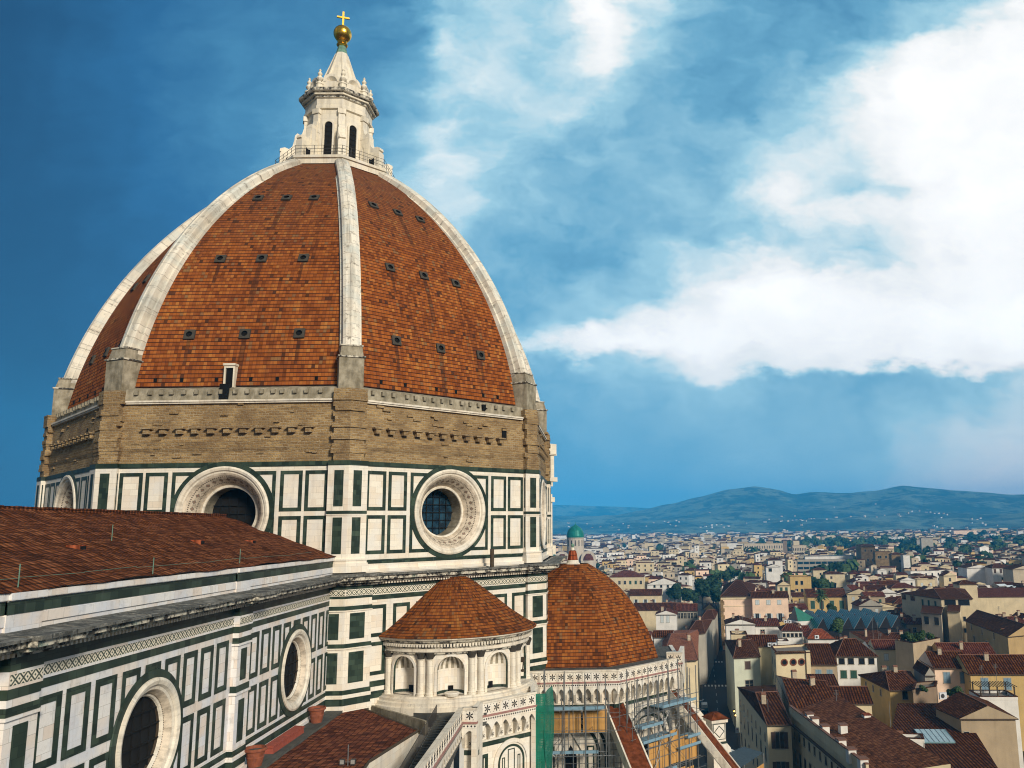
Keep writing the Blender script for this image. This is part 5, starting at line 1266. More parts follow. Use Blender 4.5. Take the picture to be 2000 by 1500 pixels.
# ------------------------------------------------------------------ houses
M_SHG = plain('green_shutter', (.03, .085, .055), .6); M_SHB = plain('blue_shutter', (.19, .29, .36), .6); M_SHW = plain('white_shutter', (.60, .66, .66), .6); M_SHN = plain('brown_shutter', (.085, .05, .035), .6)
M_PANE = plain('window_pane', (.015, .018, .022), .15, 0., .3, 1., .5); M_FRAMEW = plain('window_frame', (.42, .38, .30), .8)
M_CHIM = plain('chimney_plaster', (.52, .43, .31), .9, 0., .4)
SHM = {'green': M_SHG, 'blue': M_SHB, 'white': M_SHW, 'brown': M_SHN}
WMESH = {}
def window_mesh(kind, w, h):
    key = (kind, round(w, 1), round(h, 1))
    if key in WMESH: return WMESH[key]
    mb = MB(); f = Frame((0, 0), -pi/2)                        # local: t = x, n = -y
    mb.box(f, -w/2-.14, w/2+.14, -.05, .07, h+.0, h+.16, 1); mb.box(f, -w/2-.18, w/2+.18, -.05, .14, -.14, 0, 1)
    for s_ in (-1, 1): a, b_ = sorted((s_*w/2, s_*(w/2+.13))); mb.box(f, a, b_, -.05, .05, 0, h, 1)
    mb.box(f, -w/2, w/2, -.05, .012, 0, h, 0)
    if kind in ('dark',): mb.box(f, -.04, .04, -.02, .03, 0, h, 1); mb.box(f, -w/2, w/2, -.02, .03, h*.6, h*.6+.06, 1)
    elif kind == 'hole': pass
    elif kind.startswith('shut_'): mb.box(f, -w/2, -.02, 0, .06, 0, h, 2); mb.box(f, .02, w/2, 0, .06, 0, h, 2)
    elif kind.startswith('open_'):
        mb.box(f, -.04, .04, -.02, .03, 0, h, 1)
        for s_ in (-1, 1): a, b_ = sorted((s_*(w/2+.02), s_*(w+.0))); mb.box(f, a, b_, .05, .11, 0, h, 2)
    sh = SHM.get(kind.split('_')[-1], M_SHG)
    o = mb.build('window', [M_PANE, M_FRAMEW, sh]); me = o.data; bpy.data.objects.remove(o); WMESH[key] = me; return me
def put_window(parent, fr, t, n, z, kind, w, h, label=None):
    o = bpy.data.objects.new('window', window_mesh(kind, w, h)); COL.objects.link(o)
    o.location = fr(t, n+.01, z); o.rotation_euler = (0, 0, fr.ang+pi/2); attach(o, parent); return o
RESERVED = []                                                 # footprints already taken, for the fill
HOUSES = []; HQ = {}; GA0 = atan2(rdir.y, rdir.x)+pi
def quad_frames(Q):
    out = []
    for i in range(4):
        a, b = Q[i], Q[(i+1) % 4]; d = b-a; out.append((Frame((a.x, a.y), atan2(d.y, d.x)-pi/2), d.length))
    return out
def roof_mesh(Q, z, kind, rise, over=.5, hip=.35):
    """Q: front-left, front-right, back-right, back-left. Ridge 't' runs parallel to the front, 'n' away from it"""
    mb = MB(); C = sum(Q, Vector((0, 0, 0)))/4
    U = Vector((0, 0, 1))
    E = []
    for p in Q:
        d = p-C; E.append(p+d.normalized()*over*1.3+U*(z-.06))
    fl, fr_, br, bl = E
    th = U*-.22
    def face(pts):
        mb.poly(pts, 0)
    if kind == 'flat':
        mb.poly([p+U*(z+.02) for p in Q], 1)
        for (f, L) in quad_frames(Q):
            mb.box(f, 0, L, -.3, .06, z-.1, z+.55, 2); mb.box(f, -.05, L+.05, -.36, .12, z+.55, z+.67, 0)
        return mb
    if kind in ('t', 'hipt', 'n', 'hipn'):
        if kind in ('n', 'hipn'): a, b, c, d = fr_, br, bl, fl    # rotate so that the ridge runs a->b direction
        else: a, b, c, d = fl, fr_, br, bl
        m0, m1 = (a+d)/2, (b+c)/2; h = hip if kind.startswith('hip') else 0.0
        r0, r1 = m0+(m1-m0)*h+U*rise, m1+(m0-m1)*h+U*rise
        face([a, b, r1, r0]); face([c, d, r0, r1])
        if h > 0: face([d, a, r0]); face([b, c, r1])
        # ridge and hip caps
        capr = .13
        mb.tube([r0, r1], capr, 6, 3)
        if h > 0:
            for p, q in ((a, r0), (d, r0), (b, r1), (c, r1)): mb.tube([p, q], capr*.8, 5, 3)
        else:
            for p, q, s_ in ((d, a, r0), (b, c, r1)): mb.poly([p+th*.0+U*-.02, q+U*-.02, s_+U*-.02], 2)
    elif kind == 'shed':
        bl2, br2 = bl+U*rise, br+U*rise; face([fl, fr_, br2, bl2]); mb.poly([br, bl, bl2, br2], 2); mb.poly([bl, fl, bl2], 2); mb.poly([fr_, br, br2], 2)
    for i in range(4): a, b = E[i], E[(i+1) % 4]; mb.quad(a+th, b+th, b, a, 4)
    mb.poly([p+th for p in reversed(E)], 4)
    return mb
M_AISLE2 = pantile('patched_roof_tiles', (.05, .018, .006), (.17, .055, .020), (.30, .12, .05), .5, .55, wave=.55)
M_EAVE = plain('eaves_timber', (.09, .06, .04), .9); M_RIDGE = plain('ridge_tiles', (.22, .10, .06), .85, 0., .4); M_FLATR = plain('flat_roof_paving', (.24, .19, .15), .9, 0., .4)
def house(label, px, z, col, roof, rise=2.6, depth=None, roofm=None, hip=.35, over=.5, group=None, wins=(), chim=1, cat='house', name='house', base=0, back=None, Q=None, rot=0.0):
    if Q is None:
        if len(px) == 4: Q = [at_z(x, y, z) for x, y in px]
        else:
            n = Vector((cos(GA0+rot), sin(GA0+rot), 0)); a = at_z(*px[0], z); b = at_n(*px[1], n, n.dot(a)); Q = [a, b, b-n*depth, a-n*depth]
        for p in Q: p.z = 0
    C = sum(Q, Vector((0, 0, 0)))/4
    RESERVED.append([p.copy() for p in Q])
    root = thing(name, (C.x, C.y, base), label, cat, group)
    HOUSES.append((root, C, z, col, roof)); HQ[root.name] = [p.copy() for p in Q]
    wm = PL[col] if isinstance(col, str) else col
    mb = MB(); U = Vector((0, 0, 1)); FR = quad_frames(Q)
    for i in range(4):
        a, b = Q[i], Q[(i+1) % 4]; mb.quad(a+U*base, b+U*base, b+U*z, a+U*z, 0)
    if roof in ('n', 't'):                                     # gable walls
        a, b, c, d = (Q[1], Q[2], Q[3], Q[0]) if roof == 'n' else Q
        for p, q in ((d, a), (b, c)):
            mb.poly([p+U*z, q+U*z, (p+q)/2+U*(z+rise-.08)], 0)
    mb.build('wall', [wm], root)
    rm = roof_mesh(Q, z, roof, rise, over, hip).build('roof', [roofm or M_ROOF, M_FLATR, wm, M_RIDGE, M_EAVE], root)
    for i in range(chim):
        u, v = random.uniform(.25, .75), random.uniform(.25, .75)
        p = (Q[0]*(1-u)+Q[1]*u)*(1-v)+(Q[3]*(1-u)+Q[2]*u)*v; zt = z+rise*(.75 if roof != 'flat' else 0); f = Frame((p.x, p.y), FR[0][0].ang); mb = MB(); s_ = random.uniform(.35, .6); h = random.uniform(1.0, 1.6)
        mb.box(f, -s_, s_, -.35, .35, z-.2, zt+h, 0); mb.box(f, -s_-.1, s_+.1, -.45, .45, zt+h, zt+h+.12, 1)
        mb.hexa([f(-s_-.05, .42, zt+h+.12), f(s_+.05, .42, zt+h+.12), f(s_+.05, -.42, zt+h+.12), f(-s_-.05, -.42, zt+h+.12)], [f(-s_-.05, .04, zt+h+.4), f(s_+.05, .04, zt+h+.4), f(s_+.05, -.04, zt+h+.4), f(-s_-.05, -.04, zt+h+.4)], 1)
        mb.build('chimney', [M_CHIM, M_RIDGE], rm)
    for side, kind, cols, zs, w, h in wins:                    # rows of windows on one side
        f, L = FR[{'front': 0, 'right': 1, 'back': 2, 'left': 3}[side]]
        cs = cols if hasattr(cols, '__len__') else [(i+.5)/cols for i in range(cols)]
        for zz in zs:
            for c in cs: put_window(root, f, c*L, 0, z-zz, kind, w, h)
    return root, Q, FR
ca = lambda x, y: (1380+x/6.25, 1280+y/6.25); cb = lambda x, y: (1680+x/6.25, 1280+y/6.25); cc = lambda x, y: (1380+x/6.25, 1100+y/6.25); cdd = lambda x, y: (1680+x/6.25, 1100+y/6.25); ce = lambda x, y: (1070+x/5.714, 1010+y/5.714)
GN = 'houses of the old town'
random.seed(31)
H = lambda *a, **k: house(*a, group=GN, **k)
H('long cream corner building with brown hipped roof where the two streets meet', [(1498, 1413), (1545, 1413), (1514, 1338), (1442, 1342)], 17, 'cream', 'hipt', 2.2, hip=.16, wins=[('front', 'open_brown', [.5], [4.4, 9.6], 1.5, 2.9), ('left', 'hole', 7, [3.6], .8, 1.2), ('left', 'hole', 7, [7.2, 11.8], 1.1, 2.4)], chim=1)
r_, Q_, F_ = H('cream palace wing with parapet and rows of small windows running to the bottom edge', [(1546, 1392), (1698, 1512), (1852, 1512), (1638, 1374)], 17.6, 'cream', 'shed', 1.6, roofm=M_AISLE2, wins=[('front', 'hole', 13, [4.2], .9, 1.4), ('front', 'hole', 13, [8.8], 1.2, 2.4)], chim=0)
mb = MB(); f, L = F_[0]; mb.box(f, 0, L, .02, .42, 17.2, 18.9, 0); mb.box(f, 0, L, -.05, .50, 18.9, 19.05, 1); mb.box(f, 0, L, .42, 1.0, 15.9, 16.1, 2); mb.build('parapet', [PL['cream'], M_RIDGE, M_EAVE], r_)
for i, (x, y) in enumerate(((1581, 1398), (1591, 1407), (1611, 1422), (1643, 1449), (1662, 1468), (1685, 1487), (1646, 1420), (1692, 1400))):
    p = at_z(x, y, 19.0); f2 = Frame((p.x, p.y), F_[0][0].ang); mb = MB(); mb.box(f2, -.7, .7, -.6, .6, 17.4, 19.4, 0); mb.box(f2, -.85, .85, -.75, .75, 19.4, 19.55, 1); mb.build('chimney', [PL['white'], M_ROOFN if i == 7 else M_RIDGE], r_)
H('pale green house with hipped roof and one brown shuttered window above another', [(1433, 1284), (1484, 1281), (1476, 1245), (1416, 1250)], 19, 'pale green', 'hipt', 2.0, hip=.3, wins=[('front', 'shut_brown', [.52], [3.2], 1.5, 2.0), ('front', 'dark', [.55], [8.6], 2.2, 2.6)])
r_, Q_, F_ = H('cream tower house with three round windows under a tiled coping', [(1515, 1278), (1582, 1276), (1576, 1262), (1506, 1266)], 20.6, 'cream', 'flat', chim=0, wins=[('left', 'hole', 2, [3.4, 7.2], .7, 1.6)])
f, L = F_[0]
for c in (.24, .50, .74):
    mb = MB(); zc_ = 18.55
    ring(mb, f, c*L, zc_, [(.92, 0), (.92, .14), (.58, .14), (.55, -.02)], 0, 20); mb.poly([f(c*L+.57*cos(2*pi*i/16), .03, zc_+.57*sin(2*pi*i/16)) for i in range(16)], 1); mb.build('round_window', [M_ROOFP, M_PANE], r_)
mb = MB(); mb.box(f, -.3, L+.3, -.2, .75, 20.9, 21.1, 0); mb.build('tiled_coping', M_ROOF, r_); mb = MB(); mb.box(f, L-1.2, L-.1, -.3, .5, 8, 21.3, 0); mb.build('buttress', PL['cream'], r_)
H('tan house with two closed blue shutters under a long brown roof', [(1582, 1297), (1634, 1296)], 17, 'tan', 't', 3.6, depth=24, wins=[('front', 'shut_blue', [.3, .72], [3.6], 1.5, 2.2)], chim=0)
H('white house with dark attic openings above green shuttered windows', [(1634, 1281), (1712, 1281)], 18, 'white', 'hipt', 3.4, depth=18, wins=[('front', 'hole', [.12, .35, .62, .86], [2.2], 1.5, 1.6), ('front', 'shut_green', [.15, .4], [5.8], 1.6, 2.0)], chim=0)
H('yellow house with hipped roof, grey band and one dark window', [(1738, 1347), (1798, 1346), (1778, 1312), (1680, 1318)], 15.5, 'yellow', 'hipt', 2.4, hip=.3, wins=[('front', 'hole', [.48], [2.2], 1.2, 2.0), ('left', 'hole', [.2, .45, .7], [2.4], .8, 1.4)], chim=2)
H('brown windowless block between the yellow house and the gabled house', [(1783, 1352), (1828, 1346), (1830, 1335), (1788, 1338)], 16.2, 'brown', 'flat', chim=0)
r_, Q_, F_ = H('large tan gable wall with dark stains at the right edge', [(1876, 1402), (1983, 1402), (1925, 1367), (1827, 1380)], 15.4, 'tan', 'n', 2.4, roofm=M_ROOF, wins=[('front', 'hole', [.09], [5.2], 1.0, 2.6)], chim=0)
r_, Q_, F_ = H('low house under a broad brown tiled roof with a big glass skylight', [(1720, 1522), (1960, 1522), (1872, 1406), (1757, 1406)], 10.8, 'beige', 'shed', 3.4, chim=0)
n_ = (Q_[1]+Vector((0, 0, 10.8))-Q_[0]-Vector((0, 0, 10.8))).cross(Q_[3]+Vector((0, 0, 14.2))-Q_[0]-Vector((0, 0, 10.8))).normalized()
K = [at_n(x, y, n_, n_.dot(Q_[0]+Vector((0, 0, 10.8)))+.12) for x, y in ((1805, 1450), (1866, 1450), (1846, 1425.5), (1785, 1425))]
M_SKYL = plain('skylight_glass', (.22, .38, .42), .2, .0, .35, 1.5, .6)
mb = MB(); mb.hexa([p-n_*.3 for p in K], [p+n_*.12 for p in K], 0)
for i in range(7): a = K[0]+(K[1]-K[0])*i/6; b = K[3]+(K[2]-K[3])*i/6; mb.tube([a+n_*.14, b+n_*.14], .06, 5, 1)
mb.build('skylight', [M_SKYL, M_STEEL], r_)
H('stained white parapet wall of a small roof terrace at the foot of the skylight roof', [(1738, 1447), (1805, 1450), (1801, 1440), (1738, 1438)], 14.2, 'white', 'flat', chim=1)
H('pinkish white house with two closed blue shutters under a ribbed roof', [(1825, 1304), (1894, 1305)], 18, 'pink', 't', 3.0, depth=13, wins=[('front', 'shut_blue', [.33, .8], [3.6], 1.5, 2.5)])
H('yellow house with blue shutters at the right edge under a long ribbed roof', [(1895, 1316), (2030, 1316)], 17.4, 'yellow', 't', 3.4, depth=14, wins=[('front', 'shut_blue', [.2, .53, .86], [3.6], 1.6, 2.6)])
r_, Q_, F_ = H('small white terrace house with a roof pergola', [(1914, 1366), (1988, 1368)], 15.6, 'white', 'flat', depth=7, chim=0)
mb = MB(); f, L = F_[0]
for t in (.4, L*.5, L-.4):
    for n in (-.4, -5.5): mb.box(f, t-.12, t+.12, n-.12, n+.12, 15.7, 18.2, 0)
for i in range(14): t = L*i/13; mb.box(f, t-.06, t+.06, -6, .2, 18.2, 18.32, 0)
mb.build('pergola', M_WOOD, r_)
r_, Q_, F_ = H('tan walled block with a planted roof garden', [(1748, 1254), (1783, 1260), (1836, 1250), (1800, 1243)], 19, 'tan', 'flat', chim=0)
GARD = Q_
H('ochre palace with an open roof loggia and hipped roof', [(1838, 1169), (1899, 1169), (1884, 1150), (1760, 1158)], 23.5, 'cream', 'hipt', 2.6, hip=.3, wins=[('front', 'hole', [.28, .72], [2.6], 4.2, 2.2), ('left', 'hole', [.07, .3], [2.5], 3.2, 2.0), ('left', 'shut_green', [.55, .7, .86], [4.2], 1.3, 2.8), ('front', 'hole', [.2, .7], [8.6, 13.0], 1.0, 1.6)], chim=0)
H('beige projecting block with two dark windows below the loggia palace', [(1799, 1196), (1838, 1199), (1842, 1188), (1803, 1186)], 19.6, 'beige', 'shed', .8, wins=[('front', 'hole', [.25, .75], [4.2], 1.9, 2.8)], chim=0)
H('cream stair tower with a small roof beside the loggia palace', [(1850, 1193), (1874, 1194), (1876, 1186), (1853, 1185)], 20.4, 'cream', 'shed', .8, wins=[], chim=0)
H('ochre gabled house with steep roof falling to the right', [(1886, 1212), (1968, 1243), (2040, 1236), (1934, 1204)], 17.4, 'ochre', 't', 3.2, wins=[('front', 'hole', [.15, .42, .7], [2.6], 1.0, 2.0), ('front', 'hole', [.2, .5], [6.6], 1.4, 2.2)], chim=2)
r_, Q_, F_ = H('tall pink palace with hipped roof and cream frieze beside the street', [(1408, 1164), (1470, 1163), (1476, 1142), (1414, 1143)], 23, 'pink', 'hipt', 4.6, hip=.42, chim=1, over=.9)
mb = MB(); f, L = F_[0]; mb.box(f, -.1, L*.98, -.05, .25, 21.4, 22.9, 0); mb.box(f, -.1, L*.98, -.05, .12, 18.4, 18.7, 0); mb.build('frieze', PL['cream'], r_)
mb = MB(); z = 2.
while z < 22: mb.box(f, -.35, (.9 if int(z*2) % 2 else 1.4), -.3, .18, z, z+.72, 0); z += .75
mb.build('quoins', M_STONE, r_)
H('pink palace wing with white shutters, open below and closed above', [(1469, 1167), (1539, 1166)], 22.5, 'pink', 't', 2.2, depth=11, wins=[('front', 'shut_white', [.14, .45, .75], [3.0], 1.6, 1.8), ('front', 'open_white', [.12, .45, .76], [9.8], 1.5, 3.0)], chim=1)
H('yellow house with tall green shutters behind the palm tree', [(1577, 1166), (1652, 1166)], 15, 'yellow', 't', 3.8, depth=15, wins=[('front', 'shut_green', [.13, .36, .63, .88], [6.2], 2.2, 4.2)], chim=1)
H('tall flat topped yellow house with four small windows', [(1543, 1128), (1584, 1128)], 20, 'yellow', 'flat', depth=14, wins=[('front', 'hole', [.3, .55], [4.6, 9.6], 1.6, 2.4)], chim=0)
H('cream house with two green shutters left of the tall yellow house', [(1518, 1143), (1543, 1142)], 21, 'cream', 'n', 2.2, depth=12, wins=[('front', 'shut_green', [.3, .7], [3.2], 1.3, 2.0)], chim=1)
r_, Q_, F_ = house('dark brown medieval stone tower house rising over the roofs', [(1681, 1067), (1709, 1067), (1705, 1063), (1671, 1064)], 32, M_STONE, 'hipt', 1.6, hip=.45, cat='tower', name='stone_tower', wins=[('front', 'hole', [.3, .72], [5.0], 1.4, 2.0), ('front', 'hole', [.45, .8], [14.0], 1.4, 2.4)], chim=0)
r_, Q_, F_ = house('brown stone wing with small windows right of the stone tower', [(1709, 1079), (1741, 1078)], 27, M_STONE, 'flat', depth=10, cat='building', name='stone_wing', wins=[('front', 'hole', [.2, .32, .65], [5.5], 1.6, 2.4)], chim=0)
H('narrow brown stone house with a tiled roof at the end of the stone wing', [(1741, 1083), (1764, 1082)], 26, M_STONE, 'hipt', 1.6, depth=10, wins=[('front', 'hole', [.7], [7.0], 1.6, 2.4)], chim=0)
H('plain white house wall beside the brown stone wing', [(1764, 1086), (1777, 1086)], 25, 'white', 'flat', depth=10, chim=0)
r_, Q_, F_ = house('huge pale office block with close rows of tall windows', [(1453, 1063), (1529, 1061)], 25, 'beige', 'flat', depth=22, cat='office block', name='office_block', wins=[('front', 'hole', 16, [7.0, 14.0], 1.1, 4.2)], chim=0)
house('plain brown slab tower at the right end of the office block', [(1529, 1057), (1537, 1057)], 28, 'brown', 'flat', depth=18, cat='tower', name='slab_tower', chim=0)
house('pale lower block with green roof right of the office block', [(1548, 1066), (1575, 1063)], 24, 'beige', 'flat', depth=18, cat='office block', name='office_block', wins=[('front', 'hole', 8, [7.0, 13.0], 1.1, 3.6)], chim=0)
r_, Q_, F_ = house('low grey modern building with ribbon windows left of the stone tower', [(1557, 1094), (1674, 1095)], 19, 'grey', 'flat', depth=20, cat='modern building', name='modern_building', chim=0)
f, L = F_[0]
for z_0 in (15.0, 10.0):
    for i in range(10):
        mb = MB(); mb.box(f, L*i/10+.3, L*(i+1)/10-.3, .01, .06, z_0, z_0+2.4); mb.build('ribbon_window', M_GLASS, r_)
mb = MB(); mb.box(f, L*.15, L*.95, -14, -6, 19, 22.4, 0); mb.box(f, L*.14, L*.96, -14.5, -5.5, 22.4, 22.8, 1); mb.build('roof_storey', [PL['white'], M_CORR], r_)
H('cream house with five windows and a red hipped roof beyond the tribune dome', [(1190, 1127), (1256, 1125)], 17, 'cream', 'hipt', 4.2, depth=15, roofm=M_ROOFR, wins=[('front', 'shut_green', [.62, .78], [5.4], 1.6, 2.4), ('front', 'dark', [.3, .46, .93], [5.4], 1.6, 2.4)], chim=2)
H('wide white gable end with small windows left of the dark green trees', [(1264, 1142), (1329, 1141)], 15, 'white', 'n', 4.2, depth=14, wins=[('front', 'hole', [.22, .42, .62], [2.0], 1.3, 1.6), ('front', 'hole', [.65, .85], [6.4], 1.5, 2.0)], chim=0)
H('long cream house with three arched windows under a brown roof', [(1230, 1163), (1291, 1158)], 13.4, 'cream', 't', 3.2, depth=13, wins=[('front', 'open_white', [.2, .5, .75], [4.4], 1.5, 2.0)], chim=0)
H('long low house with a dark brown roof right of the tribune dome', [(1238, 1192), (1332, 1188)], 12.6, 'cream', 't', 3.0, depth=14, chim=1)
H('red roofed house with a glazed veranda', [(1322, 1193), (1361, 1182)], 15.6, 'grey', 't', 2.6, depth=13, roofm=M_ROOFR, wins=[('front', 'dark', 6, [3.4], 1.1, 2.4)], chim=0)
H('small yellow gable house just left of the street', [(1375, 1190), (1396, 1188)], 14.5, 'yellow', 'n', 2.4, depth=12, chim=0)
H('white house with two blind windows near the tribune dome', [(1281, 1200), (1321, 1206)], 16.6, 'white', 'n', 1.6, depth=11, wins=[('front', 'shut_white', [.3, .58], [3.4], 1.2, 3.0)], roofm=M_ROOFR, chim=1)
H('corner house with a broad pink clay tiled roof left of the street', [(1293, 1291), (1362, 1287), (1364, 1229), (1296, 1233)], 17.2, 'cream', 'hipt', 3.0, hip=.25, roofm=M_ROOFP, chim=1, over=.9)
H('low house with a dark ribbed roof and white wall behind the corner house', [(1277, 1244), (1313, 1243)], 18.4, 'white', 't', 1.6, depth=8, chim=0)
H('brown roofed house on the left side of the street beyond the corner house', [(1340, 1240), (1377, 1236), (1391, 1210), (1352, 1212)], 17, 'grey', 'hipt', 2.2, chim=1)
H('grey house on the left side of the street below the pink palace', [(1366, 1212), (1396, 1208), (1404, 1190), (1376, 1192)], 16, 'grey', 'hipt', 2.0, chim=0)
H('house with a brown hipped roof and white side in front of the pink palace', [(1418, 1219), (1474, 1211)], 20, 'white', 'n', 1.6, depth=13, chim=1)
H('cream roof terrace box at the street edge in front of the pink palace', [(1428, 1243), (1459, 1239)], 20.4, 'cream', 'flat', depth=8, chim=1)
H('low white house with a row of small windows and new red roof', [(1527, 1231), (1567, 1231)], 18.4, 'white', 'hipt', 1.6, depth=9, roofm=M_ROOFR, wins=[('front', 'hole', 5, [2.2], .9, 1.2)], chim=0)
H('white walled house with a slanting red roof and square window', [(1475, 1222), (1522, 1236)], 18.6, 'white', 'shed', 1.6, depth=9, roofm=M_ROOFR, wins=[('front', 'dark', [.3], [2.8], 1.4, 1.4)], chim=1)
H('house with a bright new orange red hipped roof below the glass market roof', [(1578, 1247), (1628, 1243)], 16.4, 'white', 'hipt', 2.4, depth=12, roofm=M_ROOFN, chim=0)
H('brown roofed house behind the three round windows tower', [(1462, 1262), (1520, 1260)], 18.6, 'cream', 't', 2.4, depth=13, chim=1)
H('small white rooftop room with a glass front', [(1519, 1256), (1540, 1257)], 20.2, 'white', 'flat', depth=5, wins=[('front', 'dark', [.5], [2.6], 3.0, 1.9)], chim=0)
H('white house with low roof between the round window tower and the tan house', [(1585, 1340), (1636, 1338)], 15, 'white', 'shed', 1.6, depth=7, chim=0)
H('house with a ribbed ridge roof and plain wall left of the yellow house', [(1632, 1373), (1702, 1371)], 14, 'cream', 't', 2.6, depth=11, chim=0)
H('narrow house with a red brown roof running down from the round window tower', [(1546, 1383), (1640, 1375), (1588, 1334), (1517, 1319)], 17.0, 'beige', 't', 2.6, chim=2)
H('grey gabled house with plants left of the pinkish white house', [(1806, 1318), (1824, 1312)], 17.4, 'grey', 'n', 1.8, depth=10, chim=0)
H('long house with a ribbed red roof in front of the loggia palace', [(1842, 1281), (1944, 1279)], 16.4, 'ochre', 't', 2.8, depth=12, roofm=M_ROOFR, chim=1)
H('small yellow house with two dark windows at the right edge', [(1969, 1243), (2020, 1243)], 16.6, 'yellow', 't', 2.0, depth=9, wins=[('front', 'dark', [.2, .75], [3.4], 1.6, 2.2)], chim=0)
H('dazzling white blank gable wall of a large house', [(1888, 1109), (1938, 1108)], 22, 'white', 'n', 2.0, depth=20, chim=1)
H('white house with four windows beside the blank white gable', [(1938, 1109), (1977, 1110)], 22.6, 'white', 'hipt', 2.6, depth=16, wins=[('front', 'shut_brown', [.12, .42, .74, .92], [3.4], 1.4, 2.6), ('front', 'shut_green', [.48], [9.0], 1.4, 2.6)], chim=2)
H('tall pale house with sloping roofline at the right edge', [(1978, 1112), (2030, 1104)], 23, 'beige', 'n', 2.6, depth=18, wins=[('front', 'hole', [.5], [5.0], 1.4, 1.6)], chim=0)
H('square cream turret with a hipped cap above the loggia palace', [(1874, 1141), (1908, 1140)], 24.5, 'cream', 'hipt', 1.6, depth=10, hip=.4, chim=0)
H('large barn like house with a row of white skylights on its red roof', [(1905, 1166), (2030, 1174)], 17.0, 'cream', 'shed', 3.0, depth=18, roofm=M_ROOFR, chim=0)
H('small cream house with an arched door in front of the modern building', [(1588, 1113), (1614, 1113)], 18.5, 'cream', 'hipt', 1.4, depth=9, wins=[('front', 'hole', [.55], [4.0], 1.3, 1.6)], chim=0)
H('cream house with striped awning right of the small arched house', [(1612, 1121), (1650, 1121)], 17, 'cream', 'hipt', 1.6, depth=10, wins=[('front', 'brown_shut' if False else 'shut_brown', [.3], [3.6], 1.4, 1.8)], chim=1)
H('white stepped house with an arched loggia window', [(1496, 1107), (1523, 1108)], 22.5, 'white', 'n', 1.6, depth=12, wins=[('front', 'hole', [.3], [3.6], 2.4, 2.4)], chim=0)
H('white house with one window behind the stepped white house', [(1500, 1094), (1528, 1094)], 24, 'white', 'hipt', 1.6, depth=12, wins=[('front', 'shut_brown', [.4], [3.4], 1.6, 2.4)], chim=0)

# skylights on the barn roof
for i, (x, y) in enumerate(((1957, 1143), (1974, 1145.5), (1989, 1148))):
    p = at_z(x, y, 19.0); f = Frame((p.x, p.y), radians(190)); mb = MB(); mb.hexa([f(-2.6, 1.4, 18.4), f(2.6, 1.4, 18.4), f(2.6, -1.4, 19.2), f(-2.6, -1.4, 19.2)], [f(-2.6, 1.4, 18.8), f(2.6, 1.4, 18.8), f(2.6, -1.4, 19.6), f(-2.6, -1.4, 19.6)]); mb.build('skylight', M_LAMPG, bpy.data.objects[[h[0].name for h in HOUSES if 'barn like' in h[0]['label']][0]])

# teal glass saw-tooth roof of the covered market
M_TEAL = plain('teal_glass', (.022, .17, .18), .25, 0., .35, .6, .5); M_TEALD = plain('dark_iron_frame', (.012, .010, .010), .9)
p0 = at_z(1690, 1215, 15); MK = thing('market_hall', (p0.x, p0.y, 0), 'market hall with a saw tooth roof of teal glass skylights', 'market hall')
A_, B_ = at_z(1597, 1234, 13), at_z(1778, 1228, 13); d = (B_-A_); d.z = 0; fm = Frame((A_.x, A_.y), atan2(d.y, d.x)-pi/2); LM = d.length
RESERVED.append([fm(0, 0), fm(LM, 0), fm(LM, -40), fm(0, -40)])
mb = MB(); mb.box(fm, 0, LM, -40, 0, 0, 13, 0); mb.build('hall', [M_TEALD], MK)
for row in range(3):
    for i in range(7):
        t0 = LM*(i+(.5 if row % 2 else 0))/7.3; t1 = t0+LM/7.6; n1 = -2-row*12; n0 = n1-10; mb = MB(); zb, zt = 13.2, 17.6
        tm = t0+(t1-t0)*.78
        a, b, c_, dd = fm(t0, n1, zb), fm(tm, n1-1.5, zt), fm(tm, n0, zt), fm(t0, n0, zb)
        mb.quad(a, b, c_, dd, 0); mb.quad(b, fm(t1, n1, zb), fm(t1, n0, zb), c_, 1); mb.poly([a, fm(t1, n1, zb), b], 1); mb.poly([dd, c_, fm(t1, n0, zb)], 1)
        for q in range(6): e = q/5; mb.tube([a+(dd-a)*e+Vector((0, 0, .05)), b+(c_-b)*e+Vector((0, 0, .05))], .07, 4, 2)
        mb.build('glass_skylight', [M_TEAL, M_TEALD, M_STEEL], MK)
# green glass prow beside it
A2 = at_z(1560, 1212, 16); f = Frame((A2.x, A2.y), radians(195)); mb = MB(); mb.box(f, -1, 11, -8, 0, 0, 15.6, 1); mb.poly([f(0, -.5, 15.6), f(9, -.5, 15.6), f(0, -3, 21.2)], 0); mb.poly([f(9, -.5, 15.6), f(0, -8, 15.6), f(0, -3, 21.2)], 0); mb.poly([f(0, -8, 15.6), f(0, -.5, 15.6), f(0, -3, 21.2)], 2)
M_GGL = plain('green_glass', (.01, .16, .11), .2, 0., .3, 1, .5); tag(mb.build('glass_stairhead', [M_GGL, PL['white'], M_STEEL]), 'white block carrying a slanting green glass prow beside the market hall', 'glass roof')

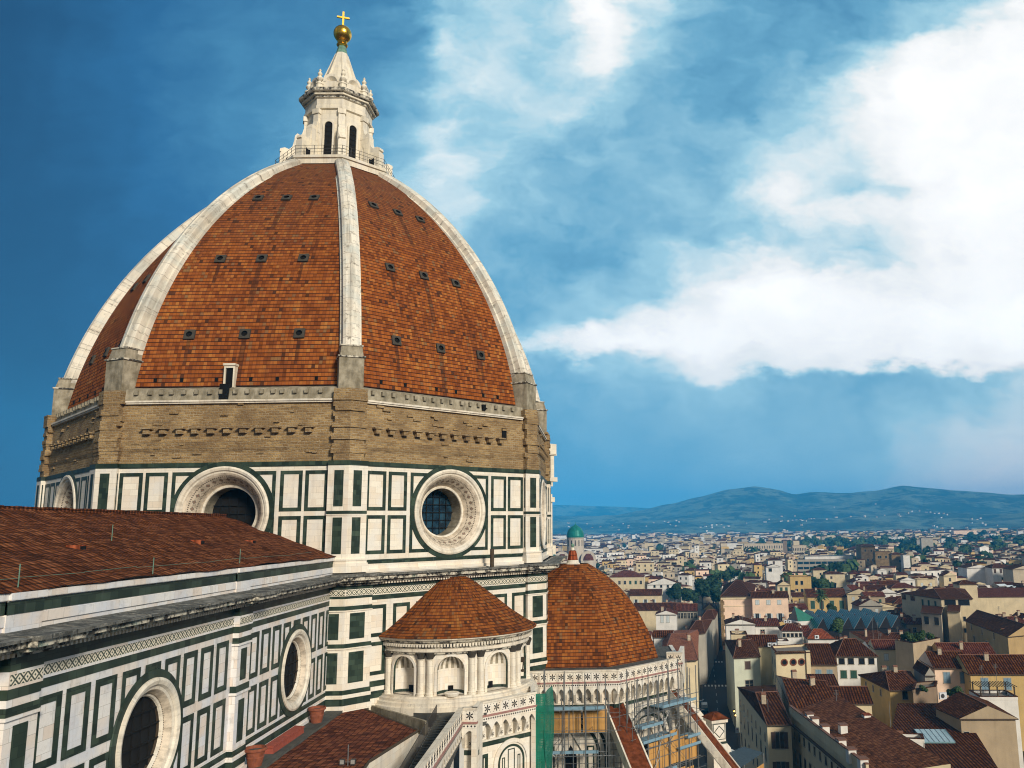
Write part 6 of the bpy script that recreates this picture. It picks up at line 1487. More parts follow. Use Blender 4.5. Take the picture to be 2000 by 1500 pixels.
# synagogue with green copper dome and half domes
M_GRDOME = plain('green_copper', (.01, .20, .155), .45, .2, .35, .3); M_SYN = plaster('synagogue_stone', (.56, .49, .40), .4)
c = at_dist(1124, 1060, 800); c.z = 0; SYN = thing('synagogue', c, 'stone synagogue with a tall emerald green copper dome and side vaults', 'synagogue'); RESERVED.append([c+Vector(v) for v in ((-16, 22, 0), (-16, -22, 0), (26, -22, 0), (26, 22, 0))])
zt = at_dist(1124, 1050, 800).z; zb = at_dist(1124, 1082, 800).z
mb = MB(); mb.lathe(c, [(8.2, zb-16), (8.2, zt-.8), (8.6, zt-.7), (8.6, zt)], 24, 0); mb.build('drum', M_SYN, SYN)
mb = MB(); mb.lathe(c, [(8.3, zt), (8.45, zt+1.6), (8.1, zt+4.2), (7.2, zt+6.8), (5.6, zt+9.0), (3.6, zt+10.6), (1.6, zt+11.8), (.5, zt+12.7), (.2, zt+13.6), (.12, zt+15.4), (0, zt+15.5)], 28, 0); mb.build('green_dome', M_GRDOME, SYN)
for i in range(14):
    a = 2*pi*i/14; f = Frame((c.x, c.y), a); mb = MB(); mb.box(f, -.45, .45, 8.0, 8.25, zt-8, zt-2.5); mb.build('drum_window', M_DARK, SYN)
for yy, s_ in ((12.5, 1), (-12.5, -1)):
    mb = MB(); q = c+Vector((-6, yy, 0)); mb.lathe(q, [(7.2, 0), (7.2, zb-6), (6.8, zb-3), (5.4, zb+.2), (3, zb+2.2), (0, zb+2.8)], 24, [0, 1, 1, 1, 1]); 
    f = Frame((q.x, q.y), pi); pts = [(-7.3, zb-8)]+[(-7.3*cos(pi*i/16), zb-5+8*sin(pi*i/16)) for i in range(17)]+[(7.3, zb-8)]
    mb.poly([f(t, 5, z) for t, z in pts], 0); mb.poly([f(t, 3.6, z) for t, z in reversed(pts)], 0)
    for (t0, z0), (t1, z1) in zip(pts, pts[1:]): mb.quad(f(t0, 3.6, z0), f(t1, 3.6, z1), f(t1, 5, z1), f(t0, 5, z0), 0)
    mb.abox(q.x-6, q.x+8, q.y-7, q.y+7, 0, zb-6, 0); mb.build('side_vault', [M_SYN, M_ROOFR], SYN)
    for t in (-2, 0, 2):
        mb = MB(); mb.box(f, t-.4, t+.4, 4.9, 5.06, zb-4, zb+.4); mb.build('window', M_DARK, SYN)
for yy in (21.5,):
    q = c+Vector((-10, yy, 0)); mb = MB(); mb.lathe(q, [(2, 0), (2, zb-2)], 12, 0); mb.lathe(q, [(2.1, zb-2), (2, zb), (1.1, zb+2), (0, zb+3.2)], 12, 1); mb.build('corner_turret', [M_SYN, M_GRDOME], SYN)
q = c+Vector((-30, -9, 0))
mb = MB(); mb.abox(c.x-6, c.x+24, c.y-18, c.y+18, 0, zb-12, 0); mb.build('nave', M_SYN, SYN)
# ------------------------------------------------------------------ the rest of the old town, house by house
def inside(p, Q):
    s_ = None
    for i in range(len(Q)):
        a, b = Q[i], Q[(i+1) % len(Q)]; k = (b.x-a.x)*(p.y-a.y)-(b.y-a.y)*(p.x-a.x)
        if s_ is None: s_ = k > 0
        elif (k > 0) != s_: return False
    return True
CELL = {}
def reserve(Q):
    c = sum(Q, Vector((0, 0, 0)))/len(Q); r = max((p-c).length for p in Q)
    for i in range(int((c.x-r)//30), int((c.x+r)//30)+1):
        for j in range(int((c.y-r)//30), int((c.y+r)//30)+1): CELL.setdefault((i, j), []).append((c, r, Q))
def free(Q, extra=0.4):
    c = sum(Q, Vector((0, 0, 0)))/4; r = max((p-c).length for p in Q)
    pts = list(Q)+[c]+[(Q[i]+Q[(i+1) % 4])/2 for i in range(4)]
    for p in pts:
        q = p-RD0; t = q.dot(RF.t); n = q.dot(RF.n)
        if -5 < t < RLEN and abs(n) < 6.2: return False
    for i in range(int((c.x-r)//30), int((c.x+r)//30)+1):
        for j in range(int((c.y-r)//30), int((c.y+r)//30)+1):
            for (c2, r2, Q2) in CELL.get((i, j), ()):
                if (c-c2).length > r+r2: continue
                if any(inside(p, Q2) for p in pts) or any(inside(p, Q) for p in list(Q2)+[c2]+[(Q2[k]+Q2[(k+1) % len(Q2)])/2 for k in range(len(Q2))]): return False
    return True
for Q in RESERVED: reserve(Q)
TREE_SPOTS = []                                               # filled below, kept clear of houses
def tree_spot(px, py, z, r): p = at_z(px, py, z); p.z = 0; TREE_SPOTS.append((px, py, z, r, p)); reserve([p+Vector((r*.7*a, r*.7*b, 0)) for a, b in ((-1, -1), (1, -1), (1, 1), (-1, 1))]); return p
# crown centre in the photograph, height of that centre, crown radius, kind
TREES = [(1318, 1158, 10, 7.0, 0), (1345, 1163, 10, 6.5, 0), (1372, 1150, 13, 8.0, 0), (1392, 1140, 14, 7.5, 0), (1398, 1163, 10, 7.0, 0), (1588, 1139, 13, 7.0, 0), (1606, 1143, 12, 6.0, 1),
         (1635, 1133, 12, 5.0, 0), (1624, 1190, 12, 3.2, 0), (1420, 1122, 12, 4.5, 1), (1440, 1120, 13, 4.0, 1), (1575, 1058, 15, 14, 1), (1592, 1056, 15, 13, 2), (1618, 1058, 15, 14, 1), (1637, 1055, 15, 13, 2), (1652, 1061, 14, 13, 1), (1683, 1057, 15, 12, 2), (1700, 1055, 15, 12, 1), (1728, 1055, 15, 13, 2),
         (1765, 1054, 16, 15, 1), (1782, 1062, 15, 13, 0), (1762, 1070, 13, 11, 0), (1850, 1058, 15, 14, 0), (1899, 1049, 16, 15, 1), (1920, 1044, 17, 15, 0), (1942, 1045, 17, 14, 2), (1960, 1045, 17, 14, 1), (1993, 1056, 15, 13, 2), (1550, 1072, 15, 7.0, 0), (1538, 1072, 14, 5.0, 0), (1640, 1081, 15, 6.0, 1), (1268, 1042, 14, 9, 1), (1220, 1066, 13, 7, 0), (1288, 1066, 13, 7, 0), (1350, 1098, 14, 4.0, 0), (1168, 1105, 13, 3.4, 0), (1488, 1056, 14, 9, 1), (1804, 1073, 14, 10, 1), (1885, 1070, 14, 8, 1), (1948, 1063, 15, 10, 1), (1636, 1226, 14, 4.0, 1), (1980, 1040, 17, 14, 2), (1730, 1044, 17, 14, 1)]
TP = [tree_spot(x, y, z, r) for x, y, z, r, k in TREES]
CYP = [(1816, 1041, 14), (1823, 1036, 17), (1831, 1039, 15), (1838, 1038, 16), (1848, 1035, 18), (1543, 1064, 12)]
CP = [tree_spot(x, y, 12, 3) for x, y, h in CYP]
PALM = at_dist(1604, 1161, 447); PZ = PALM.z; PALM.z = 0; reserve([PALM+Vector((2*a, 2*b, 0)) for a, b in ((-1, -1), (1, -1), (1, 1), (-1, 1))])
TREE_SPOTS.append((1604, 1170, PZ, 3.0, PALM))
cols = ['cream', 'cream', 'yellow', 'ochre', 'white', 'white', 'beige', 'beige', 'grey', 'tan', 'pink', 'cream', 'beige', 'orange', 'tan', 'white', 'grey', 'cream', 'red']
wgt = [9, 9, 5, 4, 9, 8, 8, 7, 5, 5, 3, 6, 6, 1, 4, 5, 3, 5, .5]
random.seed(1234)
cand = []
GA = atan2(rdir.y, rdir.x)
gt, gn = Vector((cos(GA), sin(GA), 0)), Vector((-sin(GA), cos(GA), 0))
def try_house(c, w, d, a):
    t = Vector((-sin(a), cos(a), 0)); n = Vector((cos(a), sin(a), 0))      # n faces the camera side
    return [c-t*w/2+n*d/2, c+t*w/2+n*d/2, c+t*w/2-n*d/2, c-t*w/2-n*d/2]
pts = []
for i in range(0, 70):
    for j in range(-60, 20):
        u, v = i*14.2+random.uniform(-2.5, 2.5), j*13.2+random.uniform(-2.5, 2.5); p = Vector((60, -55, 0))+gt*u+gn*v
        d = p-CAM
        if d.dot(_F) < 150: continue
        q = proj((p.x, p.y, 16))
        if q[0] < 1062 or q[0] > 2030 or q[1] > 1490: continue
        if q[1] > 1330 and q[0] < 1500: continue
        pts.append((q[2], p, q))
pts.sort(key=lambda e: e[0])
NFILL = 300-len(HOUSES)-6
LANDM = [(1124, 1050, 'synagogue'), (1470, 1165, 'pink palace'), (1690, 1085, 'stone tower'), (1490, 1070, 'office block'), (1615, 1095, 'modern building'), (1600, 1175, 'palm tree'), (1690, 1210, 'glass market roof'), (1840, 1165, 'loggia palace'), (1915, 1115, 'blank white gable'), (1222, 1130, 'red hipped house'), (1297, 1135, 'wide white gable'), (1370, 1150, 'dark green trees'), (1562, 1140, 'tall yellow house'), (1550, 1290, 'round window tower'), (1770, 1340, 'grey banded yellow house'), (1930, 1420, 'big tan gable'), (1835, 1040, 'cypress clump'), (1865, 1320, 'blue shuttered house'), (1117, 1090, 'red cone of the tribune dome'), (1330, 1260, 'clay roofed corner house'), (1950, 1150, 'white skylights'), (1770, 1062, 'big dark trees'), (1610, 1055, 'row of plane trees'), (1925, 1048, 'far right trees')]
USED = set()
def uniq_label(col, roof, q, size, extra):
    best = sorted(LANDM, key=lambda e: abs(e[0]-q[0])+2.2*abs(e[1]-q[1]))
    rn = {'t': 'ridge roof', 'n': 'gable end', 'hipt': 'hipped roof', 'hipn': 'hipped roof', 'flat': 'flat roof', 'shed': 'lean-to roof'}[roof]
    for L in best[:8]:
        dx, dy = q[0]-L[0], q[1]-L[1]
        side = 'left of' if dx < 0 else 'right of'; far = 'just ' if abs(dx) < 45 else ('' if abs(dx) < 110 else 'well ')
        rel = (far+side+' the ') if abs(dx) > abs(dy)*.9 else ('just below the ' if dy > 0 and abs(dy) < 30 else 'below the ' if dy > 0 else 'just beyond the ' if abs(dy) < 30 else 'beyond the ')
        for adj in ('', size+' '):
            for ex in ('', extra):
                lab = f"{adj}{col} house with {rn}{ex}, {rel}{L[2]}"
                if lab not in USED and len(lab.replace('-', ' ').split()) <= 16: USED.add(lab); return lab
    for o in ('second', 'third', 'fourth', 'fifth', 'sixth', 'seventh', 'eighth', 'ninth', 'tenth'):
        L = best[0]; lab = f"{o} {col} house with {rn} near the {L[2]}, counting from it"
        if lab not in USED: USED.add(lab); return lab
    return lab
KEEP = []
for root, C, z, col, roof in HOUSES:
    Q = HQ[root.name]
    dist = proj((C.x, C.y, z))[2]
    for u in (.08, .3, .5, .7, .92):
        for dz in (.4, 3.5, 7): p = Q[0]*(1-u)+Q[1]*u; e = proj((p.x, p.y, z-dz)); KEEP.append((e[0], e[1], e[2]-4))
    e = proj((C.x, C.y, z+1.5)); KEEP.append((e[0], e[1], e[2]-6))
for x, y, z, r, p in TREE_SPOTS:
    e = proj((p.x, p.y, z))
    for a, b in ((0, 0), (-.7, 0), (.7, 0), (0, .5), (0, -.4)): KEEP.append((e[0]+a*r*FPX/e[2], e[1]+b*r*FPX/e[2], e[2]-r))
for u in (.05, .2, .35, .5, .65, .8, .95):
    for z in (16.5, 13.5): p = fm(LM*u, -2); e = proj((p.x, p.y, z)); KEEP.append((e[0], e[1], e[2]-4))
for x, y in ((1560, 1190), (1575, 1200), (1590, 1212)): KEEP.append((x, y, 290))
for tz in range(150, 400, 12):
    p = RF(tz, 0); e = proj(p); KEEP.append((e[0], e[1], e[2]-3)); p = RF(tz, 3); e = proj(p); KEEP.append((e[0], e[1], e[2]-3))
def hides(Q, z):
    E_ = [proj((p.x, p.y, zz)) for p in Q for zz in (0, z)]; x0, x1 = min(e[0] for e in E_)-2, max(e[0] for e in E_)+2; y0 = min(e[1] for e in E_)-2; dm = min(e[2] for e in E_)
    for i in range(int(x0//25), int(x1//25)+1):
        for x, y, d in KB.get(i, ()):
            if x0 < x < x1 and y > y0 and d > dm: return True
    return False
KB = {}
for e in KEEP: KB.setdefault(int(e[0]//25), []).append(e)
nb = 0; last = 0
left = []
for dist, p, q in pts:
    w, d = random.uniform(9.5, 15.5), random.uniform(9, 13); a = GA+pi+random.choice([0, 0, 0, .12, -.15, .3, pi/2])+random.uniform(-.06, .06)
    z = random.choice([12, 13, 14, 15, 16, 17, 18])+random.uniform(-1, 1.5)
    if random.random() < .06: z += 4; w *= .6; d *= .7
    Q = try_house(p, w, d, a); ok = free(Q)
    if not ok:
        for sc in (.8, .62):
            Q = try_house(p, w*sc, d*sc, a)
            if free(Q): ok = True; break
    if not ok: continue
    if nb >= NFILL: break
    if hides(Q, z+2.2):
        for z in (11, 8.5, 6.5):
            if not hides(Q, z+2.2): break
        else: continue
    # the front is the side that looks most towards the camera
    best = max(range(4), key=lambda i: quad_frames(Q)[i][0].n.dot(CAM-p)); Q = Q[best:]+Q[:best]
    reserve(Q)
    col = random.choices(cols, wgt)[0]; roof = random.choices(['t', 'n', 'hipt', 'flat', 'shed'], [8, 5, 5, 1.2, 1.5])[0]
    rise = random.uniform(1.6, 2.8); f, L = quad_frames(Q)[0]
    wins = []; ex = ''
    if dist < 520:
        k = random.choice(['hole', 'hole', 'shut_green', 'shut_brown', 'dark', 'shut_white']); n = max(1, int(L/4.2)); wins = [('front', k, n, [3.4] if dist > 380 else [3.4, 7.0], 1.2, 1.9)]
        ex = {'shut_green': ' and green shutters', 'shut_brown': ' and brown shutters', 'shut_white': ' and white shutters'}.get(k, ' and dark windows')
    size = 'tall' if z > 17.5 else 'low' if z < 13.5 else 'narrow' if L < 9.5 else 'broad' if L > 13 else 'middling'
    qq = proj((sum(v.x for v in Q)/4, sum(v.y for v in Q)/4, z))
    house(uniq_label(col, roof, qq, size, ex), None, z, col, roof, rise, Q=[v.copy() for v in Q], roofm=random.choices([M_ROOF, M_ROOFR, M_ROOFN], [10, 4, .3])[0], group=GN, wins=wins, chim=random.choice([0, 1, 1, 2]) if dist < 420 else random.choice([0, 1]))
    HR = HOUSES[-1][0]; fq, Lq = quad_frames(Q)[0]; dq = quad_frames(Q)[1][1]
    if random.random() < .38 and L > 8 and dist < 520 and z > 10:
        u = random.uniform(.2, .6)*L; zz = z+rise*.45+random.uniform(1.2, 2.2); w_ = random.uniform(2.4, 4.0); mb = MB(); wmat = PL[random.choice([col, 'cream', 'white', 'beige'])]
        mb.box(fq, u, u+w_, -dq*.72, -dq*.35, z-.3, zz, 0); mb.hexa([fq(u-.25, -dq*.35+.25, zz), fq(u+w_+.25, -dq*.35+.25, zz), fq(u+w_+.25, -dq*.72-.25, zz+.5), fq(u-.25, -dq*.72-.25, zz+.5)], [fq(u-.25, -dq*.35+.25, zz+.18), fq(u+w_+.25, -dq*.35+.25, zz+.18), fq(u+w_+.25, -dq*.72-.25, zz+.75), fq(u-.25, -dq*.72-.25, zz+.75)], 1)
        mb.box(fq, u+w_*.3, u+w_*.62, -dq*.35, -dq*.35+.03, zz-1.4, zz-.4, 2); mb.build('roof_room', [wmat, M_ROOF, M_DARK], HR)
    if random.random() < .5 and dist < 430:
        p_ = fq(random.uniform(.2, .8)*L, -dq*random.uniform(.3, .7), z+rise*.5); mb = MB(); h_ = random.uniform(2.0, 3.4); mb.tube([p_, p_+Vector((0, 0, h_))], .045, 4)
        for e in range(3): mb.tube([p_+Vector((0, -.55, h_-.15-.28*e)), p_+Vector((0, .55, h_-.15-.28*e))], .03, 4)
        mb.build('aerial', M_STEEL, HR)
    nb += 1; last = dist
print('fill houses', nb, 'out to', last)

# ------------------------------------------------------------------ the far town as one mass
PLF = [PL['cream'], PL['white'], PL['beige'], PL['yellow'], PL['grey'], PL['pink'], PL['tan']]
FARM = PLF+[M_ROOF, M_ROOFR, M_DARK, M_FLATR]
mb = MB(); random.seed(77); cnt = 0
U = Vector((0, 0, 1))
def far_house(p, w, d, a, z, detail):
    global cnt
    Q = try_house(p, w, d, a); mi = random.choices(range(7), [6, 7, 6, 2, 3, 1.6, 2])[0]; rm = 7 if random.random() < .62 else 8
    for i in range(4): mb.quad(Q[i], Q[(i+1) % 4], Q[(i+1) % 4]+U*z, Q[i]+U*z, mi)
    kind = random.random(); rise = min(w, d)*.17
    E = [q+(q-p).normalized()*.5+U*z for q in Q]
    if kind < .12: mb.poly([q+U*z for q in Q], 10)
    else:
        a_, b_, c_, d_ = E if kind < .6 else (E[1], E[2], E[3], E[0]); h = .25 if random.random() < .4 else 0
        m0, m1 = (a_+d_)/2+U*rise, (b_+c_)/2+U*rise; r0, r1 = m0+(m1-m0)*h, m1+(m0-m1)*h
        mb.quad(a_, b_, r1, r0, rm); mb.quad(c_, d_, r0, r1, rm); mb.poly([d_, a_, r0], rm if h else mi); mb.poly([b_, c_, r1], rm if h else mi)
    if detail:
        fr_ = quad_frames(Q); f, L = max(fr_, key=lambda e: e[0].n.dot(CAM-p)); n = max(1, int(L/4))
        for i in range(n):
            for zz in (3.2, 6.8):
                if z-zz < 5: continue
                t = L*(i+.5)/n; mb.quad(f(t-.55, .03, z-zz), f(t+.55, .03, z-zz), f(t+.55, .03, z-zz+1.7), f(t-.55, .03, z-zz+1.7), 9)
    cnt += 1
R0 = last-12
r = R0
while r < 4300:
    step = 12.5 if r < 1400 else 18 if r < 2400 else 30
    wpx0, wpx1 = 1040, 2060
    a0 = YAW-math.atan((wpx0-PPX)/FPX); a1 = YAW-math.atan((wpx1-PPX)/FPX); n = int((a0-a1)*r/step)
    for i in range(n):
        a = a1+(a0-a1)*(i+random.uniform(.1, .9))/n; rr = r+random.uniform(-.4, .4)*step; p = Vector((CAM.x+rr*cos(a), CAM.y+rr*sin(a), 0))
        if random.random() < (.07 if r < 1600 else .3): continue
        w, d = random.uniform(9, 17)*step/15, random.uniform(8, 12)*step/15; z = random.uniform(10, 20)
        if r > 1000 and random.random() < .14: z += random.uniform(3, 10)
        if random.random() < .06: w *= 2.6; z += 3
        if random.random() < .12: w *= .55; d *= .6; z += random.uniform(1, 5)
        aa = GA+pi+random.choice([0, 0, .2, -.3, pi/2, .5])
        if r < 1000:
            Q = try_house(p, w*.9, d*.9, aa)
            if not free(Q): continue
            reserve(Q); w *= .9; d *= .9
        if r < 2300:
            Q = try_house(p, w, d, aa)
            for z in (z, z*.75, 9, 7):
                if not hides(Q, z+2.5): break
            else: continue
        far_house(p, w, d, aa, z, r < 1100)
    r += step*(.95 if r < 1400 else 1.0)
for q in range(900):                                          # streets behind the dome, seen from a step to the side
    px = random.uniform(860, 1042); r = random.choice([random.uniform(190, 900), random.uniform(700, 4200)]); a = YAW-math.atan((px-PPX)/FPX); p = Vector((CAM.x+r*cos(a), CAM.y+r*sin(a), 0)); k = 1 if r < 1500 else 1.8
    Q = try_house(p, 13*k, 11*k, GA+pi)
    if not free(Q): continue
    reserve(Q); far_house(p, 13*k, 11*k, GA+pi+random.choice([0, .2]), random.uniform(11, 19), r < 700)
print('far houses', cnt)
tag(mb.build('distant_town', FARM), 'mass of pale houses and red roofs filling the plain as far as the hills', 'town', kind='stuff')

def leafmat(name, a, b_):
    m, g, b = mat(name, .8); oi = g.node('ShaderNodeObjectInfo'); n = g.noise(g.pos(), .35, 4, .6); c = g.mix(g.ramp(n, [(.38, 0.), (.66, 1.)]), a, b_); c = g.mix(g.m('MULTIPLY', oi.outputs['Random'], .3), c, (a[0]*1.3, a[1]*1.2, a[2])); setc(g, b, c); return m
LEAFM = [leafmat('dark_leaves', (.012, .030, .010), (.035, .075, .022)), leafmat('mid_leaves', (.025, .055, .014), (.075, .125, .035)), leafmat('pale_leaves', (.035, .07, .018), (.10, .155, .05))]
mb = MB(); random.seed(321)
for q in range(420):
    rr = random.choice([random.uniform(620, 1500), random.uniform(1200, 3600), random.uniform(1700, 2600)]); px = random.uniform(1050, 2050) if random.random() < .45 else random.uniform(1540, 2050)
    a = YAW-math.atan((px-PPX)/FPX); c = Vector((CAM.x+rr*cos(a), CAM.y+rr*sin(a), 0)); r_ = random.uniform(4, 8)*(1+rr/2200); c.z = random.uniform(9, 14); mi = random.choice([0, 0, 1, 1, 2])
    for e in range(46):
        d = Vector((random.gauss(0, 1), random.gauss(0, 1), random.gauss(0, .8))).normalized(); p = c+Vector((d.x*r_*1.3, d.y*r_*1.3, d.z*r_*.75))*random.uniform(.5, 1); x = Vector((-d.y, d.x, .2)).normalized(); y = d.cross(x); s_ = r_*.36*random.uniform(.6, 1.2)
        mb.poly([p-x*s_-y*s_*.6, p+x*s_*.5-y*s_, p+x*s_+y*s_*.6, p-x*s_*.4+y*s_], mi)
tag(mb.build('distant_trees', LEAFM), 'dark green tree tops scattered between the far houses towards the hills', 'trees', kind='stuff')
# ------------------------------------------------------------------ hills
m, g, b = mat('hill_fields', .95); u = g.pos(); x, y, z = g.sep(u)
v = g.vm('MULTIPLY', u, (.0022, .0022, .004)); n1 = g.noise(v, 1.0, 6, .62); n2 = g.noise(v, 4.5, 4, .6); n3 = g.noise(v, 16., 3, .6)
c = g.mix(g.ramp(n1, [(.44, 0.), (.54, 1.)]), (.030, .066, .050), (.14, .19, .13)); c = g.mix(g.ramp(n2, [(.50, 0.), (.58, .8)]), c, (.010, .026, .024)); c = g.mix(g.ramp(n3, [(.64, 0.), (.70, .5)]), c, (.28, .29, .22)); setc(g, b, c); M_HILL = m  # fields and woods tinted cool, putting part of the blue haze into the colour
def hill(name, prof, dist, foot, back, amp, seed, zfoot=0.0):
    mb = MB(); px0, px1 = prof[0][0], prof[-1][0]; NXh = int((px1-px0)/9); NR = 26; rows_ = []
    from mathutils import noise as mnoise
    for i in range(NXh+1):
        px = px0+(px1-px0)*i/NXh
        for (a, ya), (b_, yb) in zip(prof, prof[1:]):
            if a <= px <= b_: e = (px-a)/(b_-a); e = e*e*(3-2*e)*.5+e*.5; yy = ya+(yb-ya)*e; break
        top = max(at_dist(px, yy, dist).z, 0); row = []
        for k in range(NR+1):
            f = k/NR; dd = foot+(dist-foot)*f if f <= 1 else dist
            if k > NR-5: dd = dist+(back-dist)*(k-(NR-5))/5; hf = 1-.75*((k-(NR-5))/5)**2
            else: dd = foot+(dist-foot)*k/(NR-5); s_ = k/(NR-5); hf = s_**1.25*(1-.12*sin(s_*pi))
            a = YAW-math.atan((px-PPX)/FPX); p = Vector((CAM.x+dd*cos(a), CAM.y+dd*sin(a), 0))
            w = mnoise.fractal(Vector((p.x*.0011+seed, p.y*.0011, seed)), .8, 2.1, 5)
            edge = min(1, k/3)*(1 if k <= NR-5 else .5); p.z = -2 if k == 0 else top*hf+amp*w*edge*(1 if abs(k-(NR-5)) > 1 else .25)*min(1, top/80)
            row.append(p)
        rows_.append(row)
    for A_, B_ in zip(rows_, rows_[1:]):
        for k in range(NR): mb.quad(A_[k], B_[k], B_[k+1], A_[k+1], 0, None, True)
    o = mb.build(name, M_HILL, weld=True); tag(o, kind='structure'); return rows_
HA = hill('hills', [(980, 1012), (1060, 1008), (1130, 1006), (1190, 1008), (1240, 997), (1300, 985), (1360, 972), (1420, 957), (1470, 951), (1510, 956), (1548, 967), (1585, 962), (1640, 963), (1700, 957), (1757, 946), (1800, 952), (1860, 957), (1920, 962), (1960, 968), (2020, 968), (2100, 972), (2400, 985)], 6300, 3700, 8000, 55, 3.1)
HB = hill('wooded_hill', [(1700, 1027), (1780, 1024), (1850, 1012), (1900, 1006), (1950, 1003), (2020, 1001), (2200, 998), (2400, 1000)], 4700, 3600, 5200, 16, 9.4)
HC = hill('far_hills', [(930, 984), (1000, 985), (1080, 986), (1160, 989), (1250, 992), (1400, 996), (1600, 1002)], 8500, 7000, 9200, 40, 5.5)
mb = MB(); random.seed(55)
VC = [(random.random(), random.triangular(1, 15, 3)) for _ in range(16)]
for q in range(170):
    if q < 25: R_ = HB
    else: R_ = HA
    i = random.randrange(8, len(R_)-4); k = int(random.triangular(1, 18, 3)); 
    if random.random() < .75: cu, ck = random.choice(VC); i = min(max(int(random.gauss(cu*len(R_), 2.6)), 8), len(R_)-5); k = min(max(int(random.gauss(ck, 1.3)), 1), 17)
    e0 = random.random(); p = R_[i][k]*(1-e0)+R_[i+1][k+1]*e0; w, d, h = random.uniform(6, 15)*random.choice([.7, .8, 1]), random.uniform(6, 10), random.uniform(4, 8); a = random.uniform(0, pi)
    Q = try_house(p, w, d, a); mi = random.choice([0, 1, 1, 2])
    for e in range(4): mb.quad(Q[e]-U*4, Q[(e+1) % 4]-U*4, Q[(e+1) % 4]+U*h, Q[e]+U*h, mi)
    r0, r1 = (Q[0]+Q[3])/2+U*(h+2), (Q[1]+Q[2])/2+U*(h+2); mb.quad(Q[0]+U*h, Q[1]+U*h, r1, r0, 3); mb.quad(Q[2]+U*h, Q[3]+U*h, r0, r1, 3)
tag(mb.build('hillside_villas', [PL['cream'], PL['white'], PL['beige'], M_ROOF]), 'scattered white villas and farmhouses dotted over the blue hills', 'villas', kind='stuff')

# ------------------------------------------------------------------ trees
LEAF = LEAFM
M_BARK = plain('bark', (.07, .05, .035), .9)
def crown_mesh(seed, n=1500, lobes=11, leaf=.13):
    random.seed(seed); mb = MB(); L = []
    for i in range(lobes):
        a = random.uniform(0, 2*pi); h = random.uniform(-.45, .75); rr = random.uniform(.25, .62)*(1-.4*max(h, 0)); L.append((Vector((rr*cos(a), rr*sin(a), h*.8)), random.uniform(.28, .46)))
    L.append((Vector((0, 0, .2)), .5))
    for i in range(n):
        c, r = random.choice(L); d = Vector((random.gauss(0, 1), random.gauss(0, 1), random.gauss(0, 1))).normalized(); p = c+d*r*random.uniform(.72, 1.05)
        nrm = (d+Vector((random.uniform(-.7, .7), random.uniform(-.7, .7), random.uniform(-.3, .9)))).normalized(); x = nrm.orthogonal().normalized(); y = nrm.cross(x); s_ = leaf*random.uniform(.6, 1.3); a = random.uniform(0, pi); x, y = x*cos(a)+y*sin(a), y*cos(a)-x*sin(a)
        mb.poly([p-x*s_-y*s_*.5, p+x*s_*.3-y*s_*.8, p+x*s_+y*s_*.4, p-x*s_*.2+y*s_*.8], 0)
    return mb
CROWN = [crown_mesh(100+i, 1700, 10+i) for i in range(4)]
CM = []
for i, mb in enumerate(CROWN):
    for j in range(3):
        o = mb.build('crown', LEAF[j]); CM.append(o.data); bpy.data.objects.remove(o)
KN = ['dark evergreen tree', 'mid green leafy tree', 'pale green plane tree']
TL = ['lowest dark tree beyond the tribune dome, left in the clump', 'dark tree beside the wide white gable, second in the clump', 'tallest dark tree in the clump left of the pink palace', 'dark tree at the top right of the clump by the pink palace', 'dark tree at the foot of the clump beside the street',
      'dark round tree behind the palm', 'green tree just right of the round tree behind the palm', 'small dark tree before the awning house', 'low dark bush at the foot of the palm', 'small tree on a terrace left of the pink palace chimney', 'small tree right above the pink palace roof',
      'leftmost plane tree in the far row beyond the modern building', 'second plane tree in the far row', 'third plane tree in the far row, above the modern building', 'fourth plane tree in the far row', 'plane tree in the far row just left of the stone tower', 'plane tree right behind the stone tower', 'green tree right of the stone tower top', 'pale tree above the stone wing',
      'big green tree right of the stone wing', 'dark tree in front of the big green tree', 'lowest dark tree right of the stone wing', 'round dark tree below the cypresses', 'green tree at the left of the far right grove', 'dark tree in the middle of the far right grove', 'pale tree in the far right grove', 'green tree at the end of the far right grove', 'pale tree at the right edge of the town',
      'dark round tree between the two office blocks', 'small dark tree beside the slab tower', 'yellowish bush on the modern building', 'tree beyond the synagogue in the haze', 'dark tree left of the long barracks roof', 'dark tree above the long barracks roof', 'small dark fir shaped tree among the pale houses', 'small dark tree beside the yellow houses near the tribune dome', 'hazy tree above the office block', 'green tree below the cypresses, left side', 'green tree right of the round dark tree', 'green tree below the far right grove', 'bush beside the market hall', 'hazy pale tree at the right edge above the grove', 'hazy green tree beyond the stone wing']
for i, ((x, y, z, r, k), p) in enumerate(zip(TREES, TP)):
    root = thing('tree', p, TL[i], 'tree', 'trees among the roofs'); h = z
    c = bpy.data.objects.new('crown', CM[(i % 4)*3+k]); COL.objects.link(c); c.location = (p.x, p.y, h); c.scale = (r, r, r*.92); c.rotation_euler = (0, 0, i*1.3); attach(c, root)
    random.seed(i); mb = MB(); mb.tube([p, p+Vector((.2, .1, h*.5)), p+Vector((0, .2, h))], [r*.07, r*.055, r*.03], 7)
    for q in range(5): a = q*1.3; mb.tube([p+Vector((0, 0, h*.55)), p+Vector((cos(a)*r*.5, sin(a)*r*.5, h*1.02))], [r*.03, r*.012], 5)
    mb.build('trunk', M_BARK, root)
mb = MB(); random.seed(8)
for i in range(1100):
    t = random.random(); rr = .16*(1-t)**.6*(1 if t > .06 else .6)+.02; a = random.uniform(0, 2*pi); q = Vector((rr*cos(a), rr*sin(a), t)); s_ = .05*random.uniform(.6, 1.2); mb.poly([q+Vector((s_*cos(a+1.5), s_*sin(a+1.5), -s_)), q+Vector((-s_*cos(a+1.5), -s_*sin(a+1.5), -s_*.5)), q+Vector((0, 0, s_*2.2))], 0)
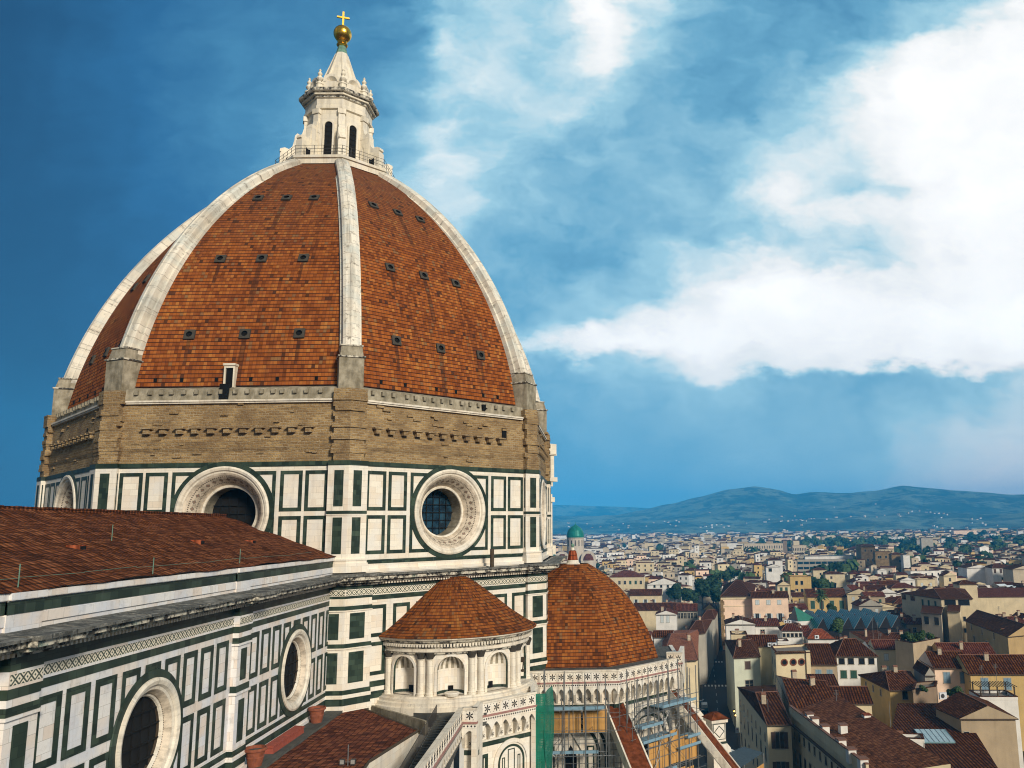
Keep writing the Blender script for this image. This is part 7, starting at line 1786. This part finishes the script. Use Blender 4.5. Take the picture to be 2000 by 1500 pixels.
o = mb.build('crown', LEAF[0]); cym = o.data; bpy.data.objects.remove(o)
CL = ['leftmost cypress of the clump on the right', 'second cypress from the left in the clump', 'third cypress of the clump', 'fourth cypress of the clump', 'tallest cypress standing at the right end of the clump', 'lone cypress between the office blocks']
for i, ((x, y, h), p) in enumerate(zip(CYP, CP)):
    root = thing('cypress', p, CL[i], 'cypress', 'cypresses'); z1 = at_z(x, y, 12); sc = (p-CAM).length/900
    c = bpy.data.objects.new('crown', cym); COL.objects.link(c); c.location = (p.x, p.y, 3); c.scale = (h*1.5, h*1.5, h*1.35); attach(c, root); mb = MB(); mb.tube([p, p+Vector((0, 0, 6))], .4, 6); mb.build('trunk', M_BARK, root)
root = thing('palm_tree', PALM, 'tall palm tree with a bushy green head before the yellow shuttered house', 'palm tree'); mb = MB(); zt = PZ
mb.tube([PALM, PALM+Vector((.1, 0, 6)), PALM+Vector((0, .1, zt))], [.55, .45, .5], 9); mb.build('trunk', M_BARK, root)
mb = MB(); random.seed(2); top = PALM+Vector((0, .1, zt))
for i in range(64):
    a = random.uniform(0, 2*pi); el = random.uniform(-.75, 1.25); L_ = random.uniform(4.0, 5.6); d = Vector((cos(a)*cos(el), sin(a)*cos(el), sin(el))); sd = Vector((-sin(a), cos(a), 0)); prev = top; 
    for q in range(1, 6):
        f = q/5; nx = top+d*L_*f+Vector((0, 0, -1.7*f*f)); w0, w1 = .55*sin(pi*min(1, (f-.2)+.12)), .55*sin(pi*min(1, f*.97+.02)); w0 = max(w0, .08)
        mb.quad(prev-sd*w0-Vector((0, 0, w0*.5)), prev, nx, nx-sd*w1-Vector((0, 0, w1*.5)), 0); mb.quad(prev, prev+sd*w0-Vector((0, 0, w0*.5)), nx+sd*w1-Vector((0, 0, w1*.5)), nx, 0); prev = nx
mb.build('crown', LEAF[2], root)
# roof garden shrubs
GC = sum(GARD, Vector((0, 0, 0)))/4
for i, (u, v, s_, lab) in enumerate(((.15, .3, 1.7, 'green shrub at the left end of the roof garden'), (.45, .3, 2.2, 'largest shrub in the middle of the roof garden'), (.75, .4, 2.0, 'shrub right of the middle in the roof garden'), (.9, .75, 1.5, 'shrub at the far right corner of the roof garden'), (.3, .8, 1.6, 'shrub at the back of the roof garden'))):
    p = (GARD[0]*(1-u)+GARD[1]*u)*(1-v)+(GARD[3]*(1-u)+GARD[2]*u)*v; o = bpy.data.objects.new('shrub', CM[(i % 4)*3+1]); COL.objects.link(o); o.location = (p.x, p.y, 20.2); o.scale = (s_, s_, s_*.8); tag(o, lab, 'shrub', 'roof garden shrubs')
for i, (x, y, z, s_, lab) in enumerate(((1866, 1355, 17, 1.6, 'shrub on the terrace beside the white air conditioner'), (1803, 1345, 17, .9, 'potted plant with red flowers on the brown block'))):
    p = at_z(x, y, z); o = bpy.data.objects.new('shrub', CM[i*3+1]); COL.objects.link(o); o.location = p; o.scale = (s_*1.5, s_*1.2, s_); tag(o, lab, 'shrub', 'terrace shrubs')

# ------------------------------------------------------------------ street furniture and vehicles
M_VANB = plain('van_paint_blue', (.10, .28, .42), .3, .2, .1); M_VANW = plain('van_paint_white', (.55, .60, .62), .35); M_TYRE = plain('tyre', (.012, .012, .012), .8)
p = at_z(1376, 1388, .0); van = thing('van', (p.x, p.y, 0), 'small blue and white van driving in the dark street', 'van'); f = Frame((p.x, p.y), RF.ang+pi/2)
mb = MB(); mb.hexa([f(-.95, 2.4, .45), f(.95, 2.4, .45), f(.95, -2.4, .45), f(-.95, -2.4, .45)], [f(-.95, 2.35, 1.2), f(.95, 2.35, 1.2), f(.95, -2.4, 1.2), f(-.95, -2.4, 1.2)], 0); mb.hexa([f(-.95, 2.1, 1.2), f(.95, 2.1, 1.2), f(.95, -2.4, 1.2), f(-.95, -2.4, 1.2)], [f(-.82, 1.6, 2.1), f(.82, 1.6, 2.1), f(.82, -2.3, 2.1), f(-.82, -2.3, 2.1)], 1); mb.build('body', [M_VANB, M_VANW], van)
mb = MB(); mb.quad(f(-.8, 2.07, 1.3), f(.8, 2.07, 1.3), f(.72, 1.75, 1.95), f(-.72, 1.75, 1.95)); mb.build('windscreen', M_PANE, van)
for t in (-.95, .95):
    for n in (-1.5, 1.5): mb = MB(); c = f(t, n, .35); mb.tube([c-f.t*.12, c+f.t*.12], .34, 14); mb.build('wheel', M_TYRE, van)
def emis(name, col, s_):
    m, g, b = mat(name, .4); g.put(b.inputs['Base Color'], col); g.put(b.inputs['Emission Color'], col); b.inputs['Emission Strength'].default_value = s_; return m
M_AMB = emis('amber_lamp', (1.0, .55, .10), 9.0)
for px, py, z, lab in ((1434, 1389, 5.2, 'upper amber traffic light at the street corner'), (1436.5, 1397, 4.4, 'lower amber traffic light at the street corner')):
    p = at_z(px, py, z); tl = thing('traffic_light', (p.x, p.y, 0), lab, 'traffic light', 'traffic lights'); f = Frame((p.x, p.y), pi+.1); mb = MB(); mb.tube([Vector((p.x+.15, p.y, 0)), Vector((p.x+.15, p.y, z+.5))], .06, 6); mb.build('pole', M_IRON, tl); mb = MB(); mb.box(f, -.18, .18, -.15, .05, z-.35, z+.55); mb.build('signal_head', M_IRON, tl); mb = MB(); mb.lathe(f(0, .06, z), [(0, -.18), (.13, -.12), (.18, 0), (.13, .12), (0, .18)], 12); mb.build('lamp', M_AMB, tl)
p = at_z(1439.5, 1426, 2.6); sg = thing('street_sign', (p.x, p.y, 0), 'small white road sign with a red mark at the street corner', 'sign'); f = Frame((p.x, p.y), pi+.15); mb = MB(); mb.tube([Vector((p.x, p.y, 0)), Vector((p.x, p.y, 3.0))], .05, 6); mb.build('pole', M_IRON, sg); mb = MB(); mb.box(f, -.45, .45, .05, .09, 1.9, 3.2, 0); mb.box(f, -.16, .16, .09, .1, 2.6, 2.92, 1); mb.build('plate', [M_VANW, M_REDBOX], sg)
M_YEL = plain('yellow_paint', (.62, .50, .03), .5); p = at_z(1456, 1428, 4.0); bx = thing('lamp_box', (p.x, p.y, 0), 'yellow box on a post at the corner of the long cream building', 'box sign'); f = Frame((p.x, p.y), pi); mb = MB(); mb.tube([Vector((p.x, p.y, 0)), Vector((p.x, p.y, 3.6))], .05, 6); mb.build('post', M_IRON, bx); mb = MB(); mb.box(f, -.3, .3, -.3, .3, 3.6, 4.5); mb.build('box', M_YEL, bx)
# rooftop air conditioners and aerials
M_ACW = plain('white_metal', (.66, .68, .70), .4)
def ac_unit(px, py, z, lab, ang=190, s_=1.0):
    p = at_z(px, py, z); f = Frame((p.x, p.y), radians(ang)); r_ = thing('air_conditioner', p, lab, 'air conditioner', 'air conditioners'); mb = MB(); mb.box(f, -.55*s_, .55*s_, -.4, .0, p.z, p.z+.9*s_); mb.build('casing', M_ACW, r_); mb = MB(); mb.poly([f(.3*s_*cos(2*pi*i/16)-.1*s_, .01, p.z+.45*s_+.3*s_*sin(2*pi*i/16)) for i in range(16)]); mb.build('fan', M_IRON, r_)
ac_unit(1843, 1366, 16.5, 'white air conditioner with a round fan left of the pergola terrace', 190, 1.5); ac_unit(1504, 1263, 20.6, 'left air conditioner of the pair above the round window tower', 190, 1.1); ac_unit(1513, 1263, 20.6, 'right air conditioner of the pair above the round window tower', 190, 1.1); ac_unit(1535, 1217, 20.2, 'left air conditioner under the pink palace wing', 190, 1.0); ac_unit(1543, 1217, 20.2, 'right air conditioner under the pink palace wing', 190, 1.0); ac_unit(1596, 1248, 19.2, 'air conditioner on the new orange red roof', 190, 1.2)
for px, py, z, h, lab in ((1741, 1440, 13, 6.5, 'tall thin steel mast before the skylight roof'), (1946, 1322, 18, 3.0, 'television aerial before the yellow blue shuttered house'), (1918, 1318, 18, 2.2, 'left aerial before the yellow blue shuttered house'), (1706, 1250, 16, 7.0, 'tall aerial before the market hall'), (1716, 1252, 16, 6.0, 'shorter aerial before the market hall'), (1451, 1222, 21, 3.4, 'aerial on the roof below the pink palace'), (1952, 1205, 18, 4.0, 'aerial on the roofs right of the loggia palace'), (1805, 1478, 12, 2.6, 'white vent pipe near the bottom edge'), (1500, 1385, 18.2, 1.8, 'terracotta vent on the long cream corner building'), (1490, 1366, 18.2, 2.0, 'second vent on the long cream corner building'), (1634, 1372, 18.6, 2.4, 'thin aerial beside the ribbed ridge roof')):
    p = at_z(px, py, z); mb = MB(); mb.tube([p-Vector((0, 0, 1.0)), p+Vector((0, 0, h))], .05, 5)
    if 'aerial' in lab:
        for q in range(4): zz = p.z+h-.2-q*.25; mb.tube([Vector((p.x, p.y-.5, zz)), Vector((p.x, p.y+.5, zz))], .025, 4)
    tag(mb.build('roof_aerial', M_STEEL), lab, 'aerial', 'aerials on the roofs')

# ------------------------------------------------------------------ the air between here and the hills
mb = MB(); mb.abox(-600, 9400, -9400, 1750, -60, 435); hz = mb.build('haze', [])
hm = bpy.data.materials.new('haze_air'); hm.use_nodes = True; hn = hm.node_tree; hn.nodes.clear()
pv = hn.nodes.new('ShaderNodeVolumePrincipled'); pv.inputs['Color'].default_value = (.035, .46, 1.0, 1); pv.inputs['Density'].default_value = 1.45e-4; pv.inputs['Anisotropy'].default_value = -0.3
ho = hn.nodes.new('ShaderNodeOutputMaterial'); hn.links.new(pv.outputs[0], ho.inputs['Volume']); hz.data.materials.append(hm); tag(hz, 'thin blue rain haze filling the air over the whole town', 'haze', kind='stuff')
